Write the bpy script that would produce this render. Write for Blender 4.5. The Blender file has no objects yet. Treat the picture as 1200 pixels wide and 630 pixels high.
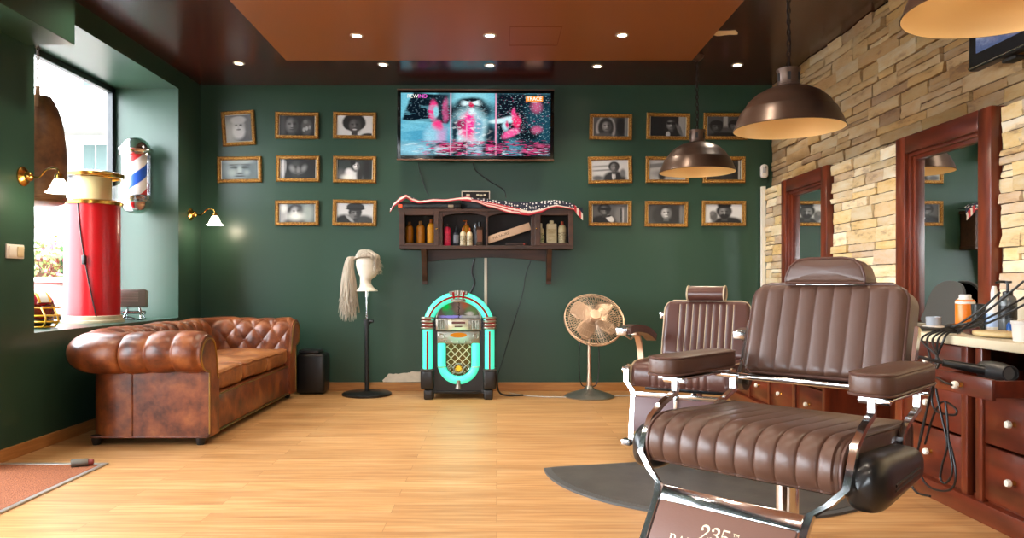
SKY, SUN, DOWN, SCONCE, PEND, TVE = 20.0, 2.0, 32, 4, 16, 0.95
EXPO = 0.27
import bpy, bmesh, math, random
from math import sin, cos, pi, radians, sqrt
from mathutils import Vector, Matrix, Euler, noise
C = bpy.context.scene.collection
SC = bpy.context.scene
F = 870.0
def W(px, py, d):
    return Vector(((px - 582) / F * d, d, 1 - (py - 333) / F * d))
def V(*a): return Vector(a)
# ------------------------------------------------------------------ materials
def lin(c):
    return tuple((x / 12.92 if x <= 0.04045 else ((x + 0.055) / 1.055) ** 2.4) for x in c)
def hexc(h):
    h = h.lstrip('#')
    return lin(tuple(int(h[i:i + 2], 16) / 255 for i in (0, 2, 4)))
class NT:
    def __init__(self, m):
        self.t = m.node_tree
    def n(self, typ, **kw):
        nd = self.t.nodes.new(typ)
        for k, v in kw.items(): setattr(nd, k, v)
        return nd
    def l(self, a, b): self.t.links.new(a, b)
def new_mat(name):
    m = bpy.data.materials.new(name); m.use_nodes = True
    m.node_tree.nodes.clear()
    N = NT(m)
    out = N.n('ShaderNodeOutputMaterial')
    return m, N, out
def setin(nd, **kw):
    for k, v in kw.items():
        k = k.replace('_', ' ')
        nd.inputs[k].default_value = v
def pbr(name, col, rough=0.5, metal=0.0, var=0.0, vscale=8.0, bump=0.0, bscale=40.0, coat=0.0, emis=None, estr=0.0,
        col2=None, spec=0.5, stretch=(1, 1, 1), rvar=0.0, detail=4.0, sheen=0.0):
    m, N, out = new_mat(name)
    b = N.n('ShaderNodeBsdfPrincipled'); N.l(b.outputs[0], out.inputs[0])
    c = hexc(col) if isinstance(col, str) else col
    b.inputs['Base Color'].default_value = (*c, 1); b.inputs['Roughness'].default_value = rough
    b.inputs['Metallic'].default_value = metal; b.inputs['Specular IOR Level'].default_value = spec
    b.inputs['Coat Weight'].default_value = coat; b.inputs['Coat Roughness'].default_value = 0.15
    if sheen: b.inputs['Sheen Weight'].default_value = sheen
    if emis:
        b.inputs['Emission Color'].default_value = (*(hexc(emis) if isinstance(emis, str) else emis), 1)
        b.inputs['Emission Strength'].default_value = estr
    if var or bump or col2 or rvar:
        tc = N.n('ShaderNodeTexCoord'); mp = N.n('ShaderNodeMapping'); mp.inputs['Scale'].default_value = stretch
        N.l(tc.outputs['Object'], mp.inputs[0])
    if var or col2 or rvar:
        nz = N.n('ShaderNodeTexNoise'); nz.inputs['Scale'].default_value = vscale; nz.inputs['Detail'].default_value = detail
        N.l(mp.outputs[0], nz.inputs[0])
        rp = N.n('ShaderNodeMapRange'); rp.inputs[1].default_value = .3; rp.inputs[2].default_value = .7
        N.l(nz.outputs[0], rp.inputs[0])
        if col2 or var:
            mx = N.n('ShaderNodeMix', data_type='RGBA')
            c2 = hexc(col2) if col2 else tuple(x * (1 - var) for x in c)
            mx.inputs[6].default_value = (*c, 1); mx.inputs[7].default_value = (*c2, 1)
            N.l(rp.outputs[0], mx.inputs[0]); N.l(mx.outputs[2], b.inputs['Base Color'])
        if rvar:
            r2 = N.n('ShaderNodeMapRange'); r2.inputs[3].default_value = rough - rvar; r2.inputs[4].default_value = rough + rvar
            N.l(nz.outputs[0], r2.inputs[0]); N.l(r2.outputs[0], b.inputs['Roughness'])
    if bump:
        n2 = N.n('ShaderNodeTexNoise'); n2.inputs['Scale'].default_value = bscale; n2.inputs['Detail'].default_value = 3
        N.l(mp.outputs[0], n2.inputs[0])
        bp = N.n('ShaderNodeBump'); bp.inputs['Strength'].default_value = bump; bp.inputs['Distance'].default_value = .004
        N.l(n2.outputs[0], bp.inputs['Height']); N.l(bp.outputs[0], b.inputs['Normal'])
    return m
def emit(name, col, s):
    m, N, out = new_mat(name)
    e = N.n('ShaderNodeEmission'); c = hexc(col) if isinstance(col, str) else col
    e.inputs[0].default_value = (*c, 1); e.inputs[1].default_value = s
    N.l(e.outputs[0], out.inputs[0]); return m
def clear(name, tint=(1, 1, 1), refl=1.0, rough=0.02):
    m, N, out = new_mat(name)
    t = N.n('ShaderNodeBsdfTransparent'); t.inputs[0].default_value = (*tint, 1)
    g = N.n('ShaderNodeBsdfGlossy'); g.inputs['Roughness'].default_value = rough
    fr = N.n('ShaderNodeLayerWeight'); fr.inputs[0].default_value = .5
    pw = N.n('ShaderNodeMath', operation='POWER'); pw.inputs[1].default_value = 5; N.l(fr.outputs['Facing'], pw.inputs[0])
    mu = N.n('ShaderNodeMath', operation='MULTIPLY_ADD'); mu.inputs[1].default_value = .9 * refl; mu.inputs[2].default_value = .04 * refl
    mx = N.n('ShaderNodeMixShader')
    N.l(pw.outputs[0], mu.inputs[0]); N.l(mu.outputs[0], mx.inputs[0]); N.l(t.outputs[0], mx.inputs[1]); N.l(g.outputs[0], mx.inputs[2])
    N.l(mx.outputs[0], out.inputs[0]); return m
def picture(name, bg, shapes, emission=0.0, grain=0.0, coat=0.0, rough=.35, bgv=None):
    """flat printed (or glowing) picture from soft ellipses / boxes in the quad's own UV"""
    m, N, out = new_mat(name)
    uv = N.n('ShaderNodeUVMap'); cur = None
    def g(c): return (c, c, c) if isinstance(c, (int, float)) else c
    base = N.n('ShaderNodeRGB'); base.outputs[0].default_value = (*lin(g(bg)), 1); cur = base.outputs[0]
    vec = uv.outputs[0]
    if grain:
        nz = N.n('ShaderNodeTexNoise'); nz.inputs['Scale'].default_value = 9; nz.inputs['Detail'].default_value = 3
        N.l(uv.outputs[0], nz.inputs[0])
        sb = N.n('ShaderNodeVectorMath', operation='SUBTRACT'); sb.inputs[1].default_value = (.5, .5, .5); N.l(nz.outputs[1], sb.inputs[0])
        sc = N.n('ShaderNodeVectorMath', operation='SCALE'); sc.inputs[3].default_value = grain; N.l(sb.outputs[0], sc.inputs[0])
        ad = N.n('ShaderNodeVectorMath', operation='ADD'); N.l(uv.outputs[0], ad.inputs[0]); N.l(sc.outputs[0], ad.inputs[1]); vec = ad.outputs[0]
    for sh in shapes:
        kind, cx, cy, rx, ry, col = sh[:6]
        soft = sh[6] if len(sh) > 6 else .15
        rot = sh[7] if len(sh) > 7 else 0
        alpha = sh[8] if len(sh) > 8 else 1
        s = N.n('ShaderNodeVectorMath', operation='SUBTRACT'); s.inputs[1].default_value = (cx, cy, 0); N.l(vec, s.inputs[0])
        o = s.outputs[0]
        if rot:
            r = N.n('ShaderNodeVectorRotate', rotation_type='Z_AXIS'); r.inputs['Angle'].default_value = -radians(rot); N.l(o, r.inputs[0]); o = r.outputs[0]
        d = N.n('ShaderNodeVectorMath', operation='DIVIDE'); d.inputs[1].default_value = (rx, ry, 1); N.l(o, d.inputs[0])
        if kind == 'l':
            N.l(uv.outputs[0], s.inputs[0])
        if kind == 'e':
            le = N.n('ShaderNodeVectorMath', operation='LENGTH'); N.l(d.outputs[0], le.inputs[0]); v = le.outputs[1]
        else:
            ab = N.n('ShaderNodeVectorMath', operation='ABSOLUTE'); N.l(d.outputs[0], ab.inputs[0])
            sp = N.n('ShaderNodeSeparateXYZ'); N.l(ab.outputs[0], sp.inputs[0])
            mxm = N.n('ShaderNodeMath', operation='MAXIMUM'); N.l(sp.outputs[0], mxm.inputs[0]); N.l(sp.outputs[1], mxm.inputs[1]); v = mxm.outputs[0]
        mr = N.n('ShaderNodeMapRange', interpolation_type='SMOOTHSTEP')
        mr.inputs[1].default_value = 1 + soft; mr.inputs[2].default_value = 1 - soft; mr.inputs[3].default_value = 0; mr.inputs[4].default_value = alpha
        N.l(v, mr.inputs[0]); fac = mr.outputs[0]
        if len(sh) > 9:      # broken up by streaky noise
            sx, sy, thr, off = sh[9]
            mpn = N.n('ShaderNodeMapping'); mpn.inputs['Scale'].default_value = (sx, sy, 1); mpn.inputs['Location'].default_value = (off, off * 1.7, 0); N.l(uv.outputs[0], mpn.inputs[0])
            nn = N.n('ShaderNodeTexNoise'); nn.inputs['Scale'].default_value = 1; nn.inputs['Detail'].default_value = 3; N.l(mpn.outputs[0], nn.inputs[0])
            m3 = N.n('ShaderNodeMapRange'); m3.inputs[1].default_value = thr; m3.inputs[2].default_value = thr + .05; N.l(nn.outputs[0], m3.inputs[0])
            mm_ = N.n('ShaderNodeMath', operation='MULTIPLY'); N.l(m3.outputs[0], mm_.inputs[0]); N.l(fac, mm_.inputs[1]); fac = mm_.outputs[0]
        mx = N.n('ShaderNodeMix', data_type='RGBA'); N.l(fac, mx.inputs[0]); N.l(cur, mx.inputs[6])
        mx.inputs[7].default_value = (*lin(g(col)), 1); cur = mx.outputs[2]
    if grain:
        n2 = N.n('ShaderNodeTexNoise'); n2.inputs['Scale'].default_value = 60; n2.inputs['Detail'].default_value = 2; N.l(uv.outputs[0], n2.inputs[0])
        mr = N.n('ShaderNodeMapRange'); mr.inputs[3].default_value = .7; mr.inputs[4].default_value = 1.3; N.l(n2.outputs[0], mr.inputs[0])
        sc = N.n('ShaderNodeVectorMath', operation='SCALE'); N.l(cur, sc.inputs[0]); N.l(mr.outputs[0], sc.inputs[3]); cur = sc.outputs[0]
    if emission:
        b = N.n('ShaderNodeEmission'); b.inputs[1].default_value = emission; N.l(cur, b.inputs[0])
    else:
        b = N.n('ShaderNodeBsdfPrincipled'); b.inputs['Roughness'].default_value = rough; b.inputs['Coat Weight'].default_value = coat
        b.inputs['Coat Roughness'].default_value = .08
        N.l(cur, b.inputs['Base Color'])
    N.l(b.outputs[0], out.inputs[0]); return m
# ------------------------------------------------------------------ mesh helpers
def BM(): return bmesh.new()
def add_box(bm, c, s, rot=None, bevel=0.0, seg=2):
    t = bmesh.new()
    r = bmesh.ops.create_cube(t, size=1)
    for v in t.verts: v.co = Vector((v.co.x * s[0], v.co.y * s[1], v.co.z * s[2]))
    if bevel:
        bmesh.ops.bevel(t, geom=list(t.edges), offset=min(bevel, .49 * min(s)), segments=seg, profile=.5, affect='EDGES')
    M = Matrix.Translation(Vector(c))
    if rot is not None: M = M @ (rot.to_matrix().to_4x4() if isinstance(rot, Euler) else rot.to_4x4())
    bmesh.ops.transform(t, matrix=M, verts=list(t.verts))
    merge(bm, t)
def box2(bm, a, b, bevel=0.0, seg=2):
    a, b = Vector(a), Vector(b)
    add_box(bm, (a + b) / 2, [abs(x) for x in (b - a)], None, bevel, seg)
def merge(bm, t, mi=None):
    mp = {v: bm.verts.new(v.co) for v in t.verts}
    for f in t.faces:
        try:
            nf = bm.faces.new([mp[v] for v in f.verts]); nf.material_index = f.material_index if mi is None else mi
        except ValueError: pass
    t.free()
def frame_of(d):
    d = d.normalized()
    up = Vector((0, 0, 1)) if abs(d.z) < .95 else Vector((1, 0, 0))
    a = d.cross(up).normalized(); b = a.cross(d).normalized()
    return a, b
def ring_faces(bm, r0, r1):
    n = len(r0)
    for i in range(n):
        try: bm.faces.new((r0[i], r0[(i + 1) % n], r1[(i + 1) % n], r1[i]))
        except ValueError: pass
def add_cyl(bm, p0, p1, r0, r1=None, n=20, caps=True):
    p0, p1 = Vector(p0), Vector(p1); r1 = r0 if r1 is None else r1
    a, b = frame_of(p1 - p0)
    R0 = [bm.verts.new(p0 + (a * cos(2 * pi * i / n) + b * sin(2 * pi * i / n)) * r0) for i in range(n)]
    R1 = [bm.verts.new(p1 + (a * cos(2 * pi * i / n) + b * sin(2 * pi * i / n)) * r1) for i in range(n)]
    ring_faces(bm, R0, R1)
    if caps: bm.faces.new(R0[::-1]); bm.faces.new(R1)
def add_lathe(bm, prof, o=(0, 0, 0), n=32, M=None, arc=2 * pi):
    """prof: (r, z) list around the z axis"""
    o = Vector(o); rings = []
    full = abs(arc - 2 * pi) < 1e-6; cnt = n if full else n + 1
    for r, z in prof:
        if r < 1e-6:
            p = Vector((0, 0, z)); p = (M @ p if M is not None else p) + o
            rings.append([bm.verts.new(p)])
        else:
            R = []
            for i in range(cnt):
                an = arc * i / n; p = Vector((r * cos(an), r * sin(an), z)); p = (M @ p if M is not None else p) + o
                R.append(bm.verts.new(p))
            rings.append(R)
    for A, B in zip(rings, rings[1:]):
        m = max(len(A), len(B)); 
        for i in range(m if full else m - 1):
            j = (i + 1) % m
            f = [A[i % len(A)], A[j % len(A)], B[j % len(B)], B[i % len(B)]]
            g = []
            for v in f:
                if v not in g: g.append(v)
            if len(g) > 2:
                try: bm.faces.new(g)
                except ValueError: pass
def smooth_path(pts, k=6, closed=False):
    pts = [Vector(p) for p in pts]; out = []
    n = len(pts)
    if n < 3: return pts
    rng = range(n if closed else n - 1)
    for i in rng:
        p0 = pts[(i - 1) % n] if closed or i > 0 else pts[0]
        p1 = pts[i]; p2 = pts[(i + 1) % n]
        p3 = pts[(i + 2) % n] if closed or i + 2 < n else pts[-1]
        for j in range(k):
            t = j / k
            out.append(.5 * ((2 * p1) + (p2 - p0) * t + (2 * p0 - 5 * p1 + 4 * p2 - p3) * t * t + (3 * p1 - p0 - 3 * p2 + p3) * t ** 3))
    if not closed: out.append(pts[-1])
    return out
def add_tube(bm, pts, r, n=8, k=0, closed=False, caps=True, sec=None):
    """tube along pts; r a number or one per (input) point; sec: optional 2D section [(a,b)] instead of a circle"""
    P = [Vector(p) for p in pts]
    if k:
        P = smooth_path(P, k, closed)
    m = len(P)
    rs = r if isinstance(r, (list, tuple)) else None
    def rad(i):
        if rs is None: return r
        t = i / (m - 1) * (len(rs) - 1); a = int(min(t, len(rs) - 2)); f = t - a
        return rs[a] * (1 - f) + rs[a + 1] * f
    rings = []; a = None
    for i in range(m):
        if closed: d = P[(i + 1) % m] - P[(i - 1) % m]
        else: d = P[min(i + 1, m - 1)] - P[max(i - 1, 0)]
        if d.length < 1e-9: d = Vector((0, 0, 1))
        d.normalize()
        if a is None: a, b = frame_of(d)
        else:
            a = (a - d * a.dot(d))
            if a.length < 1e-6: a, b = frame_of(d)
            a.normalize(); b = d.cross(a) * -1
            b = a.cross(d)
        rr = rad(i)
        if sec: R = [bm.verts.new(P[i] + a * (x * rr) + b * (y * rr)) for x, y in sec]
        else: R = [bm.verts.new(P[i] + (a * cos(2 * pi * j / n) + b * sin(2 * pi * j / n)) * rr) for j in range(n)]
        rings.append(R)
    for A, B in zip(rings, rings[1:]): ring_faces(bm, A, B)
    if closed: ring_faces(bm, rings[-1], rings[0])
    elif caps:
        bm.faces.new(rings[0][::-1]); bm.faces.new(rings[-1])
def add_strap(bm, pts, side, wid, thk, k=0):
    """flat bar following pts; side = unit vector of its width, thickness in the plane of the path"""
    P = [Vector(p) for p in pts]; side = Vector(side).normalized()
    if k: P = smooth_path(P, k)
    m = len(P); rings = []
    for i in range(m):
        d0 = (P[i] - P[i - 1]).normalized() if i else (P[1] - P[0]).normalized()
        d1 = (P[i + 1] - P[i]).normalized() if i < m - 1 else d0
        d = (d0 + d1).normalized()
        nn = d.cross(side).normalized()
        s = 1 / max(.5, d.dot(d0))
        s2 = side
        rings.append([bm.verts.new(P[i] + s2 * (a * wid / 2) + nn * (b * thk / 2 * s)) for a, b in ((-1, -1), (1, -1), (1, 1), (-1, 1))])
    for A, B in zip(rings, rings[1:]): ring_faces(bm, A, B)
    bm.faces.new(rings[0][::-1]); bm.faces.new(rings[-1])
def add_prism(bm, poly, o, ux, uy, dv):
    """polygon (2D) at o + x*ux + y*uy, extruded by vector dv"""
    o, ux, uy, dv = map(Vector, (o, ux, uy, dv))
    A = [bm.verts.new(o + ux * x + uy * y) for x, y in poly]
    B = [bm.verts.new(v.co + dv) for v in A]
    ring_faces(bm, A, B); bm.faces.new(A[::-1]); bm.faces.new(B)
def add_grid(bm, f, nu, nv, cu=False, cv=False):
    g = [[bm.verts.new(f(i / nu, j / nv)) for j in range(nv + (0 if cv else 1))] for i in range(nu + (0 if cu else 1))]
    for i in range(nu):
        for j in range(nv):
            a, b = g[i], g[(i + 1) % len(g)]; j2 = (j + 1) % len(a)
            try: bm.faces.new((a[j], b[j], b[j2], a[j2]))
            except ValueError: pass
    return g
def rrect(w, h, r, n=5):
    out = []
    for cx, cy, a0 in ((w / 2 - r, h / 2 - r, 0), (-w / 2 + r, h / 2 - r, 90), (-w / 2 + r, -h / 2 + r, 180), (w / 2 - r, -h / 2 + r, 270)):
        for i in range(n + 1):
            a = radians(a0 + 90 * i / n); out.append((cx + r * cos(a), cy + r * sin(a)))
    return out
def add_cushion(bm, poly, o, ux, uy, uz, th, r, seg=4, bulge=0.0):
    """rounded slab: outline poly (2D), thickness th along uz, edge radius r, both faces bulged"""
    o, ux, uy, uz = map(Vector, (o, ux, uy, uz))
    cx = sum(p[0] for p in poly) / len(poly); cy = sum(p[1] for p in poly) / len(poly)
    n = len(poly)
    nrm = []
    for i in range(n):
        x0, y0 = poly[i - 1]; x1, y1 = poly[(i + 1) % n]
        dx, dy = x1 - x0, y1 - y0; L = sqrt(dx * dx + dy * dy) or 1
        nrm.append((dy / L, -dx / L))
    area = sum(poly[i][0] * poly[(i + 1) % n][1] - poly[(i + 1) % n][0] * poly[i][1] for i in range(n))
    sg = 1 if area > 0 else -1
    rings = []
    prof = [(r * (1 - cos(a)), -th / 2 + r * (1 - sin(a))) for a in [pi / 2 * i / seg for i in range(seg, -1, -1)]]
    prof += [(p[0], -p[1]) for p in prof[::-1]]
    # prof: (inset, z)
    for ins, z in prof:
        rings.append([bm.verts.new(o + ux * (x - sg * nx * ins) + uy * (y - sg * ny * ins) + uz * z) for (x, y), (nx, ny) in zip(poly, nrm)])
    for A, B in zip(rings, rings[1:]): ring_faces(bm, A, B)
    for R, s in ((rings[0], -1), (rings[-1], 1)):
        prev = R; base = [v.co.copy() for v in R]
        cen = sum(base, Vector()) / n
        for k in (.8, .5, .2):
            h = bulge * (1 - k * k)
            Q = [bm.verts.new(cen + (p - cen) * k + uz * (s * h)) for p in base]
            ring_faces(bm, prev, Q); prev = Q
        cv = bm.verts.new(cen + uz * (s * bulge))
        for i in range(n): bm.faces.new((prev[i], prev[(i + 1) % n], cv))
def obj(name, bm, mat, parent=None, smooth=40, loc=None):
    bmesh.ops.recalc_face_normals(bm, faces=list(bm.faces))
    me = bpy.data.meshes.new(name); bm.to_mesh(me); bm.free()
    o = bpy.data.objects.new(name, me); C.objects.link(o)
    for m in (mat if isinstance(mat, (list, tuple)) else [mat]): me.materials.append(m)
    if smooth:
        for p in me.polygons: p.use_smooth = True
        me.set_sharp_from_angle(angle=radians(smooth))
    if parent is not None: o.parent = parent
    if loc is not None: o.location = loc
    return o
def thing(name, label, cat, loc=(0, 0, 0), rz=0, group=None):
    o = bpy.data.objects.new(name, None); C.objects.link(o)
    o.location = loc; o.rotation_euler = (0, 0, rz); o['label'] = label; o['category'] = cat
    o.empty_display_size = .05
    if group: o['group'] = group
    return o
def tag(o, label, cat, group=None, kind=None):
    o['label'] = label; o['category'] = cat
    if group: o['group'] = group
    if kind: o['kind'] = kind
    return o
def struct(name, bm, mat, parent=None, smooth=30):
    o = obj(name, bm, mat, parent, smooth)
    if parent is None: o['kind'] = 'structure'
    return o
def dup(root, label=None, loc=None, rz=None, group=None):
    r = root.copy(); C.objects.link(r)
    if loc is not None: r.location = loc
    if rz is not None: r.rotation_euler = (0, 0, rz)
    if label: r['label'] = label
    if group: r['group'] = group
    for ch in list(root.children):
        c = ch.copy(); C.objects.link(c); c.parent = r
        for g in list(ch.children):
            d = g.copy(); C.objects.link(d); d.parent = c
    return r
def quad(name, pts, mat, parent=None):
    """pts: bl, br, tr, tl"""
    me = bpy.data.meshes.new(name); me.from_pydata([tuple(p) for p in pts], [], [(0, 1, 2, 3)])
    uv = me.uv_layers.new(name='UVMap')
    for i, c in enumerate(((0, 0), (1, 0), (1, 1), (0, 1))): uv.data[i].uv = c
    me.materials.append(mat)
    o = bpy.data.objects.new(name, me); C.objects.link(o)
    if parent is not None: o.parent = parent
    return o
def slab_picture(name, w, h, t, mat, parent):
    """thin printed card facing -y with UV on its front, centred on the parent's origin"""
    me = bpy.data.meshes.new(name)
    v = [(-w/2, 0, -h/2), (w/2, 0, -h/2), (w/2, 0, h/2), (-w/2, 0, h/2)]
    v += [(x, t, z) for x, _, z in v]
    f = [(0, 1, 2, 3), (5, 4, 7, 6), (0, 4, 5, 1), (1, 5, 6, 2), (2, 6, 7, 3), (3, 7, 4, 0)]
    me.from_pydata(v, [], f); uv = me.uv_layers.new(name='UVMap')
    for p in me.polygons:
        for li, vi in zip(p.loop_indices, p.vertices):
            x, y, z = v[vi]; uv.data[li].uv = (x / w + .5, z / h + .5)
    me.materials.append(mat)
    o = bpy.data.objects.new(name, me); C.objects.link(o); o.parent = parent
    return o
def text_bm(body, size, depth=0.0006, align='CENTER', spacing=1.0, shear=0.0):
    cu = bpy.data.curves.new('lettering', 'FONT'); cu.body = body; cu.size = size; cu.extrude = depth; cu.align_x = align; cu.align_y = 'CENTER'
    cu.space_character = spacing; cu.shear = shear
    o = bpy.data.objects.new('lettering', cu); C.objects.link(o)
    dg = bpy.context.evaluated_depsgraph_get()
    me = bpy.data.meshes.new_from_object(o.evaluated_get(dg))
    bm = bmesh.new(); bm.from_mesh(me)
    bpy.data.objects.remove(o); bpy.data.curves.remove(cu); bpy.data.meshes.remove(me)
    return bm
def place_bm(bm, o, ux, uy, uz):
    M = Matrix((Vector(ux), Vector(uy), Vector(uz))).transposed().to_4x4(); M.translation = Vector(o)
    bmesh.ops.transform(bm, matrix=M, verts=list(bm.verts)); return bm
def point(name, loc, col, power, r=.03, typ='POINT', **kw):
    l = bpy.data.lights.new(name, typ); l.color = col; l.energy = power
    if typ in ('POINT', 'SPOT'): l.shadow_soft_size = r
    for k, v in kw.items(): setattr(l, k, v)
    o = bpy.data.objects.new(name, l); C.objects.link(o); o.location = loc
    return o
# shared materials
WARM = (1.0, .72, .42)
M = {}
M['chrome'] = pbr('chrome', '#e2e4e6', .13, 1.0)
M['chrome_worn'] = pbr('worn_chrome', '#cfd0d2', .2, 1.0, rvar=.08, vscale=30)
M['black'] = pbr('black_plastic', '#141313', .35)
M['black_matte'] = pbr('black_matte', '#0f0f0f', .6)
M['rubber'] = pbr('black_rubber', '#1a1a1a', .5)
M['brass'] = pbr('brass', '#c89a4a', .2, 1.0)
M['white'] = pbr('white_plastic', '#e8e4dc', .4)
M['mahogany'] = pbr('mahogany', '#7a3216', .32, var=0, col2='#4a1a0c', vscale=6, stretch=(3, 3, .5), coat=.3, detail=6)
M['mahogany_h'] = pbr('mahogany_rail', '#6e2a14', .3, col2='#431709', vscale=6, stretch=(3, .5, 3), coat=.3, detail=6)
M['clear'] = clear('clear_glass'); M['clear_dim'] = clear('old_glass', (.93, .93, .9), .12)
# ================================================================== ROOM
XL, XR, YB, ZC = -2.79, 2.60, 7.0, 2.875
YF = -2.5
def wall_mat():
    m, N, out = new_mat('green_paint')
    b = N.n('ShaderNodeBsdfPrincipled'); N.l(b.outputs[0], out.inputs[0])
    tc = N.n('ShaderNodeTexCoord'); nz = N.n('ShaderNodeTexNoise'); nz.inputs['Scale'].default_value = 1.3; nz.inputs['Detail'].default_value = 2
    N.l(tc.outputs['Object'], nz.inputs[0])
    mx = N.n('ShaderNodeMix', data_type='RGBA'); mx.inputs[6].default_value = (*hexc('#2f4b3b'), 1); mx.inputs[7].default_value = (*hexc('#2a4536'), 1)
    N.l(nz.outputs[0], mx.inputs[0]); N.l(mx.outputs[2], b.inputs['Base Color'])
    b.inputs['Roughness'].default_value = .36; b.inputs['Specular IOR Level'].default_value = .45
    n2 = N.n('ShaderNodeTexNoise'); n2.inputs['Scale'].default_value = 160; N.l(tc.outputs['Object'], n2.inputs[0])
    bp = N.n('ShaderNodeBump'); bp.inputs['Strength'].default_value = .06; bp.inputs['Distance'].default_value = .002
    N.l(n2.outputs[0], bp.inputs['Height']); N.l(bp.outputs[0], b.inputs['Normal'])
    return m
M['green'] = wall_mat()
def floor_mat():
    m, N, out = new_mat('oak_planks')
    b = N.n('ShaderNodeBsdfPrincipled'); N.l(b.outputs[0], out.inputs[0])
    g = N.n('ShaderNodeTexCoord')
    br = N.n('ShaderNodeTexBrick'); br.offset = .37; br.offset_frequency = 2
    br.inputs['Scale'].default_value = 1; br.inputs['Brick Width'].default_value = 1.25; br.inputs['Row Height'].default_value = .125
    br.inputs['Mortar Size'].default_value = .0014; br.inputs['Mortar Smooth'].default_value = .3; br.inputs['Bias'].default_value = 0
    br.inputs['Color1'].default_value = (0, 0, 0, 1); br.inputs['Color2'].default_value = (1, 1, 1, 1); br.inputs['Mortar'].default_value = (.5, .5, .5, 1)
    N.l(g.outputs['Object'], br.inputs[0])
    mp = N.n('ShaderNodeMapping'); mp.inputs['Scale'].default_value = (1.6, 26, 1)
    # shift the grain per plank
    ad = N.n('ShaderNodeVectorMath', operation='MULTIPLY_ADD'); ad.inputs[1].default_value = (7, 3, 0)
    N.l(br.outputs[0], ad.inputs[0]); N.l(g.outputs['Object'], ad.inputs[2]); N.l(ad.outputs[0], mp.inputs[0])
    nz = N.n('ShaderNodeTexNoise'); nz.inputs['Scale'].default_value = 1.5; nz.inputs['Detail'].default_value = 6; nz.inputs['Distortion'].default_value = .6
    N.l(mp.outputs[0], nz.inputs[0])
    r1 = N.n('ShaderNodeValToRGB')
    e = r1.color_ramp.elements; e[0].position = .3; e[0].color = (*hexc('#b27e4c'), 1); e[1].position = .72; e[1].color = (*hexc('#d6ad7a'), 1)
    x = e.new(.5); x.color = (*hexc('#c99760'), 1)
    N.l(nz.outputs[0], r1.inputs[0])
    mx = N.n('ShaderNodeMix', data_type='RGBA', blend_type='MULTIPLY'); mx.inputs[0].default_value = 1
    r2 = N.n('ShaderNodeValToRGB'); e = r2.color_ramp.elements; e[0].color = (.78, .74, .70, 1); e[1].color = (1, 1, 1, 1)
    N.l(br.outputs[0], r2.inputs[0]); N.l(r1.outputs[0], mx.inputs[6]); N.l(r2.outputs[0], mx.inputs[7])
    m2 = N.n('ShaderNodeMix', data_type='RGBA'); m2.inputs[7].default_value = (*hexc('#7a4c22'), 1)
    mu = N.n('ShaderNodeMath', operation='MULTIPLY'); mu.inputs[1].default_value = .6; N.l(br.outputs[1], mu.inputs[0]); N.l(mu.outputs[0], m2.inputs[0]); N.l(mx.outputs[2], m2.inputs[6])
    N.l(m2.outputs[2], b.inputs['Base Color'])
    b.inputs['Roughness'].default_value = .38; b.inputs['Specular IOR Level'].default_value = .45
    bp = N.n('ShaderNodeBump'); bp.inputs['Strength'].default_value = .12; bp.inputs['Distance'].default_value = .001; bp.invert = True
    N.l(br.outputs[1], bp.inputs['Height']); N.l(bp.outputs[0], b.inputs['Normal'])
    return m
M['floor'] = floor_mat()
M['maroon'] = pbr('maroon_gloss', '#3c1912', .22, var=.1, vscale=1.5, spec=.55)
M['tan'] = pbr('tan_satin', '#8c4f22', .38, var=.06, vscale=1)
M['skirting'] = pbr('oak_skirting', '#b98147', .45, col2='#a16b36', vscale=8, stretch=(.6, .6, 8))
M['darkframe'] = pbr('dark_grey_metal', '#23282a', .4)

bm = BM(); box2(bm, (XL - .7, YF - .2, -.12), (XR + .25, YB + .2, 0)); struct('floor', bm, M['floor'], smooth=0)
bm = BM(); box2(bm, (XL - .7, YF - .2, ZC), (XR + .25, YB + .2, ZC + .15)); struct('ceiling', bm, M['maroon'], smooth=0)
PZ = 2.83
bm = BM(); box2(bm, (-1.726, -1.2, PZ), (1.60, 6.08, ZC - .0005), bevel=.004, seg=1)
panel = struct('ceiling_panel', bm, M['tan'], smooth=0)
bm = BM(); box2(bm, (XL - .6, YB, -.1), (XR + .2, YB + .2, ZC)); struct('wall_back', bm, M['green'], smooth=0)
XO = -3.40
WY0, WY1, WZ0, WZ1 = 4.48, 6.51, .708, 2.715
DY0, DY1, DZ = 2.1, 3.9, 2.30
bm = BM()
for a, b in (((XO, YF, 0), (XL, -1.2, ZC)), ((XO, -1.2, 0), (XL, 1.8, .35)), ((XO, -1.2, 2.1), (XL, 1.8, ZC)), ((XO, 1.8, 0), (XL, DY0, ZC)), ((XO, DY0, DZ), (XL, DY1, ZC)), ((XO, DY1, 0), (XL, WY0, ZC)),
             ((XO, WY0, 0), (XL, WY1, WZ0)), ((XO, WY0, WZ1), (XL, WY1, ZC)), ((XO, WY1, 0), (XL, YB, ZC))):
    box2(bm, a, b)
struct('wall_left', bm, M['green'], smooth=0)
bm = BM()   # unseen wall behind the camera, its glazed opening added for front fill
for a, b in (((XO, YF - .15, 0), (-.8, YF, ZC)), ((.6, YF - .15, 0), (XR + .2, YF, ZC)), ((-.8, YF - .15, 2.1), (.6, YF, ZC)), ((-.8, YF - .15, 0), (.6, YF, .9))):
    box2(bm, a, b)
struct('wall_front', bm, M['green'], smooth=0)
bm = BM(); box2(bm, (XL + .0005, YF + .001, 2.42), (-2.504, 4.41, ZC - .0005), bevel=.003, seg=1); struct('trim_1', bm, M['green'], smooth=0)
bm = BM(); box2(bm, (XL + .0003, DY1, 0), (XL + .02, YB - .021, .072), bevel=.004); struct('baseboard_left', bm, M['skirting'], smooth=0)
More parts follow.
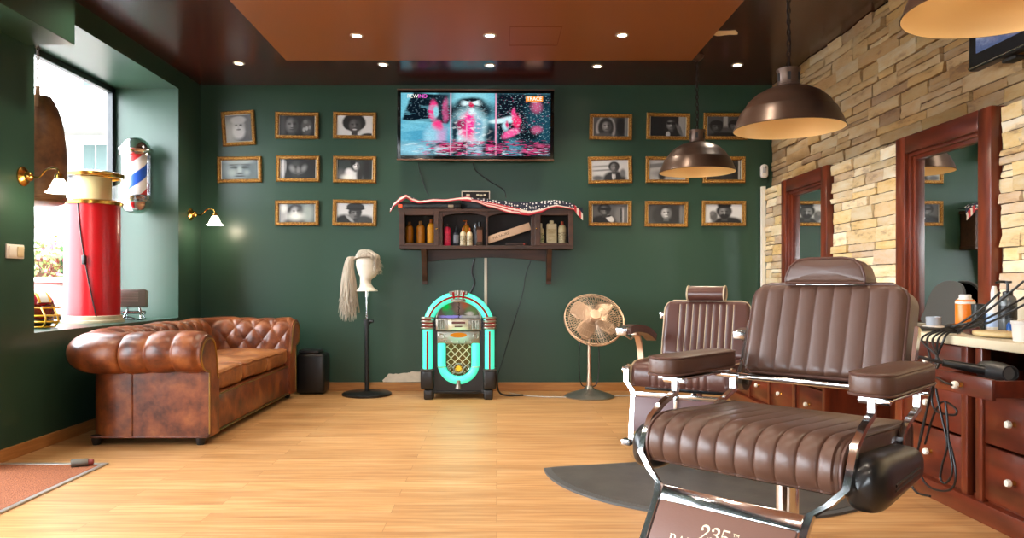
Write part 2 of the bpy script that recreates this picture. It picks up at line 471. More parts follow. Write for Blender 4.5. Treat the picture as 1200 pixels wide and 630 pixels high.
bm = BM(); box2(bm, (XL + .001, YB - .02, 0), (2.1, YB - .0003, .078), bevel=.004); struct('baseboard_back', bm, M['skirting'], smooth=0)
# window in the deep reveal
bm = BM()
fx0, fx1, fw = XO + .005, XO + .06, .05
for a, b in (((fx0, WY0, WZ0), (fx1, WY0 + fw, WZ1)), ((fx0, WY1 - fw, WZ0), (fx1, WY1, WZ1)), ((fx0, WY0, WZ0), (fx1, WY1, WZ0 + fw)), ((fx0, WY0, WZ1 - fw), (fx1, WY1, WZ1))):
    box2(bm, a, b, bevel=.004, seg=1)
win = struct('window_1', bm, M['darkframe'])
bm = BM(); box2(bm, (XO + .025, WY0 + fw, WZ0 + fw), (XO + .031, WY1 - fw, WZ1 - fw)); obj('pane', bm, M['clear'], win, 0)
bm = BM()
for a, b in (((fx0, DY0, 0), (fx1, DY0 + .07, DZ)), ((fx0, DY1 - .07, 0), (fx1, DY1, DZ)), ((fx0, DY0, DZ - .07), (fx1, DY1, DZ)), ((fx0, DY0, 0), (fx1, DY1, .1)), ((fx0, 2.97, 0), (fx1, 3.03, DZ))):
    box2(bm, a, b)
door = struct('door_1', bm, M['darkframe'])
bm = BM(); box2(bm, (XO + .025, DY0 + .05, .08), (XO + .031, DY1 - .05, DZ - .05)); obj('pane', bm, M['clear'], door, 0)
bm = BM()
for x in (-.8, -.13, .54): box2(bm, (x, YF - .1, .9), (x + .06, YF - .05, 2.1))
box2(bm, (-.8, YF - .1, .9), (.6, YF - .05, .96)); box2(bm, (-.8, YF - .1, 2.04), (.6, YF - .05, 2.1))
sf = struct('fill_window', bm, M['darkframe'], smooth=0)  # added opening that lets in fill light from behind the camera
bm = BM(); box2(bm, (-.78, YF - .08, .92), (.58, YF - .074, 2.08)); obj('pane', bm, M['clear'], sf, 0)
bm = BM()
for a, b in (((fx0, -1.2, .35), (fx1, -1.14, 2.1)), ((fx0, 1.74, .35), (fx1, 1.8, 2.1)), ((fx0, .27, .35), (fx1, .33, 2.1)), ((fx0, -1.2, .35), (fx1, 1.8, .41)), ((fx0, -1.2, 2.04), (fx1, 1.8, 2.1))): box2(bm, a, b)
w3 = struct('window_3', bm, M['darkframe'])
bm = BM(); box2(bm, (XO + .025, -1.18, .37), (XO + .031, 1.78, 2.08)); obj('pane', bm, M['clear'], w3, 0)
# ------------------------------------------------------------------ stone wall
def stone_mat():
    m, N, out = new_mat('ledge_stone')
    b = N.n('ShaderNodeBsdfPrincipled'); N.l(b.outputs[0], out.inputs[0])
    at = N.n('ShaderNodeAttribute', attribute_name='tone')
    tc = N.n('ShaderNodeTexCoord')
    mp = N.n('ShaderNodeMapping'); mp.inputs['Scale'].default_value = (1, .5, 1.6); N.l(tc.outputs['Object'], mp.inputs[0])
    nz = N.n('ShaderNodeTexNoise'); nz.inputs['Scale'].default_value = 9; nz.inputs['Detail'].default_value = 8; nz.inputs['Roughness'].default_value = .65; N.l(mp.outputs[0], nz.inputs[0])
    rp = N.n('ShaderNodeValToRGB'); e = rp.color_ramp.elements
    e[0].position = .34; e[0].color = (.62, .52, .44, 1); e[1].position = .6; e[1].color = (1, 1, 1, 1)
    x = e.new(.42); x.color = (.95, .84, .66, 1)
    N.l(nz.outputs[0], rp.inputs[0])
    mx = N.n('ShaderNodeMix', data_type='RGBA', blend_type='MULTIPLY'); mx.inputs[0].default_value = 1
    N.l(at.outputs[0], mx.inputs[6]); N.l(rp.outputs[0], mx.inputs[7]); N.l(mx.outputs[2], b.inputs['Base Color'])
    b.inputs['Roughness'].default_value = .8
    n2 = N.n('ShaderNodeTexNoise'); n2.inputs['Scale'].default_value = 45; n2.inputs['Detail'].default_value = 6; N.l(mp.outputs[0], n2.inputs[0])
    bp = N.n('ShaderNodeBump'); bp.inputs['Strength'].default_value = .5; bp.inputs['Distance'].default_value = .006
    N.l(n2.outputs[0], bp.inputs['Height']); N.l(bp.outputs[0], b.inputs['Normal'])
    return m
M['stone'] = stone_mat()
TONES = [hexc(c) for c in ('#dccbaa', '#e4d5b6', '#d3c09c', '#dcc596', '#ccb38c', '#eadfc6', '#c4b198', '#dacaae', '#d6bb88', '#c2ac94')]
rng = random.Random(7)
def stones(bm, lay, y0, y1, z0, z1, X, depth=(.008, .035), rows=(.045, .085), lens=(.13, .42), light_gain=1.0, ragged=.012):
    z = z0
    while z < z1 - .01:
        h = min(rng.uniform(*rows), z1 - z)
        if z1 - z - h < .03: h = z1 - z
        y = y0
        while y < y1 - .01:
            L = rng.uniform(*lens)
            if y1 - y - L < .09: L = y1 - y
            cells = [(z, h)]
            if h > .065 and rng.random() < .3:
                k = h * rng.uniform(.4, .6); cells = [(z, k), (z + k, h - k)]
            for zz, hh in cells:
                ya, yb = y + .003, y + L - .003
                if y == y0: ya -= rng.uniform(-ragged, ragged)
                if y + L >= y1 - .001: yb += rng.uniform(-ragged, ragged)
                za, zb = zz + .0025, zz + hh - .0025
                dp = rng.uniform(*depth); nu, nv = max(3, int((yb - ya) / .035)), 3
                tone = Vector(rng.choice(TONES)) * light_gain * rng.uniform(.85, 1.08)
                if light_gain < 1: tone = Vector((tone.x, tone.y * .86, tone.z * .70))
                ph = rng.uniform(0, 100); tilt = rng.uniform(-.06, .06); tz = rng.uniform(-.15, .15)
                g = []
                for i in range(nu + 1):
                    col = []
                    for j in range(nv + 1):
                        yy = ya + (yb - ya) * i / nu; z2 = za + (zb - za) * j / nv
                        edge = (i in (0, nu)) or (j in (0, nv))
                        nse = noise.noise(Vector((yy * 14, z2 * 30, ph)))
                        d = dp + nse * .010 + tilt * (yy - (ya + yb) / 2) + tz * (z2 - (za + zb) / 2) - (.006 if edge else 0)
                        w = .0035
                        if i in (0, nu): yy += noise.noise(Vector((z2 * 40, ph, 1))) * w
                        if j in (0, nv): z2 += noise.noise(Vector((yy * 25, ph, j))) * w
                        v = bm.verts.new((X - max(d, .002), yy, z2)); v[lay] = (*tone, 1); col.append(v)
                    g.append(col)
                def back(v):
                    w = bm.verts.new((X, v.co.y, v.co.z)); w[lay] = v[lay]; return w
                for i in range(nu):
                    for j in range(nv): bm.faces.new((g[i][j], g[i][j + 1], g[i + 1][j + 1], g[i + 1][j]))
                loop = [g[i][0] for i in range(nu)] + [g[nu][j] for j in range(nv)] + [g[i][nv] for i in range(nu, 0, -1)] + [g[0][j] for j in range(nv, 0, -1)]
                bk = [back(v) for v in loop]
                ring_faces(bm, loop, bk)
            y += L
        z += h
PX = 2.52   # face of the lower stone panel
bm = BM(); lay = bm.verts.layers.float_color.new('tone')
stones(bm, lay, 1.0, YB - .005, 1.86, ZC - .004, XR, depth=(.006, .03), rows=(.05, .10), lens=(.2, .55), light_gain=.62)
for y0, y1 in ((6.46, 6.925), (4.62, 5.55), (1.0, 3.70)):
    stones(bm, lay, y0, y1, .70, 1.885, PX, depth=(.006, .03), rows=(.05, .10), lens=(.15, .42), light_gain=1.12)  # pendant light put into the stone colour: lower stones paler, upper ones browner
def slabs(bm, lay, a, b):
    k = len(bm.verts); box2(bm, a, b); bm.verts.ensure_lookup_table()
    for v in list(bm.verts)[k:]: v[lay] = (*hexc('#4a3a2c'), 1)
slabs(bm, lay, (XR, YF, 0), (XR + .2, YB, ZC))
for y0, y1 in ((6.46, 6.925), (4.62, 5.55), (1.0, 3.70)): slabs(bm, lay, (PX, y0, 0), (XR - .0005, y1, 1.875))
struct('wall_right', bm, M['stone'], smooth=35)
bm = BM(); box2(bm, (2.478, 6.932, .1), (2.515, 6.975, 1.915), bevel=.002, seg=1); struct('trim_2', bm, pbr('white_trim', '#e9e2d2', .5), smooth=0)
# white plaster patch where the wall paint stops above the skirting
def ragged(o, pts, k, amp, seed):
    r = random.Random(seed); out = []
    for a, b in zip(pts, pts[1:] + pts[:1]):
        for i in range(k):
            t = i / k; out.append((a[0] * (1 - t) + b[0] * t + r.uniform(-amp, amp), a[1] * (1 - t) + b[1] * t + r.uniform(-amp, amp)))
    return out
bm = BM()
poly = [(-1.07, .079), (-1.075, .10), (-1.02, .155), (-.93, .16), (-.84, .163), (-.80, .18), (-.68, .175), (-.6, .17), (-.6, .079)]
poly = [(x, max(.0788, z)) for x, z in ragged(None, poly, 4, .004, 3)]
add_prism(bm, poly, (0, YB - .0035, 0), (1, 0, 0), (0, 0, 1), (0, .003, 0))
struct('trim_3', bm, pbr('bare_plaster', '#d8cdb8', .8, var=.15, vscale=20), smooth=0)
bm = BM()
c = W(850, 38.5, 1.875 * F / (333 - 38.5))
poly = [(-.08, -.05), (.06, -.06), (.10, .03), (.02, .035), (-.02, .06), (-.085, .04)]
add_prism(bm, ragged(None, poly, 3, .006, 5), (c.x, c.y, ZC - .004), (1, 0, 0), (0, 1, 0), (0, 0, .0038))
struct('trim_4', bm, pbr('pale_patch', '#e6d3ae', .8), smooth=0)  # pale irregular plate on the dark ceiling
# hatch outline in the tan ceiling panel
bm = BM()
p0, p1 = W(597, 31, 1.83 * F / 302), W(657, 52, 1.83 * F / 281)
y0, y1 = p1.y, p0.y
y0, y1 = 1.83 * F / (333 - 31), 1.83 * F / (333 - 53)
y0, y1 = min(y0, y1), max(y0, y1)
x0, x1 = (597 - 582) / F * 5.4, (657 - 582) / F * 5.4
for a, b in (((x0, y0), (x1, y0 + .006)), ((x0, y1 - .006), (x1, y1)), ((x0, y0), (x0 + .006, y1)), ((x1 - .006, y0), (x1, y1))):
    box2(bm, (a[0], a[1], PZ - .003), (b[0], b[1], PZ - .0003))
obj('hatch_rim', bm, pbr('tan_dark', '#7c3b16', .5), panel, 0)
# ------------------------------------------------------------------ view outside the window
M['render_wall'] = pbr('white_render', '#efece6', .8)
M['asphalt'] = pbr('pavement_grey', '#a8a49e', .9, var=.2, vscale=2)
bm = BM(); box2(bm, (-60, -20, -.25), (XO - .02, 60, -.15)); struct('pavement', bm, M['asphalt'], smooth=0)
bld = thing('apartment_building', 'white apartment building across the street seen through the window', 'building', (-15.2, 24, -.15))
bm = BM(); box2(bm, (-9, 0, 0), (8.5, 6, 13)); obj('facade', bm, M['render_wall'], bld, 0)
for zz in (2.95, 5.95, 8.95):
    bm = BM(); box2(bm, (-6, -1.3, zz), (4.5, -.001, zz + .28), bevel=.02, seg=1); bal = obj('balcony', bm, pbr('balcony_grey', '#6f6d69', .9), bld)
    bm = BM()
    for i in range(40): add_cyl(bm, (-5.9 + i * .26, -1.22, zz + .28), (-5.9 + i * .26, -1.22, zz + 1.1), .018, n=6)
    box2(bm, (-6, -1.25, zz + 1.1), (4.5, -1.19, zz + 1.15)); obj('railing', bm, pbr('railing_grey', '#c9cbcb', .6), bal)
gl = pbr('grey_green_glass', '#465250', .9, spec=.2)  # one matte grey-green tone for all the building's panes
for xx in (-4.2, -1.2, 1.8):
    for zz in (4.45, 7.45, 10.45):
        bm = BM(); box2(bm, (xx, -.06, zz), (xx + .95, -.002, zz + 1.3)); wo = obj('window_opening', bm, M['render_wall'], bld, 0)
        bm = BM(); box2(bm, (xx + .08, -.09, zz + .1), (xx + .45, -.062, zz + 1.2)); box2(bm, (xx + .50, -.09, zz + .1), (xx + .87, -.062, zz + 1.2)); obj('pane', bm, gl, wo, 0)
# flowering hedge
def leaf_mat():
    m, N, out = new_mat('hedge_leaves')
    b = N.n('ShaderNodeBsdfPrincipled'); N.l(b.outputs[0], out.inputs[0])
    at = N.n('ShaderNodeAttribute', attribute_name='tone'); N.l(at.outputs[0], b.inputs['Base Color']); b.inputs['Roughness'].default_value = .6
    return m
hd = thing('flowering_hedge', 'green hedge dotted with pink flowers outside the window', 'hedge', (-8.6, 14.2, -.15))
def leafball(name, n, cols, seed, dens, size):
    r = random.Random(seed); bm = BM(); lay = bm.verts.layers.float_color.new('tone')
    for i in range(n):
        x = r.uniform(-2.2, 2.2); z = r.uniform(.1, 1.9 + .15 * sin(x * 3)); y = r.uniform(-.5, .3) if z < 1.7 else r.uniform(-.45, .4)
        y = -.5 + abs(r.gauss(0, .12)) if r.random() < .75 else y
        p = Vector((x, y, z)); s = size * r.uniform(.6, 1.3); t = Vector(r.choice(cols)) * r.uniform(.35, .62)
        e = Euler((r.uniform(0, 6), r.uniform(0, 6), r.uniform(0, 6))).to_matrix()
        vs = [bm.verts.new(p + e @ Vector(q) * s) for q in ((-.5, -.1, 0), (0, -.35, .08), (.6, 0, 0), (0, .35, .08))]
        for v in vs: v[lay] = (*t, 1)
        bm.faces.new(vs)
    return obj(name, bm, leaf_mat(), hd, 0)
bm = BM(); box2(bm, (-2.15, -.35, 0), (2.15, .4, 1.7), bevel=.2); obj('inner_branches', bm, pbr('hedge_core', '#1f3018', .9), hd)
f1 = leafball('leaves', 5200, [hexc(c) for c in ('#4f8b3c', '#6fa354', '#37702c', '#86b56a')], 1, 1, .09)
f1['kind'] = 'stuff'
f2 = leafball('blossoms', 900, [hexc(c) for c in ('#e58fb5', '#d96a94', '#f2b8cf', '#c04a62')], 2, 1, .085)
f2['kind'] = 'stuff'
for i, (px, t) in enumerate(((67, 342), (73, 345))):
    dd_ = (8.7, 9.8)[i]; p = W(px, t, dd_); bm = BM()
    add_lathe(bm, [(.0, -.15), (.032, -.15), (.032, p.z - .06), (.038, p.z - .05), (.038, p.z - .02), (.02, p.z), (0, p.z + .008)], (p.x, dd_, 0), 16)
    tag(obj('bollard', bm, pbr('bollard_grey', '#9aa0a4', .5)), ('grey street bollard outside, closer to the helmet', 'grey street bollard outside, closer to the red column')[i], 'bollard')
car = thing('parked_car', 'pale car roof with reddish windows parked outside behind the helmet', 'car', (-6.75, 10.9, -.15), 0.2)
bm = BM(); 
def carbody(u, v):
    a = pi * v; x = -1.9 + 3.8 * u; hw = .8
    prof = .42 + .2 * sin(pi * min(1, u * 1.0))
    return Vector((x, hw * cos(a) * (1 if sin(a) < .6 else .98), .25 + prof * min(1, sin(a) * 1.6)))
add_grid(bm, carbody, 20, 12); obj('body', bm, pbr('car_paint_white', '#e9e2de', .25, coat=.5), car)
bm = BM(); 
def cabin(u, v):
    a = pi * v; x = -1.1 + 2.2 * u; s = sin(pi * u) ** .4
    return Vector((x, .7 * cos(a) * (.85 + .15 * s), .8 + .42 * s * min(1, sin(a) * 1.7)))
add_grid(bm, cabin, 18, 12); obj('cabin', bm, pbr('car_glass_red', '#8a4a44', .15, coat=.5), car)
bm = BM(); box2(bm, (-.8, -.6, 1.18), (.8, .6, 1.25), bevel=.03); obj('roof', bm, pbr('car_roof', '#efeae6', .3), car)
for sx in (-1.2, 1.2):
    for sy in (-.75, .75):
        bm = BM(); add_cyl(bm, (sx, sy - .1, .31), (sx, sy + .1, .31), .31, n=24); obj('wheel', bm, M['rubber'], car)
# ------------------------------------------------------------------ light: daylight, downlights
w = bpy.data.worlds.new('daylight'); SC.world = w; w.use_nodes = True
bg = w.node_tree.nodes['Background']; bg.inputs[0].default_value = (.86, .93, 1.0, 1); bg.inputs[1].default_value = SKY
sun = point('sun', (10, 0, 20), (1, .96, .9), SUN, typ='SUN', angle=.02)
sun.rotation_euler = Vector((-.45, .75, -.62)).to_track_quat('-Z', 'Y').to_euler()
def portal(name, loc, sx, sy, rot):
    l = bpy.data.lights.new(name, 'AREA'); l.shape = 'RECTANGLE'; l.size = sx; l.size_y = sy; l.cycles.is_portal = True
    o = bpy.data.objects.new(name, l); C.objects.link(o); o.location = loc; o.rotation_euler = rot
portal('window_daylight', (XO - .03, (WY0 + WY1) / 2, (WZ0 + WZ1) / 2), WY1 - WY0, WZ1 - WZ0, Vector((1, 0, 0)).to_track_quat('-Z', 'Z').to_euler())
portal('door_daylight', (XO - .03, (DY0 + DY1) / 2, DZ / 2), DY1 - DY0, DZ, Vector((1, 0, 0)).to_track_quat('-Z', 'Z').to_euler())
portal('display_daylight', (XO - .03, .3, 1.225), 3.0, 1.75, Vector((1, 0, 0)).to_track_quat('-Z', 'Z').to_euler())
portal('rear_fill_daylight', (-.1, YF - .2, 1.5), 1.4, 1.2, Vector((0, 1, 0)).to_track_quat('-Z', 'Z').to_euler())  # portal of the added rear opening, for fill
M['lamp_on'] = emit('lamp_glow', (1, .86, .66), 30)
M['trim_white'] = pbr('downlight_trim', '#cfc4b4', .3, .6)
def downlight(x, y, z, label, first=[None]):
    if first[0] is None:
        t = thing('downlight', label, 'ceiling light', (x, y, z), 0, 'downlights in the ceiling')
        bm = BM(); add_lathe(bm, [(.032, -.001), (.034, -.006), (.046, -.006), (.05, -.001)], n=28); obj('trim_ring', bm, M['trim_white'], t)
        bm = BM(); add_lathe(bm, [(0, -.004), (.02, -.0038), (.033, -.0015)], n=24); obj('bulb', bm, M['lamp_on'], t)
        first[0] = t
    else:
        t = dup(first[0], label, (x, y, z))
    s = point('downlight_beam', (x, y, z - .03), (1.0, .88, .72), DOWN, r=.04, typ='SPOT', spot_size=radians(118), spot_blend=.8)
    return t
names_c = ['the window side of the room', 'the framed portraits beside the TV', 'the middle of the TV', 'the TV and its orange logo end', 'the pendant lamps']
for i, (px, py) in enumerate(((280, 74), (449, 75.5), (574, 76.5), (700, 77.5), (864, 76))):
    d = 1.875 * F / (333 - py)
    downlight((px - 582) / F * d, d, ZC, 'downlight in the dark ceiling strip, %s of five in its row' % ('first from the window', 'second from the window', 'middle one', 'second from the stone wall', 'nearest the stone wall')[i])
for i, (px, py) in enumerate(((418, 41.5), (574, 41.5), (729, 41))):
    d = 1.83 * F / (333 - py)
    downlight((px - 582) / F * d, d, PZ, 'small round downlight in the tan ceiling panel, %s' % ('nearest the window', 'middle one beside the hatch', 'nearest the stone wall')[i])
# the rows of the same fittings that go on over and behind the camera
for y in (3.9, 2.2, .4):
    for x in (-1.03, -.05, .92):
        point('downlight_beam', (x, y, PZ - .03), (1.0, .88, .72), DOWN, r=.04, typ='SPOT', spot_size=radians(118), spot_blend=.8)
for y in (4.4, 2.4): point('downlight_beam', (-2.2, y, ZC - .03), (1.0, .88, .72), DOWN, r=.04, typ='SPOT', spot_size=radians(118), spot_blend=.8)
# ================================================================== SOFA
def leather_mat(name, c1, c2, c3, rough=.34, scale=7):
    m, N, out = new_mat(name)
    b = N.n('ShaderNodeBsdfPrincipled'); N.l(b.outputs[0], out.inputs[0])
    tc = N.n('ShaderNodeTexCoord')
    nz = N.n('ShaderNodeTexNoise'); nz.inputs['Scale'].default_value = scale; nz.inputs['Detail'].default_value = 7; nz.inputs['Roughness'].default_value = .62
    N.l(tc.outputs['Object'], nz.inputs[0])
    r = N.n('ShaderNodeValToRGB'); e = r.color_ramp.elements
    e[0].position = .33; e[0].color = (*hexc(c1), 1); e[1].position = .68; e[1].color = (*hexc(c3), 1)
    x = e.new(.5); x.color = (*hexc(c2), 1)
    N.l(nz.outputs[0], r.inputs[0]); N.l(r.outputs[0], b.inputs['Base Color'])
    rr = N.n('ShaderNodeMapRange'); rr.inputs[3].default_value = rough - .06; rr.inputs[4].default_value = rough + .14; N.l(nz.outputs[0], rr.inputs[0]); N.l(rr.outputs[0], b.inputs['Roughness'])
    vo = N.n('ShaderNodeTexVoronoi', feature='DISTANCE_TO_EDGE'); vo.inputs['Scale'].default_value = 90; N.l(tc.outputs['Object'], vo.inputs[0])
    bp = N.n('ShaderNodeBump'); bp.inputs['Strength'].default_value = .12; bp.inputs['Distance'].default_value = .002; N.l(vo.outputs[0], bp.inputs['Height'])
    n3 = N.n('ShaderNodeTexNoise'); n3.inputs['Scale'].default_value = 12; n3.inputs['Detail'].default_value = 3; N.l(tc.outputs['Object'], n3.inputs[0])
    b2 = N.n('ShaderNodeBump'); b2.inputs['Strength'].default_value = .25; b2.inputs['Distance'].default_value = .01; N.l(n3.outputs[0], b2.inputs['Height']); N.l(bp.outputs[0], b2.inputs['Normal'])
    N.l(b2.outputs[0], b.inputs['Normal'])
    return m
M['sofa'] = leather_mat('aged_tan_leather', '#3f1d0e', '#74391a', '#975628', .30)
M['sofa_seat'] = leather_mat('aged_seat_leather', '#5f2f14', '#8e5226', '#ad723c', .36)
M['nail'] = pbr('aged_brass_nail', '#a88a52', .35, 1)
sf0 = (-1.80, 4.60)
XI, YN, YFAR = -2.42, 4.76, 6.44      # inner faces of back, near arm, far arm
XF = -1.80
RC = .06
sofa = thing('chesterfield_sofa', 'tan brown buttoned leather sofa with rolled arms under the window sill', 'sofa', (-2.25, 5.6, 0))
SO = Vector((-2.25, 5.6, 0))
# U-shaped run: from the near arm's front, round the back, to the far arm's front
La = XF - (XI + RC); Lb = (YFAR - RC) - (YN + RC); Lc = pi / 2 * RC
def upath(t, o):
    """t = arc length on the inner line, o = outward offset -> (x, y)"""
    if t < La: return XF - t, YN - o
    t -= La
    if t < Lc:
        a = t / RC; return XI + RC - (RC + o) * sin(a), YN + RC - (RC + o) * cos(a)
    t -= Lc
    if t < Lb: return XI - o, YN + RC + t
    t -= Lb
    if t < Lc:
        a = t / RC; return XI + RC - (RC + o) * cos(a), YFAR - RC + (RC + o) * sin(a)
    t -= Lc
    return XI + RC + t, YFAR + o
LT = 2 * La + 2 * Lc + Lb
# profile (outward offset, z), inside bottom -> over the roll -> outside under the roll
prof = [(-.02, .36), (.0, .44), (.015, .52), (.03, .585), (.055, .64), (.09, .675), (.145, .688), (.205, .682), (.26, .655), (.297, .61), (.302, .56), (.28, .512), (.23, .480), (.15, .468)]
pp = smooth_path([(a, b, 0) for a, b in prof], 4)
plen = [0]
for a, b in zip(pp, pp[1:]): plen.append(plen[-1] + (b - a).length)
PL = plen[-1]
def prof_at(l):
    l = max(0, min(PL, l))
    for i in range(len(pp) - 1):
        if plen[i + 1] >= l:
            f = (l - plen[i]) / max(1e-9, plen[i + 1] - plen[i]); p = pp[i].lerp(pp[i + 1], f); d = (pp[i + 1] - pp[i]).normalized(); return p, Vector((-d.y, d.x, 0))
    return pp[-1], Vector((1, 0, 0))
NB = 18
def tuft(s, l):
    """diamond buttoning on the inside face and over the roll, pleats on the outer roll"""
    a = LT / NB; bb = .115
    u = s / a; v = (l - .045) / bb
    lim = .36
    def dia(u, v):
        p = u + v * .5; q = u - v * .5
        k = abs(sin(pi * p)) * abs(sin(pi * q))
        return .024 * k ** .42
    def ple(u):
        return .022 * abs(sin(pi * u)) ** .30
    f = max(0, min(1, (l - lim) / .06))
    return dia(u, v) * (1 - f) + ple(u) * f
def sofa_surface(i, j):
    s = i * LT; l = j * PL
    p, nn = prof_at(l)
    h = tuft(s, l)
    e = min(1, min(s, LT - s) / .03); h *= e
    fade = min(1, l / .05, (PL - l) / .04); h *= max(0, fade)
    # wave the roll slightly like old stuffing
    o = p.x + nn.x * h; z = p.y + nn.y * h + .005 * sin(s * 9)
    x, y = upath(s, o)
    return Vector((x, y, z)) - SO
bm = BM(); add_grid(bm, sofa_surface, 420, 110)
ra = obj('buttoned_back_and_arms', bm, M['sofa'], sofa, 80)
# buttons at the diamond corners
bm = BM(); a = LT / NB; bb = .115
for k in range(0, 4):
    for i in range(NB + 1):
        s = (i + (.5 if k % 2 else 0)) * a; l = .045 + k * bb
        if s < .03 or s > LT - .03 or l > .37: continue
        p, nn = prof_at(l); x, y = upath(s, p.x); x2, y2 = upath(s, p.x + nn.x)
        nv = Vector((x2 - x, y2 - y, nn.y)).normalized()
        q = Vector((x, y, p.y)) - SO
        a1, b1 = frame_of(nv); Mx = Matrix((a1, b1, nv)).transposed()
        add_lathe(bm, [(.012, -.004), (.011, .003), (.006, .006), (0, .007)], q, 8, Mx)
obj('button_studs', bm, M['sofa'], ra)
# outer body: base under the roll, with leather panels
def outer_path(o): return [upath(i / 160 * LT, o) for i in range(161)]
bm = BM()
op = outer_path(.155); ip = outer_path(.02)
A = [[], [], []]
for x, y in op:
    A[0].append(bm.verts.new((x - SO.x, y - SO.y, .05))); A[1].append(bm.verts.new((x - SO.x, y - SO.y, .30))); A[2].append(bm.verts.new((x - SO.x, y - SO.y, .50)))
B = [[], []]
for x, y in ip:
    B[0].append(bm.verts.new((x - SO.x, y - SO.y, .05))); B[1].append(bm.verts.new((x - SO.x, y - SO.y, .50)))
for r0, r1 in ((A[0], A[1]), (A[1], A[2]), (A[2], B[1]), (B[1], B[0]), (B[0], A[0])):
    for i in range(160): bm.faces.new((r0[i], r0[i + 1], r1[i + 1], r1[i]))
for k in (0, 160): bm.faces.new((A[0][k], A[1][k], A[2][k], B[1][k], B[0][k]))
body = obj('body', bm, M['sofa'], sofa, 40)
bm = BM()   # vertical seams and the horizontal crease of the near side panel
for xx in (-2.26,): add_tube(bm, [(xx - SO.x, YN - .157 - SO.y, .06), (xx - SO.x, YN - .157 - SO.y, .47)], .005, 6)
add_tube(bm, [(XF + .002 - SO.x, YN - .153 - SO.y, .052), (-2.52 - SO.x, YN - .153 - SO.y, .052)], .006, 6)
obj('seam_piping', bm, M['sofa'], body)
# arm fronts: the scroll outline
def scroll(y0, sg):
    o = [(-.02, .05), (-.02, .40)] + [(p.x, p.y) for p in pp[4:]] + [(.160, .468), (.160, .05)]
    bm = BM()
    add_prism(bm, [(sg * (a), b) for a, b in o], (XF - SO.x - .03, y0 - SO.y, 0), (0, 1, 0), (0, 0, 1), (.045, 0, 0))
    return bm, o
for y0, sg in ((YN, -1), (YFAR, 1)):
    bm, o = scroll(y0, sg); f = obj('arm_front', bm, M['sofa'], sofa, 40)
    bm = BM()
    ins = [((a - .105) * .86 + .105, (b - .36) * .93 + .36) for a, b in o]
    add_tube(bm, [(XF + .017 - SO.x, y0 + sg * a - SO.y, b) for a, b in smooth_path([(a, b, 0) for a, b in ins][1:], 2) for a, b in ((a, b),)] if False else [(XF + .017 - SO.x, y0 + sg * a - SO.y, b) for a, b in ins[1:]], .006, 6)
    obj('nailhead_trim', bm, M['nail'], f)
# front rail and seat deck
bm = BM(); box2(bm, (XI - .01 - SO.x, YN - .01 - SO.y, .05), (XF - .005 - SO.x, YFAR + .01 - SO.y, .30), bevel=.02)
obj('front_rail', bm, M['sofa'], sofa)
bm = BM(); add_tube(bm, [(XF + .0 - SO.x, YN - SO.y, .058), (XF - SO.x, YFAR - SO.y, .058)], .007, 6); add_tube(bm, [(XF - .004 - SO.x, YN - SO.y, .29), (XF - .004 - SO.x, YFAR - SO.y, .29)], .006, 6)
obj('rail_piping', bm, M['nail'], sofa)
# three seat cushions
cw = (YFAR - YN) / 3
for k in range(3):
    yc = YN + cw * (k + .5)
    bm = BM(); w_, d_ = cw - .012, .60
    poly = rrect(w_, d_, .05, 5)
    # densify
    dens = []
    for p, q in zip(poly, poly[1:] + poly[:1]):
        n_ = max(1, int(Vector((q[0] - p[0], q[1] - p[1])).length / .05))
        for t in range(n_): dens.append((p[0] + (q[0] - p[0]) * t / n_, p[1] + (q[1] - p[1]) * t / n_))
    add_cushion(bm, dens, (0, 0, 0), (0, 1, 0), (-1, 0, 0), (0, 0, 1), .135, .045, 5, .022)
    for v in bm.verts:
        v.co.z += .012 * noise.noise(v.co * 6 + Vector((k * 7, 0, 0))) + (.008 * noise.noise(v.co * 17) if v.co.z > .04 else 0)
    c = obj('seat_cushion', bm, M['sofa_seat'], sofa, 60, loc=(XI + .315 - SO.x + .0, yc - SO.y, .375))
    bm = BM(); add_tube(bm, [(-y * .985, x * .985, .052 + .012 * noise.noise(Vector((-y, x, .05)) * 6 + Vector((k * 7, 0, 0)))) for x, y in dens], .006, 6, closed=True)
    obj('piping', bm, M['sofa_seat'], c)
for x, y in ((XF - .05, YN - .12), (XF - .05, YFAR + .12), (XI - .08, YN - .12), (XI - .08, YFAR + .12)):
    bm = BM(); add_lathe(bm, [(0, 0), (.022, 0), (.03, .03), (.032, .06), (0, .06)], (x - SO.x, y - SO.y, 0), 16); obj('foot', bm, M['black'], sofa)

# ------------------------------------------------------------------ black box behind the sofa
t = thing('swing_top_bin', 'black rounded floor bin with a lid between sofa and head stand', 'bin', (-1.69, 6.84, 0))
bm = BM(); add_box(bm, (0, 0, .19), (.26, .24, .36), bevel=.03, seg=3); obj('body', bm, M['black'], t)
bm = BM(); add_box(bm, (-.02, 0, .385), (.19, .20, .03), bevel=.012); obj('lid', bm, pbr('black_lid', '#26262a', .3), t)
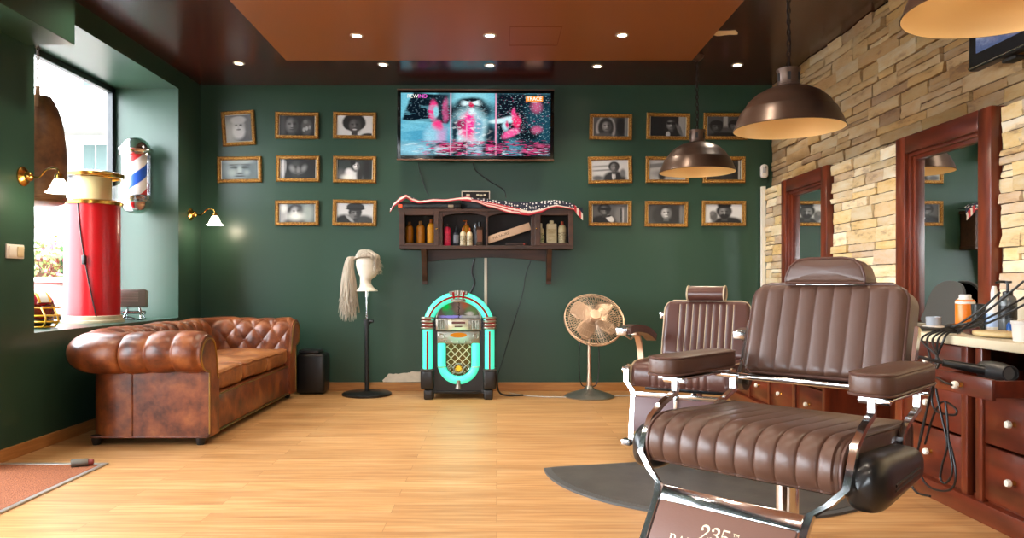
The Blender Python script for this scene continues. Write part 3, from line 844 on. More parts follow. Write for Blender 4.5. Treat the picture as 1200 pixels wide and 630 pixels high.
# ------------------------------------------------------------------ wall sconces
M['opal'] = emit('opal_glow', (1, .90, .72), 14)
def sconce(loc, label):
    t = thing('wall_sconce', label, 'wall lamp', loc, 0, 'brass wall lamps')
    R = Matrix.Rotation(pi / 2, 3, 'Y')
    bm = BM(); add_lathe(bm, [(0, 0), (.058, 0), (.058, .008), (.045, .02), (.03, .028), (.026, .05), (.012, .062), (0, .064)], (0, 0, 0), 28, R); obj('rosette', bm, M['brass'], t)
    bm = BM(); add_tube(bm, [(.05, 0, 0), (.10, -.005, -.005), (.15, -.02, .035), (.20, -.03, .045), (.235, -.04, .03), (.24, -.042, -.005)], .006, 10, k=6); obj('arm', bm, M['brass'], t)
    bm = BM(); add_lathe(bm, [(0, .02), (.02, .018), (.024, -.005), (.022, -.02)], (.24, -.042, -.01), 20); obj('shade_holder', bm, M['brass'], t)
    bm = BM()
    pr = [(.022, -.01), (.034, -.03), (.044, -.055), (.056, -.08), (.072, -.092)]
    def fl(u, v):
        k = v * (len(pr) - 1); i = min(int(k), len(pr) - 2); f = k - i
        r = pr[i][0] * (1 - f) + pr[i + 1][0] * f; z = pr[i][1] * (1 - f) + pr[i + 1][1] * f
        r *= 1 + .05 * v * cos(12 * 2 * pi * u)
        return Vector((.24 + r * cos(2 * pi * u), -.042 + r * sin(2 * pi * u), z - .01))
    add_grid(bm, fl, 72, 12, cu=True); obj('glass_shade', bm, M['opal'], t, 60)
    p = point('sconce_bulb', Vector(loc) + Vector((.24, -.042, -.12)), (1, .82, .58), SCONCE, r=.035)
    return t
sconce((XL, 4.37, 1.635), 'brass wall lamp with lit glass shade above the light switch')
sconce((XL, 6.76, 1.637), 'brass wall lamp with lit glass shade in the corner between window and portraits')
# light switch
t = thing('light_switch', 'white double light switch on the green wall beside the window', 'switch', (XL, 4.29, 1.19))
bm = BM(); add_box(bm, (.006, 0, 0), (.012, .155, .082), bevel=.004); obj('plate', bm, M['white'], t)
for k, mt in ((-.038, M['white']), (.038, pbr('cream_rocker', '#d9c9a2', .4))):
    bm = BM(); add_box(bm, (.015, k, 0), (.008, .055, .058), rot=Euler((0, .06, 0)), bevel=.002); obj('rocker', bm, mt, t)
# ------------------------------------------------------------------ barber pole
def pole_mat():
    m, N, out = new_mat('barber_stripes')
    b = N.n('ShaderNodeBsdfPrincipled'); N.l(b.outputs[0], out.inputs[0]); b.inputs['Roughness'].default_value = .4
    tc = N.n('ShaderNodeTexCoord'); sp = N.n('ShaderNodeSeparateXYZ'); N.l(tc.outputs['Object'], sp.inputs[0])
    at = N.n('ShaderNodeMath', operation='ARCTAN2'); N.l(sp.outputs[1], at.inputs[0]); N.l(sp.outputs[0], at.inputs[1])
    a2 = N.n('ShaderNodeMath', operation='DIVIDE'); a2.inputs[1].default_value = 2 * pi; N.l(at.outputs[0], a2.inputs[0])
    zz = N.n('ShaderNodeMath', operation='MULTIPLY_ADD'); zz.inputs[1].default_value = 2.35; zz.inputs[2].default_value = .52; N.l(sp.outputs[2], zz.inputs[0])
    sb = N.n('ShaderNodeMath', operation='SUBTRACT'); N.l(zz.outputs[0], sb.inputs[0]); N.l(a2.outputs[0], sb.inputs[1])
    fr = N.n('ShaderNodeMath', operation='FRACT'); N.l(sb.outputs[0], fr.inputs[0])
    r = N.n('ShaderNodeValToRGB'); r.color_ramp.interpolation = 'CONSTANT'; e = r.color_ramp.elements
    e[0].position = 0; e[0].color = (*hexc('#d8262b'), 1); e[1].position = .25; e[1].color = (*hexc('#f2ece6'), 1)
    x = e.new(.5); x.color = (*hexc('#1f58c4'), 1); x = e.new(.75); x.color = (*hexc('#f2ece6'), 1)
    N.l(fr.outputs[0], r.inputs[0]); N.l(r.outputs[0], b.inputs['Base Color'])
    return m
bp_ = thing('barber_pole', 'chrome and glass barber pole with red white and blue stripes beside the window', 'barber pole', (-3.075, 6.33, 1.925))
PS = .85
bm = BM(); add_lathe(bm, [(0, .325), (.05, .318), (.09, .29), (.112, .25), (.118, .232), (.135, .228), (.138, .215), (.128, .205), (.122, .19), (.128, .182), (.118, .17), (0, .17)], n=40); obj('top_cap', bm, M['chrome'], bp_)
bm = BM(); add_lathe(bm, [(0, -.325), (.05, -.318), (.09, -.295), (.115, -.255), (.122, -.235), (.136, -.225), (.136, -.21), (.122, -.20), (.12, -.185), (.126, -.178), (.118, -.17), (0, -.17)], n=40); obj('bottom_cap', bm, M['chrome'], bp_)
bm = BM(); add_lathe(bm, [(.085, -.17), (.085, .17)], n=40); obj('striped_core', bm, pole_mat(), bp_)
bm = BM(); add_lathe(bm, [(.112, -.17), (.112, .17)], n=40); obj('glass_tube', bm, clear('pole_glass', refl=1.2), bp_)
bm = BM(); 
for z in (.2, -.2): box2(bm, (-.03, .1, z - .02), (.03, WY1 - 6.33 - .001, z + .02), bevel=.004)
box2(bm, (-.04, WY1 - 6.33 - .012, -.26), (.04, WY1 - 6.33 - .001, .26), bevel=.004); obj('wall_bracket', bm, M['chrome_worn'], bp_)
# ------------------------------------------------------------------ red column display with glass head
rc = thing('red_column_lamp', 'tall red cylinder with brass rimmed glass head standing on the window sill', 'display column', (-3.135, 5.76, WZ0))
M['redgloss'] = pbr('red_enamel', '#bd0e17', .3, spec=.4, var=.12, vscale=5)
bm = BM(); add_lathe(bm, [(0, 0), (.225, 0), (.225, .018), (.212, .022), (.212, .05), (.198, .055)], n=48); obj('base_ring', bm, pbr('cream_ring', '#cdbb9a', .4, var=.3, vscale=12), rc)
bm = BM(); add_lathe(bm, [(.196, .05), (.196, .905), (0, .905)], n=56); obj('red_drum', bm, M['redgloss'], rc)
bm = BM(); add_lathe(bm, [(.19, .9), (.215, .902), (.218, .925), (.205, .935), (.195, .935)], n=48); obj('lower_rim', bm, M['brass'], rc)
bm = BM(); add_lathe(bm, [(.203, .93), (.203, 1.12)], n=48); obj('glass_cylinder', bm, clear('column_glass', (.97, .97, .94)), rc)
bm = BM(); add_lathe(bm, [(.0, .932), (.135, .932), (.135, 1.115), (0, 1.115)], n=40); obj('cream_liner', bm, pbr('cream_card', '#e2cf97', .6), rc)
bm = BM(); add_lathe(bm, [(.195, 1.115), (.218, 1.115), (.224, 1.13), (.224, 1.145), (.20, 1.155), (.12, 1.162), (0, 1.164)], n=48); obj('top_rim', bm, M['brass'], rc)
bm = BM(); pts = []
for t_ in range(13):
    f = t_ / 12; an = -pi / 2 + .0 + .62 * f ** 1.4; pts.append((.203 * cos(an), .203 * sin(an), .90 - .85 * f))
add_tube(bm, pts, .005, 6, k=3)
pm = Vector(pts[6]); add_box(bm, pm * 1.0 + Vector((0, -.008, 0)), (.028, .03, .07), bevel=.006); obj('cable_with_switch', bm, M['black'], rc)
# ------------------------------------------------------------------ leather punch bag
pb = thing('punch_bag', 'old brown leather boxing bag hanging in the window', 'punch bag', (-3.09, 5.0, 1.53))
M['bag'] = leather_mat('bag_leather', '#3a2214', '#6b4528', '#8a6038', .42, 5)
bm = BM(); add_lathe(bm, [(0, 0), (.12, .003), (.158, .02), (.17, .06), (.172, .3), (.168, .42), (.155, .52), (.135, .60), (.112, .66), (.09, .705), (.07, .732), (0, .728)], n=40)
for v in bm.verts:
    if v.co.z > .5: v.co.x += .03 * (v.co.z - .5); 
    v.co += Vector((noise.noise(v.co * 6), noise.noise(v.co * 6 + Vector((9, 0, 0))), 0)) * .008
obj('bag', bm, M['bag'], pb)
bm = BM(); add_lathe(bm, [(.163, .035), (.172, .04), (.174, .055), (.171, .06)], n=40); obj('stitched_band', bm, M['bag'], pb)
for k in range(4):
    an = k * pi / 2 + .5; bm = BM()
    add_strap(bm, [(.125 * cos(an), .125 * sin(an), .64), (.075 * cos(an), .075 * sin(an), .735), (.012 * cos(an), .012 * sin(an), .80)], (-sin(an), cos(an), 0), .022, .004, k=4); obj('strap', bm, M['bag'], pb)
bm = BM(); z = .80
while z < WZ1 - 1.53 - .03:
    k = int(z / .03); an = pi / 2 * (k % 2)
    add_tube(bm, [(.009 * cos(a) * cos(an), .009 * cos(a) * sin(an), z + .017 + .02 * sin(a)) for a in [2 * pi * i / 10 for i in range(10)]], .003, 5, closed=True); z += .03
add_lathe(bm, [(.0, -.001), (.03, -.001), (.02, -.02), (0, -.03)], (0, 0, WZ1 - 1.53), 16); obj('chain', bm, pbr('rusty_chain', '#4a3424', .6, .3), pb)
# ------------------------------------------------------------------ football helmet
hm = thing('football_helmet', 'maroon american football helmet with yellow face cage on the window sill', 'helmet', (-3.12, 5.02, WZ0), radians(-30))
M['maroon_shell'] = pbr('maroon_shell', '#7c1020', .15, coat=.6)
bm = BM()
def shell(u, v):
    a = 2 * pi * u; e = -.62 + v * (pi / 2 + .62)
    r = Vector((.125 * cos(e) * cos(a), .112 * cos(e) * sin(a), .13 + .122 * sin(e)))
    if cos(a) > .55 and e < .25: r.x *= .80
    return r
add_grid(bm, shell, 40, 20, cu=True); sh_ = obj('shell', bm, M['maroon_shell'], hm, 60)
bm = BM(); add_strap(bm, [(.127 * cos(e) , 0, .13 + .124 * sin(e)) for e in [.35 + i * .13 for i in range(19)]], (0, 1, 0), .055, .004); obj('centre_stripe', bm, pbr('stripe_white', '#e8e2da', .3), hm)
bm = BM()
for sy in (-.034, .034): add_strap(bm, [(.1275 * cos(e), sy, .129 + .1205 * sin(e)) for e in [.35 + i * .13 for i in range(19)]], (0, 1, 0), .014, .005)
obj('gold_stripe', bm, pbr('stripe_gold', '#e0a51a', .3), hm)
M['cage'] = pbr('yellow_cage', '#e3aa18', .3, coat=.3)
bm = BM()
for z, fx, hw in ((.135, .15, .105), (.085, .20, .10), (.045, .205, .09), (.01, .17, .07)):
    add_tube(bm, [(.03, -.112, max(.02, z)), (.10, -hw - .004, z), (fx - .02, -hw * .6, z), (fx, 0, z), (fx - .02, hw * .6, z), (.10, hw + .004, z), (.03, .112, max(.02, z))], .006, 8, k=5)
for y in (-.04, .04): add_tube(bm, [(.145, y, .137), (.19, y, .087), (.197, y, .045), (.163, y, .01)], .006, 8, k=5)
for y in (-.112, .112): add_tube(bm, [(.03, y, .135), (.03, y, .02)], .006, 8)
obj('face_cage', bm, M['cage'], hm)
bm = BM(); add_cushion(bm, rrect(.11, .19, .04, 4), (.0, 0, .028), (1, 0, 0), (0, 1, 0), (0, 0, 1), .05, .02, 3); obj('inner_padding', bm, M['black_matte'], hm)
# ------------------------------------------------------------------ small radio
rd = thing('tabletop_radio', 'small grey ribbed speaker box on a metal stand behind the red column', 'radio', (-2.99, 6.12, WZ0), radians(15))
M['radio'] = pbr('grey_box', '#77736c', .5)
bm = BM(); add_box(bm, (0, 0, .175), (.20, .12, .14), rot=Euler((radians(-8), 0, 0)), bevel=.008); b_ = obj('body', bm, M['radio'], rd)
bm = BM()
for i in range(11): add_box(bm, (-.02 , -.062 + .0, .122 + i * .0105), (.13, .006, .0045), rot=Euler((radians(-8), 0, 0)))
obj('ribbed_grille', bm, pbr('grille_grey', '#a29d93', .4), b_)
bm = BM()
for sx in (-.07, .07):
    add_tube(bm, [(sx, -.09, .006), (sx * .8, -.03, .05), (sx * .6, .0, .11)], .006, 8, k=4); add_tube(bm, [(sx, .09, .006), (sx * .8, .03, .05), (sx * .6, 0, .11)], .006, 8, k=4)
    add_tube(bm, [(sx, -.095, .006), (sx, .095, .006)], .006, 8)
add_cyl(bm, (-.09, 0, .06), (.09, 0, .06), .014); obj('stand', bm, M['chrome_worn'], rd)
bm = BM(); add_tube(bm, [(.08, -.05, .01), (.05, -.11, .008), (-.03, -.10, .03), (-.09, -.12, .01), (-.13, -.06, .008), (-.04, -.08, .01), (.03, -.13, .008)], .005, 6, k=6); obj('cord', bm, M['black'], rd)
bm = BM(); add_cyl(bm, (-.105, 0, .2), (-.118, 0, .2), .02); add_tube(bm, [(-.115, 0, .2), (-.14, -.01, .24), (-.12, -.02, .27)], .005, 6, k=4); obj('crank', bm, M['chrome_worn'], rd)
# ------------------------------------------------------------------ door mat
dm = thing('door_mat', 'sunken brown coir door mat in a metal edge by the left wall', 'door mat', (-2.48, 3.2, 0))
def coir():
    m, N, out = new_mat('coir')
    b = N.n('ShaderNodeBsdfPrincipled'); N.l(b.outputs[0], out.inputs[0]); b.inputs['Roughness'].default_value = .95
    tc = N.n('ShaderNodeTexCoord'); nz = N.n('ShaderNodeTexNoise'); nz.inputs['Scale'].default_value = 160; nz.inputs['Detail'].default_value = 4; N.l(tc.outputs['Object'], nz.inputs[0])
    r = N.n('ShaderNodeValToRGB'); e = r.color_ramp.elements; e[0].position = .35; e[0].color = (*hexc('#6b3518'), 1); e[1].position = .68; e[1].color = (*hexc('#a8633a'), 1)
    N.l(nz.outputs[0], r.inputs[0]); N.l(r.outputs[0], b.inputs['Base Color'])
    bp = N.n('ShaderNodeBump'); bp.inputs['Strength'].default_value = .8; bp.inputs['Distance'].default_value = .006; N.l(nz.outputs[0], bp.inputs['Height']); N.l(bp.outputs[0], b.inputs['Normal'])
    return m
bm = BM(); box2(bm, (-.287, -1.5, .0005), (.295, .905, .005)); obj('coir_pile', bm, coir(), dm, 0)
bm = BM()
for a, b in (((-.287, .905, .0005), (.32, .935, .008)), ((.295, -1.5, .0005), (.32, .905, .008))): box2(bm, a, b, bevel=.001, seg=1)
obj('metal_edge', bm, pbr('aluminium', '#c9c5bd', .35, .8), dm, 0)
t = thing('door_stop', 'short metal tube lying on the corner of the brown door mat', 'door stop', (-2.27, 4.06, .0265), radians(20))
bm = BM(); add_lathe(bm, [(.012, -.05), (.02, -.05), (.021, -.044), (.021, .03), (.019, .034), (.0, .034)], n=20, M=Matrix.Rotation(pi / 2, 3, 'Y')); obj('sleeve', bm, pbr('tube_grey', '#6f6a60', .4, .6), t)
bm = BM(); add_lathe(bm, [(0, .034), (.016, .034), (.016, .055), (.011, .06), (0, .06)], n=20, M=Matrix.Rotation(pi / 2, 3, 'Y')); obj('end_cap', bm, pbr('cap_red', '#7a2a22', .5), t)
# ================================================================== FRAMED PORTRAITS
def gold_mat():
    m, N, out = new_mat('carved_gilt')
    b = N.n('ShaderNodeBsdfPrincipled'); N.l(b.outputs[0], out.inputs[0])
    tc = N.n('ShaderNodeTexCoord'); vo = N.n('ShaderNodeTexVoronoi'); vo.inputs['Scale'].default_value = 95; N.l(tc.outputs['Object'], vo.inputs[0])
    r = N.n('ShaderNodeValToRGB'); e = r.color_ramp.elements; e[0].color = (*hexc('#dba94e'), 1); e[1].position = .62; e[1].color = (*hexc('#85581f'), 1)
    N.l(vo.outputs[0], r.inputs[0]); N.l(r.outputs[0], b.inputs['Base Color']); b.inputs['Metallic'].default_value = .4; b.inputs['Roughness'].default_value = .4
    bp = N.n('ShaderNodeBump'); bp.inputs['Strength'].default_value = .7; bp.inputs['Distance'].default_value = .004; bp.invert = True; N.l(vo.outputs[0], bp.inputs['Height']); N.l(bp.outputs[0], b.inputs['Normal'])
    return m
M['gilt'] = gold_mat(); M['gilt_in'] = pbr('gilt_lip', '#8c6428', .35, .6); M['passe'] = pbr('white_mount', '#dcd6c8', .7)
def frame(px0, py0, px1, py1, tilt, label, bgc, shapes, aspect=None, group='gilt framed portraits on the green wall'):
    d = YB - .03
    c = W((px0 + px1) / 2, (py0 + py1) / 2, d); w = (px1 - px0) / F * d; h = (py1 - py0) / F * d
    t = thing('framed_portrait', label, 'picture', (c.x, YB - .002, c.z), 0, group)
    t.rotation_euler = (0, radians(tilt), 0)
    fw = .033
    bm = BM()
    # moulding: four mitred bars with a stepped section
    secs = [(0, 0), (0, -.022), (.008, -.028), (.018, -.024), (.027, -.026), (fw, -.014), (fw, -.006)]
    cor = [(-1, -1), (1, -1), (1, 1), (-1, 1)]
    rings = []
    for sx, sz in cor:
        rings.append([bm.verts.new((sx * (w / 2 - a), b, sz * (h / 2 - a))) for a, b in secs])
    for i in range(4):
        A, B = rings[i], rings[(i + 1) % 4]
        for k in range(len(secs) - 1): bm.faces.new((A[k], B[k], B[k + 1], A[k + 1]))
    bm.faces.new([r[0] for r in rings])
    obj('moulding', bm, M['gilt'], t, 25)
    iw, ih = w - 2 * fw + .006, h - 2 * fw + .006
    pc = slab_picture('mount', iw, ih, .003, M['passe'], t); pc.location = (0, -.0085, 0)
    iw2 = iw - .020 if w > h else iw - .010
    ih2 = ih - .004 if w > h else ih - .018
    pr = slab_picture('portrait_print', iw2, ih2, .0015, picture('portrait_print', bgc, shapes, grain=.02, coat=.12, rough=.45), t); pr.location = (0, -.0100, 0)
    return t
def face(cx, cy, r, tone, hair=.06, hat=None, smile=False, beard=None, asp=.62, look=0, shade=.55, eyes=True):
    """generic head for a small black-and-white print; asp = print height / width"""
    ry = r / asp
    s = []
    dk = tone * .30
    s.append(('e', cx - r * .05, cy + ry * .25, r * 1.12, ry * 1.02, hair, .18))
    s.append(('b', cx, cy - ry * .9, r * .42, ry * .5, tone * .6, .3))
    s.append(('e', cx, cy - ry * .05, r * .78, ry * .92, tone * .85, .2))
    s.append(('e', cx - r * .18 + look * r, cy + ry * .05, r * .45, ry * .62, min(1, tone * 1.45 + .03), .8, 0, .8))
    s.append(('e', cx + r * .50, cy, r * .36, ry * .85, tone * shade, .7, 0, .9))
    if beard is not None: s.append(('e', cx, cy - ry * .60, r * .66, ry * .45, beard, .35))
    if eyes:
        for k in (-1, 1):
            s.append(('e', cx + look * r + k * r * .30, cy + ry * .14, r * .20, ry * .09, dk * .7, .7, 0, .85))
            s.append(('b', cx + look * r + k * r * .31, cy + ry * .27, r * .17, ry * .03, dk * .6, .7, -6 * k, .7))
    s.append(('e', cx + look * r * 1.3, cy - ry * .10, r * .10, ry * .24, min(1, tone * 1.7 + .04), .8, 0, .7))
    s.append(('e', cx + look * r, cy - ry * .32, r * .16, ry * .05, dk, .7, 0, .8))
    if smile: s.append(('e', cx + look * r, cy - ry * .56, r * .30, ry * .09, .80, .35))
    else: s.append(('e', cx + look * r, cy - ry * .56, r * .26, ry * .05, dk * .8, .6, 0, .85))
    if hat:
        s.append(('e', cx, cy + ry * .80, r * 1.0, ry * .42, hat, .12)); s.append(('b', cx, cy + ry * .55, r * 1.25, ry * .07, hat * .8, .3, 4))
    return s
def glare(cx, cy, rx, ry, a=.8): return ('e', cx, cy, rx, ry, (.92, .93, .9), .9, 0, a)  # lamp reflection painted into the print as a soft pale spot
P = []
# ---- window side group
P.append((259.5, 129.5, 298, 170, -3.5, 'upright portrait of an old man with a pale beard, hanging crooked', .36,
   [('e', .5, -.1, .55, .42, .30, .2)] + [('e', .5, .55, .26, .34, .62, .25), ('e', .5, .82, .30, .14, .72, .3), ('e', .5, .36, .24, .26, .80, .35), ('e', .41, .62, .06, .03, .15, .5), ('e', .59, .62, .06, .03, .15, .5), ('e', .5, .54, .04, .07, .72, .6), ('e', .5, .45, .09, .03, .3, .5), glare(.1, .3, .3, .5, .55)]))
P.append((254, 183, 306, 213.5, -.8, 'framed close-up of a frowning elderly face below the crooked portrait', (.20, .26, .27),
   [('e', .52, .5, .44, .8, (.50, .56, .57), .3), ('e', .8, .4, .18, .7, (.34, .40, .42), .6), ('e', .35, .62, .11, .07, (.16, .2, .21), .5), ('e', .65, .62, .11, .07, (.16, .2, .21), .5), ('b', .35, .76, .13, .035, (.2, .24, .25), .6, 6), ('b', .65, .76, .13, .035, (.2, .24, .25), .6, -6), ('e', .5, .45, .06, .2, (.66, .72, .72), .7), ('e', .5, .30, .10, .05, (.26, .3, .3), .6), ('e', .5, .16, .15, .04, (.2, .22, .22), .5), ('e', .3, .35, .1, .16, (.62, .68, .68), .8), ('e', .7, .35, .08, .14, (.56, .62, .62), .8), ('e', .5, .92, .35, .12, (.62, .67, .67), .7)]))
P.append((322, 131, 373, 162, .8, 'framed portrait of a dark shaded face beside a raised ringed hand', .09,
   face(.34, .52, .24, .33, .03, asp=.58, look=.05) + [('e', .78, .42, .15, .4, .30, .35), ('e', .70, .3, .04, .10, .62, .4), ('e', .78, .36, .04, .10, .66, .4), ('e', .86, .42, .035, .1, .55, .4), ('e', .74, .7, .06, .09, .42, .5), ('e', .1, .5, .08, .6, .24, .7)]))
P.append((390, 131, 440.5, 162, 1, 'framed portrait of a laughing man with big curly hair on a white ground', .82,
   [('e', .48, .66, .34, .45, .04, .12), ('e', .30, .55, .12, .25, .04, .2), ('e', .68, .6, .12, .25, .04, .2)] + face(.5, .5, .21, .26, .05, smile=True, asp=.58, shade=.8) + [('e', .9, .0, .2, .12, .12, .3)]))
P.append((323, 182, 374, 212.5, .5, 'framed shadowed close-up of a face with bright cheeks in the middle row', .06,
   face(.5, .5, .30, .15, .02, asp=.58) + [('e', .34, .50, .07, .16, .50, .9, 12), ('e', .67, .52, .07, .16, .50, .9, -12), ('e', .51, .42, .05, .18, .48, .7), ('e', .5, .26, .14, .05, .3, .6), ('e', .07, .5, .05, .6, .75, .6), ('e', .14, .62, .03, .3, .55, .6)]))
P.append((390, 182.5, 440.5, 214, .8, 'framed picture of a smiling person in a white top leaning sideways', (.17, .20, .19),
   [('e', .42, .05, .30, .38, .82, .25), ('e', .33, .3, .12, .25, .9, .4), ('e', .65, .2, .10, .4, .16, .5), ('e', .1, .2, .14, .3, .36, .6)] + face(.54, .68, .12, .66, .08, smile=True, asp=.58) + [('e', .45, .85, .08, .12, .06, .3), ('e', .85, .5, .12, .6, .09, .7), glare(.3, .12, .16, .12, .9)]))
P.append((322, 234.5, 373, 264, 0, 'framed portrait washed out by a lamp reflection painted into the print', (.42, .46, .45),
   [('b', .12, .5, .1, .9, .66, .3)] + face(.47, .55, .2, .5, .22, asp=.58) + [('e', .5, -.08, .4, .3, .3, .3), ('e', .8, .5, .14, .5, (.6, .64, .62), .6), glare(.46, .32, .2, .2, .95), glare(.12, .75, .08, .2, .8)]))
P.append((389.5, 234, 441, 264.5, 1.2, 'framed portrait of a man in a tweed flat cap with a hand at his face', .78,
   [('e', .22, .0, .3, .42, .10, .25), ('e', .75, -.02, .34, .42, .22, .25)] + face(.52, .48, .17, .30, .08, asp=.58) + [('e', .52, .82, .25, .22, .17, .12), ('e', .52, .72, .27, .07, .10, .2), ('e', .40, .28, .08, .16, .45, .4), ('e', .36, .2, .05, .22, .62, .5, 30)]))
# ---- stone wall side group
P.append((691, 133, 741, 163, 1, 'framed portrait of a person in a pale hood looking out', .33,
   [('e', .36, .4, .29, .68, .70, .1), ('e', .36, .45, .23, .56, .16, .15)] + face(.38, .52, .17, .46, .06, asp=.6) + [('e', .80, .5, .16, .6, .10, .5), ('e', .3, -.05, .3, .22, .3, .3), ('b', .95, .5, .04, .9, .5, .3)]))
P.append((758, 132, 809, 163, 1.2, 'framed dark portrait of a man in glasses resting fingers on his temple', .05,
   [('b', .9, .5, .1, .9, .62, .3), ('e', .55, .02, .36, .3, .04, .3)] + face(.58, .58, .16, .42, .03, asp=.6, shade=.4) + [('b', .52, .66, .06, .06, .03, .3), ('b', .64, .66, .06, .06, .03, .3), ('b', .58, .69, .14, .015, .03, .4), ('e', .50, .08, .06, .16, .78, .3), ('e', .80, .35, .04, .26, .42, .4, 14), ('e', .86, .32, .03, .24, .4, .4, 10)]))
P.append((825, 132, 877, 163, .5, 'framed picture of two people in hats, partly behind the pendant lamp', .30,
   face(.25, .45, .17, .22, .06, asp=.6, hat=.07) + face(.75, .5, .15, .3, .1, asp=.6, hat=.09) + [('e', .5, .0, .5, .2, .08, .3), ('b', .5, .8, .06, .3, .66, .4)]))
P.append((689.5, 183, 741, 214.5, -1.2, 'framed picture of a man in a suit speaking outdoors', .76,
   [('b', .3, .7, .3, .05, .55, .5, 4), ('b', .3, .5, .3, .04, .5, .5, 4), ('e', .62, .0, .34, .45, .13, .2), ('e', .60, .2, .05, .2, .85, .3), ('b', .61, .14, .018, .18, .1, .3)] + face(.62, .62, .14, .34, .08, asp=.6) + [('e', .86, .35, .08, .2, .4, .5), ('e', .15, .1, .16, .14, .35, .5)]))
P.append((757, 183, 808, 214, .5, 'framed pale picture half covered by the hanging lamp', .66,
   [('b', .2, .72, .3, .1, .42, .5, 12), ('e', .5, .3, .4, .2, .5, .5), ('e', .35, .2, .1, .25, .16, .4)] + face(.68, .5, .15, .4, .08, asp=.6)))
P.append((824, 183, 874, 214, 0, 'framed dark picture peeping out beyond the far hanging lamp', .16,
   face(.45, .5, .2, .3, .05, asp=.6) + [('e', .82, .4, .1, .5, .09, .4), ('b', .95, .5, .03, .9, .6, .3)]))
P.append((690, 235, 740.5, 264.5, .2, 'framed portrait of a performer in dark glasses and bow tie', .34,
   [('e', .32, .0, .42, .4, .05, .2), ('e', .5, .22, .10, .2, .85, .25, 20), ('e', .46, .36, .08, .05, .04, .3, 20)] + face(.34, .68, .17, .30, .05, smile=True, asp=.6, eyes=False) + [('b', .35, .74, .16, .07, .03, .3, -8), ('e', .8, .4, .16, .5, .46, .5), ('b', .82, .4, .02, .4, .12, .4), ('b', .88, .35, .02, .4, .7, .4)]))
P.append((756, 235.5, 806.5, 265.5, .8, 'framed portrait of a smiling woman with long curly hair', .26,
   [('e', .5, .45, .34, .62, .09, .35), ('e', .24, .4, .14, .4, .14, .5), ('e', .78, .4, .14, .4, .12, .5)] + face(.5, .55, .18, .55, .1, smile=True, asp=.6, shade=.7) + [('e', .93, .5, .05, .6, .45, .6)]))
P.append((823, 235, 874.5, 264.5, .4, 'framed portrait of a bearded man resting his head on his hand', .85,
   [('e', .62, .0, .45, .32, .08, .25)] + face(.52, .55, .20, .40, .05, asp=.6, beard=.07, shade=.6) + [('e', .52, .95, .2, .16, .04, .2), ('e', .22, .35, .11, .28, .34, .35), ('e', .17, .5, .06, .12, .45, .5)]))
for p in P: frame(*p)
# alarm sensor
t = thing('motion_sensor', 'small white alarm sensor on the green wall next to the stone wall', 'sensor', W(894.5, 201, YB - .0))
bm = BM(); add_cushion(bm, rrect(.068, .13, .03, 5), (0, -.022, 0), (1, 0, 0), (0, 0, 1), (0, -1, 0), .042, .012, 3, .004); obj('housing', bm, M['white'], t)
bm = BM(); add_box(bm, (-.006, -.047, .008), (.03, .004, .05), bevel=.0015); obj('lens', bm, pbr('sensor_lens', '#b8bcc0', .3), t)
bm = BM(); add_box(bm, (.008, -.047, .036), (.012, .006, .014), bevel=.002); obj('indicator', bm, M['black'], t)
# ================================================================== TELEVISION
d = 6.83
a, b = W(465, 104.5, d), W(649.5, 188, d)
tv = thing('television', 'wide flat TV on the green wall showing a blue and pink music video', 'television', ((a.x + b.x) / 2, d, (a.z + b.z) / 2))
w, h = b.x - a.x, a.z - b.z
tilt = tv; tv.rotation_euler = (0, radians(.3), 0)
bm = BM(); add_box(bm, (0, .022, 0), (w - .004, .044, h - .014), bevel=.006); obj('casing', bm, pbr('tv_gloss_black', '#08080a', .15), tv)
M['tvrim'] = pbr('tv_copper_rim', '#7d5c4c', .3, .7)
bm = BM(); add_box(bm, (0, .016, h / 2 - .004), (w, .05, .011), bevel=.003); add_box(bm, (0, .016, -h / 2 + .006), (w, .05, .013), bevel=.003); obj('rim', bm, M['tvrim'], tv)
sx0, sx1, sy0, sy1 = 469.8, 645, 109.2, 182.4
sa, sb = W(sx0, sy0, d), W(sx1, sy1, d)
cyan = (.42, .72, .80); dk = (.03, .06, .09); pink = (.93, .25, .52); wht = (.85, .95, .97)
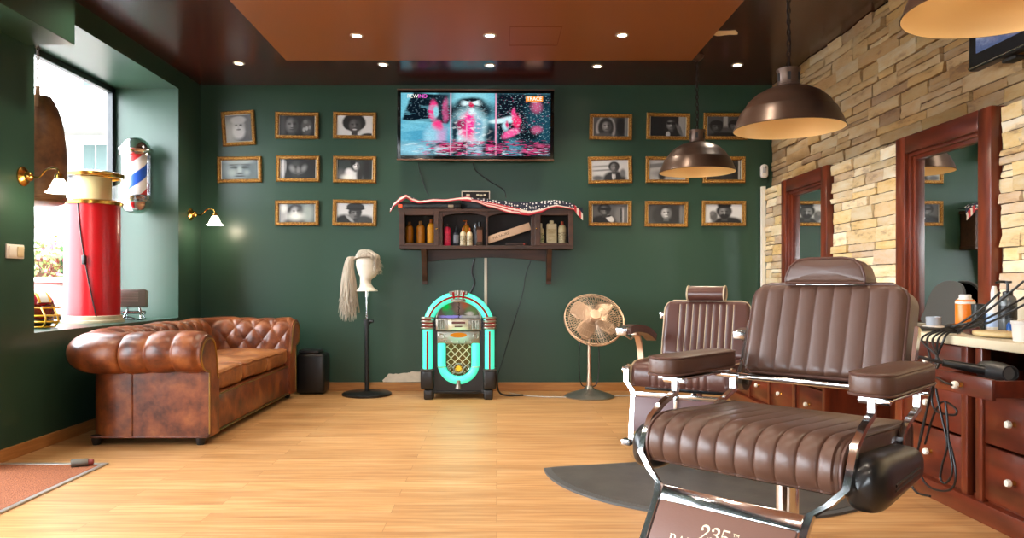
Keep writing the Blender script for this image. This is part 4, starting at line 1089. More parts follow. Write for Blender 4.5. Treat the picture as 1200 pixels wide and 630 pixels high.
shp = [('b', .17, .35, .17, .2, (.30, .62, .74), .6), ('b', .17, .75, .12, .25, (.48, .76, .83), .5),
       ('b', .20, .76, .16, .22, (.04, .09, .13), .06, -10), ('b', .30, .78, .05, .24, (.10, .15, .2), .5),
       ('e', .215, .72, .032, .16, pink, .35), ('e', .235, .70, .018, .09, (.55, .8, .85), .4), ('e', .30, .72, .02, .17, (.8, .35, .55), .5),
       ('e', .245, .48, .035, .09, pink, .4), ('b', .26, .28, .04, .14, (.75, .62, .78), .6), ('e', .2, .3, .04, .15, (.6, .8, .88), .7),
       ('b', .83, .5, .19, .52, (.06, .14, .18), .12), ('b', .73, .7, .09, .3, (.05, .08, .12), .3), ('b', .93, .45, .08, .3, (.10, .26, .32), .5),
       ('e', .46, .88, .13, .2, (.52, .80, .86), .3), ('e', .47, .84, .09, .1, (.06, .08, .12), .3), ('e', .47, .72, .16, .16, (.08, .10, .14), .4),
       ('e', .46, .42, .115, .33, (.66, .86, .9), .35), ('e', .48, .40, .08, .26, (.80, .93, .95), .5),
       ('e', .45, .46, .055, .20, pink, .55), ('e', .46, .55, .03, .15, (.97, .2, .58), .5), ('e', .52, .45, .03, .18, (.45, .65, .75), .6), ('e', .40, .5, .03, .10, (.55, .15, .3), .6),
       ('b', .47, .84, .06, .02, wht, .4, 25), ('b', .47, .84, .06, .02, wht, .4, -25), ('e', .47, .81, .015, .05, (.8, .1, .3), .5),
       ('e', .47, .70, .02, .05, wht, .5), ('e', .36, .4, .02, .22, (.12, .2, .25), .6), ('e', .60, .3, .04, .25, (.10, .15, .2), .6),
       ('e', .66, .56, .07, .035, (.82, .95, .97), .4, 18), ('e', .73, .58, .05, .05, (.78, .92, .95), .4), ('e', .70, .48, .02, .08, (.7, .88, .92), .5),
       ('e', .755, .66, .016, .1, pink, .4), ('e', .775, .54, .026, .09, (.95, .18, .42), .4), ('e', .735, .36, .04, .09, (.95, .35, .6), .35, -30), ('e', .71, .5, .012, .06, (.8, .2, .4), .5),
       ('e', .86, .35, .07, .1, (.05, .09, .12), .4), ('e', .905, .8, .03, .1, (.75, .35, .5), .7), ('e', .91, .42, .035, .06, (.75, .35, .5), .6),
       ('b', .5, .10, .5, .10, (.16, .15, .22), .5), ('e', .3, .12, .08, .06, (.8, .2, .42), .6), ('e', .4, .18, .05, .04, (.75, .15, .4), .6), ('e', .62, .12, .06, .06, (.75, .2, .45), .6), ('e', .85, .08, .1, .03, (.8, .3, .5), .6), ('e', .95, .16, .06, .03, (.7, .3, .45), .6), ('e', .1, .1, .14, .1, (.55, .78, .86), .6), ('e', .5, .1, .06, .12, (.6, .7, .78), .6), ('e', .75, .12, .06, .14, (.30, .55, .64), .4),
       ('l', .333, .5, .004, .5, (.9, .72, .82), .5), ('l', .44, .2, .004, .3, (.85, .7, .8), .5), ('l', .635, .45, .005, .55, (.92, .6, .72), .5)]
blk_ = (.02, .03, .05)
shp += [('b', .20, .76, .15, .2, (.5, .62, .68), .1, -10, .5, (70, 28, .60, 3)), ('b', .83, .6, .18, .4, (.62, .78, .82), .15, 0, .75, (80, 44, .60, 9)), ('b', .83, .7, .18, .3, (.75, .35, .5), .2, 0, .6, (34, 30, .63, 21)),
        ('b', .60, .11, .42, .12, blk_, .25, 0, .9, (22, 46, .50, 5)), ('b', .55, .12, .40, .12, (.86, .25, .48), .25, 0, .9, (16, 42, .54, 17)), ('b', .6, .07, .42, .08, (.75, .88, .92), .25, 0, .8, (18, 60, .58, 31)),
        ('b', .15, .1, .2, .1, (.78, .92, .95), .4, 0, .7, (10, 30, .55, 41)), ('e', .46, .42, .12, .34, (.93, .97, .98), .4, 0, .55, (26, 22, .56, 51)), ('e', .45, .45, .07, .22, (.98, .55, .75), .4, 0, .8, (20, 26, .56, 61)), ('e', .47, .7, .16, .2, (.55, .75, .8), .4, 0, .6, (60, 40, .58, 71)),
        ('e', .75, .5, .08, .2, (.95, .75, .85), .4, 0, .6, (30, 26, .58, 81)), ('b', .1, .5, .12, .3, (.5, .8, .88), .5, 0, .5, (6, 14, .52, 91))]
scr = slab_picture('screen', sb.x - sa.x, sa.z - sb.z, .002, picture('music_video', cyan, shp, emission=TVE, grain=.035), tv)
scr.location = ((sa.x + sb.x) / 2 - (a.x + b.x) / 2, -.0025, (sa.z + sb.z) / 2 - (a.z + b.z) / 2)
cx0 = (a.x + b.x) / 2; cz0 = (a.z + b.z) / 2
def tvtext(body, px, py, size, mat, nm='caption', sp=1.0):
    p = W(px, py, d); bm = text_bm(body, size, .0004, spacing=sp)
    place_bm(bm, (p.x - cx0, -.004, p.z - cz0), (1, 0, 0), (0, 0, 1), (0, -1, 0)); return obj(nm, bm, mat, tv, 0)
tvtext('REW', 483.6, 113.2, .050, emit('caption_white', (.95, .95, .85), TVE), sp=.95)
tvtext('IND', 495.2, 113.2, .050, emit('caption_pink', (.95, .15, .75), TVE), sp=.95)
p = W(626, 115.7, d); bm = BM(); add_box(bm, (p.x - cx0, -.0035, p.z - cz0), (.158, .002, .046)); lg = obj('channel_logo', bm, emit('logo_orange', (1, .30, .03), TVE), tv, 0)
bm = text_bm('TRACE', .047, .0004, spacing=.95); place_bm(bm, (p.x - cx0, -.0052, p.z - cz0), (1, 0, 0), (0, 0, 1), (0, -1, 0)); obj('lettering', bm, emit('logo_white', (1, .95, .9), TVE * 1.2), lg, 0)
bm = BM(); add_box(bm, (p.x - cx0, -.0035, p.z - cz0 - .03), (.05, .001, .006)); obj('logo_underline', bm, emit('underline_white', (.9, .9, .9), TVE), lg, 0)
bm = BM(); add_box(bm, (0, .105, 0), (.4, .125, .3), bevel=.01); obj('wall_mount', bm, M['black_matte'], tv)
# ================================================================== WALL SHELF
ds = 6.78
M['oldwood'] = pbr('old_brown_wood', '#4a2c1a', .5, col2='#2c180e', vscale=5, stretch=(.7, 4, 4), detail=8)
sh = thing('wall_shelf', 'old brown wooden wall cabinet shelf with arched bays and glazed ends below the TV', 'shelf', (0, 0, 0))
def S(px, py, y=ds): return W(px, py, ds).x, y, W(px, py, ds).z
def sbox(bm, x0, y0, x1, y1, ya, yb, bev=.003):
    p, q = W(x0, y1, ds), W(x1, y0, ds)
    box2(bm, (p.x, ya, p.z), (q.x, yb, q.z), bevel=bev, seg=1)
Y1 = YB - .002
sh.location = W(570, 291, ds); sh.location.y = YB - .1
SH = Vector(sh.location)
def sobj(name, bm, mat, par=None, sm=30):
    bmesh.ops.translate(bm, vec=-SH, verts=list(bm.verts)); return obj(name, bm, mat, par or sh, sm)
bm = BM(); sbox(bm, 466.5, 244.5, 673, 248, ds - .01, Y1); sobj('top_board', bm, M['oldwood'])
bm = BM(); sbox(bm, 467.5, 287.5, 672, 291.5, ds - .008, Y1); sobj('bottom_board', bm, M['oldwood'])
bm = BM(); sbox(bm, 468.5, 248, 671, 287.5, YB - .018, Y1, 0); sobj('back_panel', bm, pbr('shelf_back', '#20120b', .6))
for x0, x1 in ((468.3, 472), (514, 518.5), (569.5, 571.8), (622.5, 627), (668, 671.5)):
    bm = BM(); sbox(bm, x0, 248, x1, 287.5, ds + .004, YB - .018); sobj('upright', bm, M['oldwood'])
def arch(x0, x1):
    bm = BM(); p, q = W(x0, 248, ds), W(x1, 254, ds); n = 16
    pts = [(p.x, p.z), (q.x, p.z)] + [(q.x + (p.x - q.x) * i / n, q.z + (p.z - q.z) * .78 * sin(pi * i / n) ** .6) for i in range(n + 1)]
    add_prism(bm, pts, (0, ds + .002, 0), (1, 0, 0), (0, 0, 1), (0, .012, 0)); sobj('arched_rail', bm, M['oldwood'])
arch(518.5, 569.5); arch(571.8, 622.5)
for x0, x1, kx in ((468, 514.3, 512), (626.8, 671.8, 628.5)):
    bm = BM()
    sbox(bm, x0, 247.5, x0 + 6.5, 288, ds - .012, ds + .003); sbox(bm, x1 - 5.5, 247.5, x1, 288, ds - .012, ds + .003)
    sbox(bm, x0 + 6.5, 247.5, x1 - 5.5, 252.2, ds - .011, ds + .003); sbox(bm, x0 + 6.5, 284.5, x1 - 5.5, 288, ds - .011, ds + .003)
    dr = sobj('glazed_door', bm, M['oldwood'])
    bm = BM(); sbox(bm, x0 + 6, 252, x1 - 5, 285, ds - .006, ds - .003, 0); sobj('pane', bm, M['clear_dim'], dr, 0)
    bm = BM(); p = W(kx, 268, ds); add_lathe(bm, [(0, 0), (.006, .001), (.005, .012), (.009, .016), (.006, .024), (0, .025)], (p.x, ds - .012, p.z), 14, Matrix.Rotation(pi / 2, 3, 'X')); sobj('knob', bm, M['brass'], dr)
bm = BM(); n = 20; p, q = W(500, 291.5, ds), W(641, 291.5, ds)
zb = W(500, 306, ds).z; zm = W(570, 300.5, ds).z
pts = [(p.x, p.z), (q.x, p.z)] + [(q.x + (p.x - q.x) * i / n, zb + (zm - zb) * sin(pi * i / n) ** .8) for i in range(n + 1)]
add_prism(bm, pts, (0, YB - .06, 0), (1, 0, 0), (0, 0, 1), (0, .02, 0)); sobj('arched_apron', bm, M['oldwood'])
for x0, x1 in ((494, 500), (641, 646.5)):
    xa, xb = W(x0, 0, 6.86).x, W(x1, 0, 6.86).x
    zt = W(0, 291.6, ds).z; zl = W(0, 333, 6.9).z
    pts = [(YB - .002, zt), (ds + .02, zt), (ds + .03, zt - .03), (ds + .07, zt - .07), (ds + .10, zt - .14), (ds + .115, zt - .22), (ds + .15, zt - .28), (ds + .16, zl + .03), (ds + .155, zl), (YB - .002, zl)]
    bm = BM(); add_prism(bm, pts, (xa, 0, 0), (0, 1, 0), (0, 0, 1), (xb - xa, 0, 0)); sobj('bracket', bm, M['oldwood'])
# ---- bottles
zsh = W(0, 287.5, ds).z
def bottle(px, top, wpx, body, cap, label, kind='round', y=6.86, cat='bottle', lab=None, group=None, captop=None):
    x = W(px, 0, y - .02).x; h = W(0, top, y).z - zsh; r = wpx / F * y / 2
    t = thing({'round': 'shampoo_bottle', 'pump': 'pump_bottle', 'slim': 'tonic_bottle', 'spray': 'aftershave_bottle', 'can': 'talc_tin'}[kind], label, cat, (x, y, zsh + .0008), 0, group)
    bm = BM()
    if kind == 'can':
        add_box(bm, (0, 0, h * .44), (2 * r, r * 1.2, h * .88), bevel=.012, seg=3); obj('body', bm, body, t)
        bm = BM(); add_lathe(bm, [(0, h * .87), (r * .42, h * .87), (r * .42, h * .97), (r * .36, h), (0, h)], n=20); obj('cap', bm, cap, t)
    elif kind == 'slim':
        add_lathe(bm, [(0, 0), (r * .9, 0), (r, .005), (r, h * .62), (r * .85, h * .72), (r * .4, h * .8), (0, h * .8)], n=24); obj('body', bm, body, t)
        bm = BM(); add_lathe(bm, [(r * .34, h * .79), (r * .34, h * .97), (r * .25, h), (0, h)], n=16); obj('cap', bm, cap, t)
    elif kind == 'pump':
        add_lathe(bm, [(0, 0), (r * .95, 0), (r, .006), (r, h * .70), (r * .8, h * .78), (r * .42, h * .81), (0, h * .81)], n=24); obj('body', bm, body, t)
        bm = BM(); add_lathe(bm, [(r * .42, h * .80), (r * .42, h * .88), (r * .14, h * .89), (r * .14, h * .95), (r * .3, h * .955), (r * .3, h * .985), (0, h)], n=16); add_tube(bm, [(0, 0, h * .97), (-.02, -.012, h * .972), (-.032, -.018, h * .955)], .0045, 8, k=3); obj('pump_head', bm, cap, t)
    elif kind == 'spray':
        add_box(bm, (0, 0, h * .4), (2 * r, r * 1.5, h * .8), bevel=.008); obj('body', bm, body, t)
        bm = BM(); add_lathe(bm, [(r * .5, h * .8), (r * .5, h * .98), (r * .45, h), (0, h)], n=16); obj('cap', bm, cap, t)
    else:
        add_lathe(bm, [(0, 0), (r * .92, 0), (r, .006), (r, h * .66), (r * .93, h * .76), (r * .7, h * .83), (r * .42, h * .86), (0, h * .86)], n=28); obj('body', bm, body, t)
        bm = BM(); add_lathe(bm, [(r * .40, h * .85), (r * .40, h * .97), (r * .34, h), (0, h)], n=18); obj('cap', bm, cap, t)
    if lab:
        bm = BM()
        if kind in ('can', 'spray'): add_box(bm, (0, -(r * .6 if kind == 'can' else r * .75) - .0006, h * .42), (r * 1.5, .0012, h * .5))
        else: add_lathe(bm, [(r * 1.01, h * .15), (r * 1.01, h * .55)], n=28)
        obj('label', bm, lab, t)
    return t
amber = pbr('amber_bottle', '#c07a1c', .25, var=.15, vscale=8); amber2 = pbr('honey_bottle', '#d9941f', .25)
orange = pbr('orange_cap', '#d36a12', .4); cream = pbr('cream_bottle', '#d8cba8', .45); blk = M['black']
def label_pattern(c1, c2, sc=60):
    return pbr('printed_label', c1, .5, col2=c2, vscale=sc, stretch=(1, 1, 2), detail=1)
bottle(479.6, 260, 9.4, amber, pbr('brown_cap', '#8a5a22', .4), 'amber shampoo bottle beside the outer end of the window-side glazed bay', y=6.9)
bottle(492.6, 259, 9.8, amber, pbr('tan_cap', '#96703a', .4), 'amber shampoo bottle in the middle of three in the glazed bay', y=6.88)
bottle(505, 257, 9.4, amber2, orange, 'honey yellow shampoo bottle with orange cap, brightest of three in the glazed bay')
bottle(524, 262, 8.6, pbr('pink_bottle', '#cf1f48', .3), blk, 'bright pink hair product bottle in the arched bay', lab=label_pattern('#cf1f48', '#8a1030'))
bottle(534.5, 265, 7.5, pbr('navy_bottle', '#141a26', .3), blk, 'small dark navy bottle beside the pink bottle', 'slim', lab=pbr('grey_label', '#6a707a', .5))
bottle(546.3, 258, 8, amber2, orange, 'amber pump bottle standing behind two cream bottles', 'pump', y=6.95)
lb = label_pattern('#d8cba8', '#6b6046')
bottle(542.5, 266.5, 7, cream, orange, 'cream bottle with orange cap next to the small navy bottle', 'slim', y=6.85, lab=lb)
bottle(550.3, 267, 7, cream, orange, 'cream bottle with orange cap next to the grey aftershave bottle', 'slim', y=6.85, lab=lb)
bottle(557.3, 262, 5.6, pbr('grey_bottle', '#62676f', .3), pbr('silver_cap', '#8a8c90', .25, .8), 'grey aftershave bottle with silver cap in the arched bay', 'spray', y=6.9)
bottle(562, 260, 8.2, pbr('smoky_bottle', '#3a2c22', .2), blk, 'smoky dark aftershave bottle beside the middle upright of the shelf', 'spray', lab=pbr('brown_label', '#6a3a1c', .5))
bottle(634.3, 261.5, 7.5, cream, pbr('ivory_cap', '#e2dcc4', .4), 'slim cream bottle with green print in the glazed bay near the fan', 'slim', lab=label_pattern('#d6cba6', '#5a6b3c'))
bottle(646.5, 258.5, 12, pbr('ivory_tin', '#d9ccb0', .5), cream, 'broad ivory talc tin in the middle of the glazed bay', 'can', lab=label_pattern('#d9ccb0', '#b7a684', 20), cat='tin')
bottle(659, 259.5, 9.4, cream, pbr('coral_cap', '#c6543a', .4), 'cream bottle with coral cap at the outer end of the shelf', 'round', lab=label_pattern('#d8cbb0', '#7d6a50'))
# tilted carton
zc = W(0, 277, 6.84)
t = thing('carton', 'long pale cardboard carton leaning tilted in the open arched bay', 'box', W(596.2, 273.2, 6.84))
bm = BM(); add_box(bm, (0, 0, 0), (.412, .05, .067), bevel=.002); obj('body', bm, pbr('pale_card', '#c9a98c', .6), t)
bm = text_bm('PIC SAURE', .034, .0003); place_bm(bm, (-.075, -.0256, 0), (1, 0, 0), (0, 0, 1), (0, -1, 0)); obj('lettering', bm, pbr('print_brown', '#5b4433', .6), t, 0)
bm = text_bm('BARBER', .016, .0003); bm.free()
t.rotation_euler = (0, radians(-18.5), 0)
t = thing('comb_case', 'dark brown comb case lying under the tilted carton', 'case', (W(605, 0, 6.86).x, 6.86, zsh + .001))
bm = BM(); add_box(bm, (0, 0, .014), (.20, .06, .026), bevel=.008); obj('body', bm, pbr('dark_case', '#2a160d', .5), t)
bm = BM(); add_lathe(bm, [(0, 0), (.008, 0), (.008, .004), (0, .005)], (.07, -.03, .014), 12, Matrix.Rotation(pi / 2, 3, 'X')); obj('red_stud', bm, pbr('stud_red', '#8a2a1c', .4), t)
# record deck and flag
zt = W(0, 244.5, ds).z
t = thing('record_deck', 'black record deck with a red light under the striped flag', 'record player', (W(505, 0, 6.87).x, 6.875, zt))
bm = BM(); add_box(bm, (0, 0, .035), (.56, .19, .05), bevel=.006); obj('deck', bm, M['black'], t)
bm = BM(); add_lathe(bm, [(0, .06), (.085, .06), (.085, .07), (.01, .074), (0, .074)], (-.03, 0, 0), 36); obj('platter', bm, pbr('platter', '#3a3a3c', .3, .6), t)
bm = BM(); add_tube(bm, [(.17, .06, .075), (.16, -.04, .08), (.10, -.07, .075)], .005, 8, k=4); add_cyl(bm, (.17, .06, .058), (.17, .06, .08), .018); obj('tone_arm', bm, M['chrome'], t)
bm = BM(); add_box(bm, (-.272, -.1, .026), (.036, .012, .028), bevel=.002); obj('red_light', bm, emit('led_red', (1, .12, .05), 1.2), t)
bm = BM(); add_box(bm, (.19, -.1, .024), (.05, .014, .026), bevel=.003); obj('tape_tag', bm, pbr('tag_beige', '#8a7c66', .5), t)
for sx in (-.24, .24):
    for sy in (-.07, .07): 
        bm = BM(); add_cyl(bm, (sx, sy, 0), (sx, sy, .011), .014, n=12); obj('foot', bm, M['rubber'], t)
t = thing('desktop_radio', 'small radio with pale rim and dials on the shelf top behind the flag', 'radio', (W(557.5, 0, 6.95).x, 6.955, zt))
hh = W(0, 224, 6.93).z - zt
bm = BM(); add_box(bm, (0, 0, hh / 2), (.265, .07, hh), bevel=.004); obj('body', bm, M['black'], t)
bm = BM()
for q in ((0, hh - .004, .265, .008), (0, hh - .08, .265, .008), (-.1285, hh - .042, .008, .08), (.1285, hh - .042, .008, .08)): add_box(bm, (q[0], -.037, q[1]), (q[2], .008, q[3]), bevel=.002)
obj('pale_rim', bm, pbr('radio_cream', '#c4bba8', .4), t)
for i, (x, s) in enumerate(((-.07, .022), (.02, .016), (.05, .018), (.085, .015))):
    bm = BM(); add_box(bm, (x, -.041, hh - .04 + .004 * (i % 2)), (s * 1.6, .008, s), bevel=.003); obj('dial', bm, pbr('dial_ivory', '#cfc4a6', .3), t)
# flag
up = [(457, 246), (462, 236), (470, 229.5), (476, 227.5), (484, 232), (492, 234.5), (508, 232.5), (522, 233), (538, 231), (548, 229.5), (556, 232), (575, 233.5), (600, 236), (620, 236.5), (640, 235), (652, 233.5), (664, 236.5), (672, 238.5), (678, 243), (683, 249)]
lo = [(457, 249), (462, 242), (470, 236), (476, 232), (484, 236.5), (492, 238.5), (508, 236.5), (522, 236.5), (538, 234.5), (548, 235.5), (556, 236.5), (575, 243), (600, 250.5), (620, 252.5), (634, 249), (645, 244), (652, 242.5), (664, 244), (672, 245.5), (678, 253), (683, 258)]
def interp(tab, x):
    if x <= tab[0][0]: return tab[0][1]
    for (a_, b_), (c_, d_) in zip(tab, tab[1:]):
        if x <= c_:
            f = (x - a_) / (c_ - a_); return b_ + (d_ - b_) * (f * f * (3 - 2 * f) * .5 + f * .5)
    return tab[-1][1]
yf = ds - .018
NU, NVV = 300, 40
bm = BM(); lay = bm.verts.layers.float_color.new('tone')
red, whi, navy = hexc('#b32430'), hexc('#d9cfc4'), hexc('#121a30')
def flagpt(i, j):
    px = 457 + 226 * i / NU
    u_, l_ = interp(up, px), interp(lo, px)
    zl, zu = W(px, l_, yf).z, W(px, u_, yf).z
    x = W(px, 0, yf).x
    t_ = j / NVV
    wv = noise.noise(Vector((px * .09, t_ * 4, 3)))
    if t_ < .55:
        f = t_ / .55; z = zl + (zu - zl) * f; y = yf + .02 * f * f + .008 * wv * (1 - .5 * f) - .006
    else:
        f = (t_ - .55) / .45; z = zu + .010 * wv * (1 - f) + .004 * sin(pi * f); y = yf + .014 + f * .115
        z = max(z, zt + .012)
    return Vector((x, y, z)), px, t_, (zu - zl)
vg = []
for i in range(NU + 1):
    col = []
    for j in range(NVV + 1):
        p, px, t_, hh_ = flagpt(i, j); v = bm.verts.new(p - SH)
        if px < 552: st = [red, red, whi, whi, red][min(4, int(t_ / .55 * 5))] if t_ < .52 else navy
        else:
            wid = 1 if px < 560 else (1 - (px - 560) / 90 if px < 632 else .30)
            wid = max(.28, min(.62, wid))
            lim = .55 * wid; n_ = 5 if wid > .45 else 2
            st = (whi if int(t_ / lim * n_) % 2 else red) if t_ < lim else navy
        if px > 673: st = (whi if int((px - 673) / 2.6) % 2 else red) if t_ < .5 else navy
        v[lay] = (*st, 1 if st is navy else 0); col.append(v)
    vg.append(col)
for i in range(NU):
    for j in range(NVV): bm.faces.new((vg[i][j], vg[i + 1][j], vg[i + 1][j + 1], vg[i][j + 1]))
def flag_mat():
    m, N, out = new_mat('flag_cloth')
    b = N.n('ShaderNodeBsdfPrincipled'); N.l(b.outputs[0], out.inputs[0]); b.inputs['Roughness'].default_value = .75
    at = N.n('ShaderNodeAttribute', attribute_name='tone'); tc = N.n('ShaderNodeTexCoord')
    mp = N.n('ShaderNodeMapping'); mp.inputs['Scale'].default_value = (36, 20, 42); N.l(tc.outputs['Object'], mp.inputs[0])
    vo = N.n('ShaderNodeTexVoronoi'); vo.inputs['Scale'].default_value = 1; vo.inputs['Randomness'].default_value = .55; N.l(mp.outputs[0], vo.inputs[0])
    lt = N.n('ShaderNodeMath', operation='LESS_THAN'); lt.inputs[1].default_value = .30; N.l(vo.outputs[0], lt.inputs[0])
    mu = N.n('ShaderNodeMath', operation='MULTIPLY'); N.l(lt.outputs[0], mu.inputs[0]); N.l(at.outputs['Alpha'], mu.inputs[1])
    mx = N.n('ShaderNodeMix', data_type='RGBA'); mx.inputs[7].default_value = (*hexc('#d5d3cf'), 1); N.l(mu.outputs[0], mx.inputs[0]); N.l(at.outputs[0], mx.inputs[6]); N.l(mx.outputs[2], b.inputs['Base Color'])
    return m
fl = obj('draped_flag', bm, flag_mat(), None, 60, loc=SH)
so = fl.modifiers.new('thick', 'SOLIDIFY'); so.thickness = .003
tag(fl, 'stars and stripes flag draped along the top of the wall shelf', 'flag')
# ================================================================== CABLES ON THE BACK WALL
def cable(name, pts, r, mat, label, cat='cable', k=8, n=8):
    bm = BM(); add_tube(bm, pts, r, n, k); o = obj(name, bm, mat, None, 60); tag(o, label, cat); return o
def bw(px, py, y=YB - .012): return W(px, py, y)
cable('power_cord', [bw(490, 190, YB - .03), bw(493, 204), bw(499, 222), bw(503, 230, YB - .03)], .004, M['black'], 'thin black cable hanging from the TV towards the record deck')
cable('power_cord', [bw(554, 190, YB - .03), bw(558, 200), bw(575, 213), bw(590, 222), bw(593, 232, YB - .03)], .004, M['black'], 'black cable curving from the TV to the flag beside the radio')
cable('power_cord', [bw(556, 303), bw(553, 318), bw(556, 332), bw(549, 350), bw(552, 380)], .009, M['black'], 'thick black cable hanging below the shelf behind the jukebox')
cable('power_cord', [bw(622, 305), bw(616, 322), bw(612, 345), bw(600, 385), bw(588, 425), bw(583, 440)], .0035, M['black'], 'thin black cable slanting down the wall between jukebox and fan')
bm = BM(); p, q = bw(569.2, 302, YB - .012), bw(569.2, 400, YB - .012); box2(bm, (p.x - .014, YB - .016, q.z), (p.x + .014, YB - .0005, p.z), bevel=.003); tag(obj('cord_duct', bm, pbr('ivory_duct', '#cdc4b0', .5), None), 'ivory cable duct running from the shelf down behind the jukebox', 'cable duct')
cable('floor_wire', [V(.12, 6.80, .006), V(.3, 6.62, .006), V(.6, 6.55, .006), V(1.1, 6.62, .006), V(1.5, 6.72, .006)], .005, pbr('grey_wire', '#b9b2a4', .5), 'pale grey wire lying on the floor from the jukebox past the fan')
# ================================================================== WIG STAND
hs = thing('wig_stand', 'black pole stand with a white mannequin head', 'mannequin stand', (W(430, 0, 6.72).x, 6.72, 0))
bm = BM(); add_lathe(bm, [(0, 0), (.215, 0), (.223, .006), (.223, .018), (.21, .026), (.05, .032), (.03, .04), (0, .04)], n=48); obj('base', bm, M['black'], hs)
zk = W(0, 376, 6.72).z; zn = W(0, 341, 6.72).z
bm = BM(); add_cyl(bm, (0, 0, .03), (0, 0, zk), .021, n=20); obj('pole', bm, M['black'], hs)
bm = BM(); add_cyl(bm, (0, 0, zk - .03), (0, 0, zk + .018), .032, n=20); add_cyl(bm, (.02, -.01, zk), (.062, -.02, zk), .014, n=14); obj('clamp', bm, M['black'], hs)
bm = BM(); add_cyl(bm, (0, 0, zk), (0, 0, zn), .011, n=14); add_cyl(bm, (0, 0, zn - .05), (0, 0, zn + .01), .018, n=14); obj('inner_rod', bm, M['chrome'], hs)
hh = W(0, 297, 6.72).z - zn     # head block height
M['mann'] = pbr('mannequin_cream', '#e3dccb', .5)
bm = BM()
def headpt(u, v):
    """egg-shaped head on a flared neck, facing +x; v 0..1 from neck base to crown"""
    a = 2 * pi * u; c, s = cos(a), sin(a)
    tab = [(0, .098, .085, 0), (.03, .094, .082, 0), (.10, .065, .06, -.004), (.2, .05, .048, -.012), (.3, .05, .048, -.012), (.38, .066, .055, .004), (.46, .084, .064, .008), (.58, .094, .072, .004), (.72, .098, .078, -.002), (.86, .088, .07, -.006), (.95, .055, .045, -.008), (1.0, .001, .001, -.01)]
    for (v0, a0, b0, c0), (v1, a1, b1, c1) in zip(tab, tab[1:]):
        if v <= v1: break
    f = (v - v0) / (v1 - v0); rx = a0 + (a1 - a0) * f; ry = b0 + (b1 - b0) * f; cx = c0 + (c1 - c0) * f
    x = cx + rx * c; y = ry * s
    front = max(0, c) ** 6
    # nose, brow, lips, chin and eye hollows
    g = lambda m, w: math.exp(-((v - m) / w) ** 2)
    side = math.exp(-(s / .22) ** 2) if c > 0 else 0
    x += .026 * g(.57, .035) * side + .010 * g(.66, .03) * front - .010 * g(.62, .02) * front * (1 - side) + .010 * g(.475, .012) * side + .006 * g(.455, .01) * side + .010 * g(.405, .02) * side
    return Vector((x, y, zn + v * hh))
add_grid(bm, headpt, 64, 70, cu=True); obj('mannequin_head', bm, M['mann'], hs, 60)
wig = thing('blonde_wig', 'long pale blonde ponytail wig with a blue clip on the mannequin head', 'wig', (W(430, 0, 6.72).x, 6.72, zn + hh * .8))
WO = Vector(wig.location)
hm_ = pbr('blonde_hair', '#d2c9b8', .5, col2='#a59a88', vscale=14, stretch=(6, 6, .3)); hm_l = pbr('ash_hair', '#a89c88', .5, col2='#756a5a', vscale=14, stretch=(6, 6, .4))
rh = random.Random(4)
def strands(name, gen, n, mat, r0=.005):
    bm = BM()
    for i in range(n):
        pts = gen(i); add_tube(bm, pts, [r0 * 1, r0 * 1.1, r0 * .8, r0 * .25], 5, k=4)
    return obj(name, bm, mat, wig, 60)
hx = -zn - hh * .8 
def top(v): return zn + v * hh - WO.z
# cap hair combed back over the crown
def cap(i):
    s = rh.uniform(-1, 1); st = rh.uniform(-.1, 1)
    y = .078 * s
    return [V(.07 * (1 - s * s * .5) + .02, y * 1.0, top(.84 + .06 * rh.random()) + .01 * rh.random()), V(.02 + .02 * rh.random(), y * 1.08, top(1.03 + .05 * rh.random()) - .04 * s * s), V(-.06, y * 1.2, top(1.0 + .09 * rh.random()) - .04 * s * s), V(-.105, y * .5, top(.86)), V(-.12, y * .2, top(.80))]
strands('combed_hair', cap, 260, hm_, .006)
def fringe(i):
    s = rh.uniform(-1, 1); y = .075 * s; L = rh.uniform(.04, .17)
    k = rh.uniform(-.02, .035)
    return [V(.02, y, top(1.02 + .05 * rh.random())), V(.072 + .03 * rh.random(), y * 1.15, top(.95)), V(.088 + k * .6, y * 1.2 + k * .4, top(.92) - L * .6), V(.086 + k * 1.4, y * 1.2 + k, top(.92) - L)]
strands('fringe', fringe, 150, hm_, .003)
def tail(i):
    a = rh.uniform(0, 2 * pi); r = rh.random() ** .5; ex = -.155 + .075 * r * cos(a) - .03; ey = .06 * r * sin(a)
    L = rh.uniform(.34, .5) + (.06 if rh.random() < .4 else 0)
    return [V(-.095 + .02 * r * cos(a), .02 * r * sin(a), top(.83)), V(-.14 + .03 * r * cos(a), .035 * r * sin(a), top(.90)), V(-.165 + .045 * r * cos(a), .045 * r * sin(a), top(.6)), V(ex + .02, ey * 1.1, top(.0)), V(ex + rh.uniform(-.02, .05), ey, top(.83) - L)]
strands('ponytail', tail, 300, hm_, .006)
bm = BM(); add_tube(bm, [(-.10 + .022 * cos(a), .026 * sin(a), top(.85)) for a in [i * pi / 5 for i in range(10)]], .008, 8, closed=True); obj('hair_tie', bm, hm_l, wig)
bm = BM(); add_box(bm, (.0, -.02, top(1.02)), (.05, .02, .014), bevel=.004); obj('blue_clip', bm, pbr('clip_blue', '#3c4fae', .4), wig)
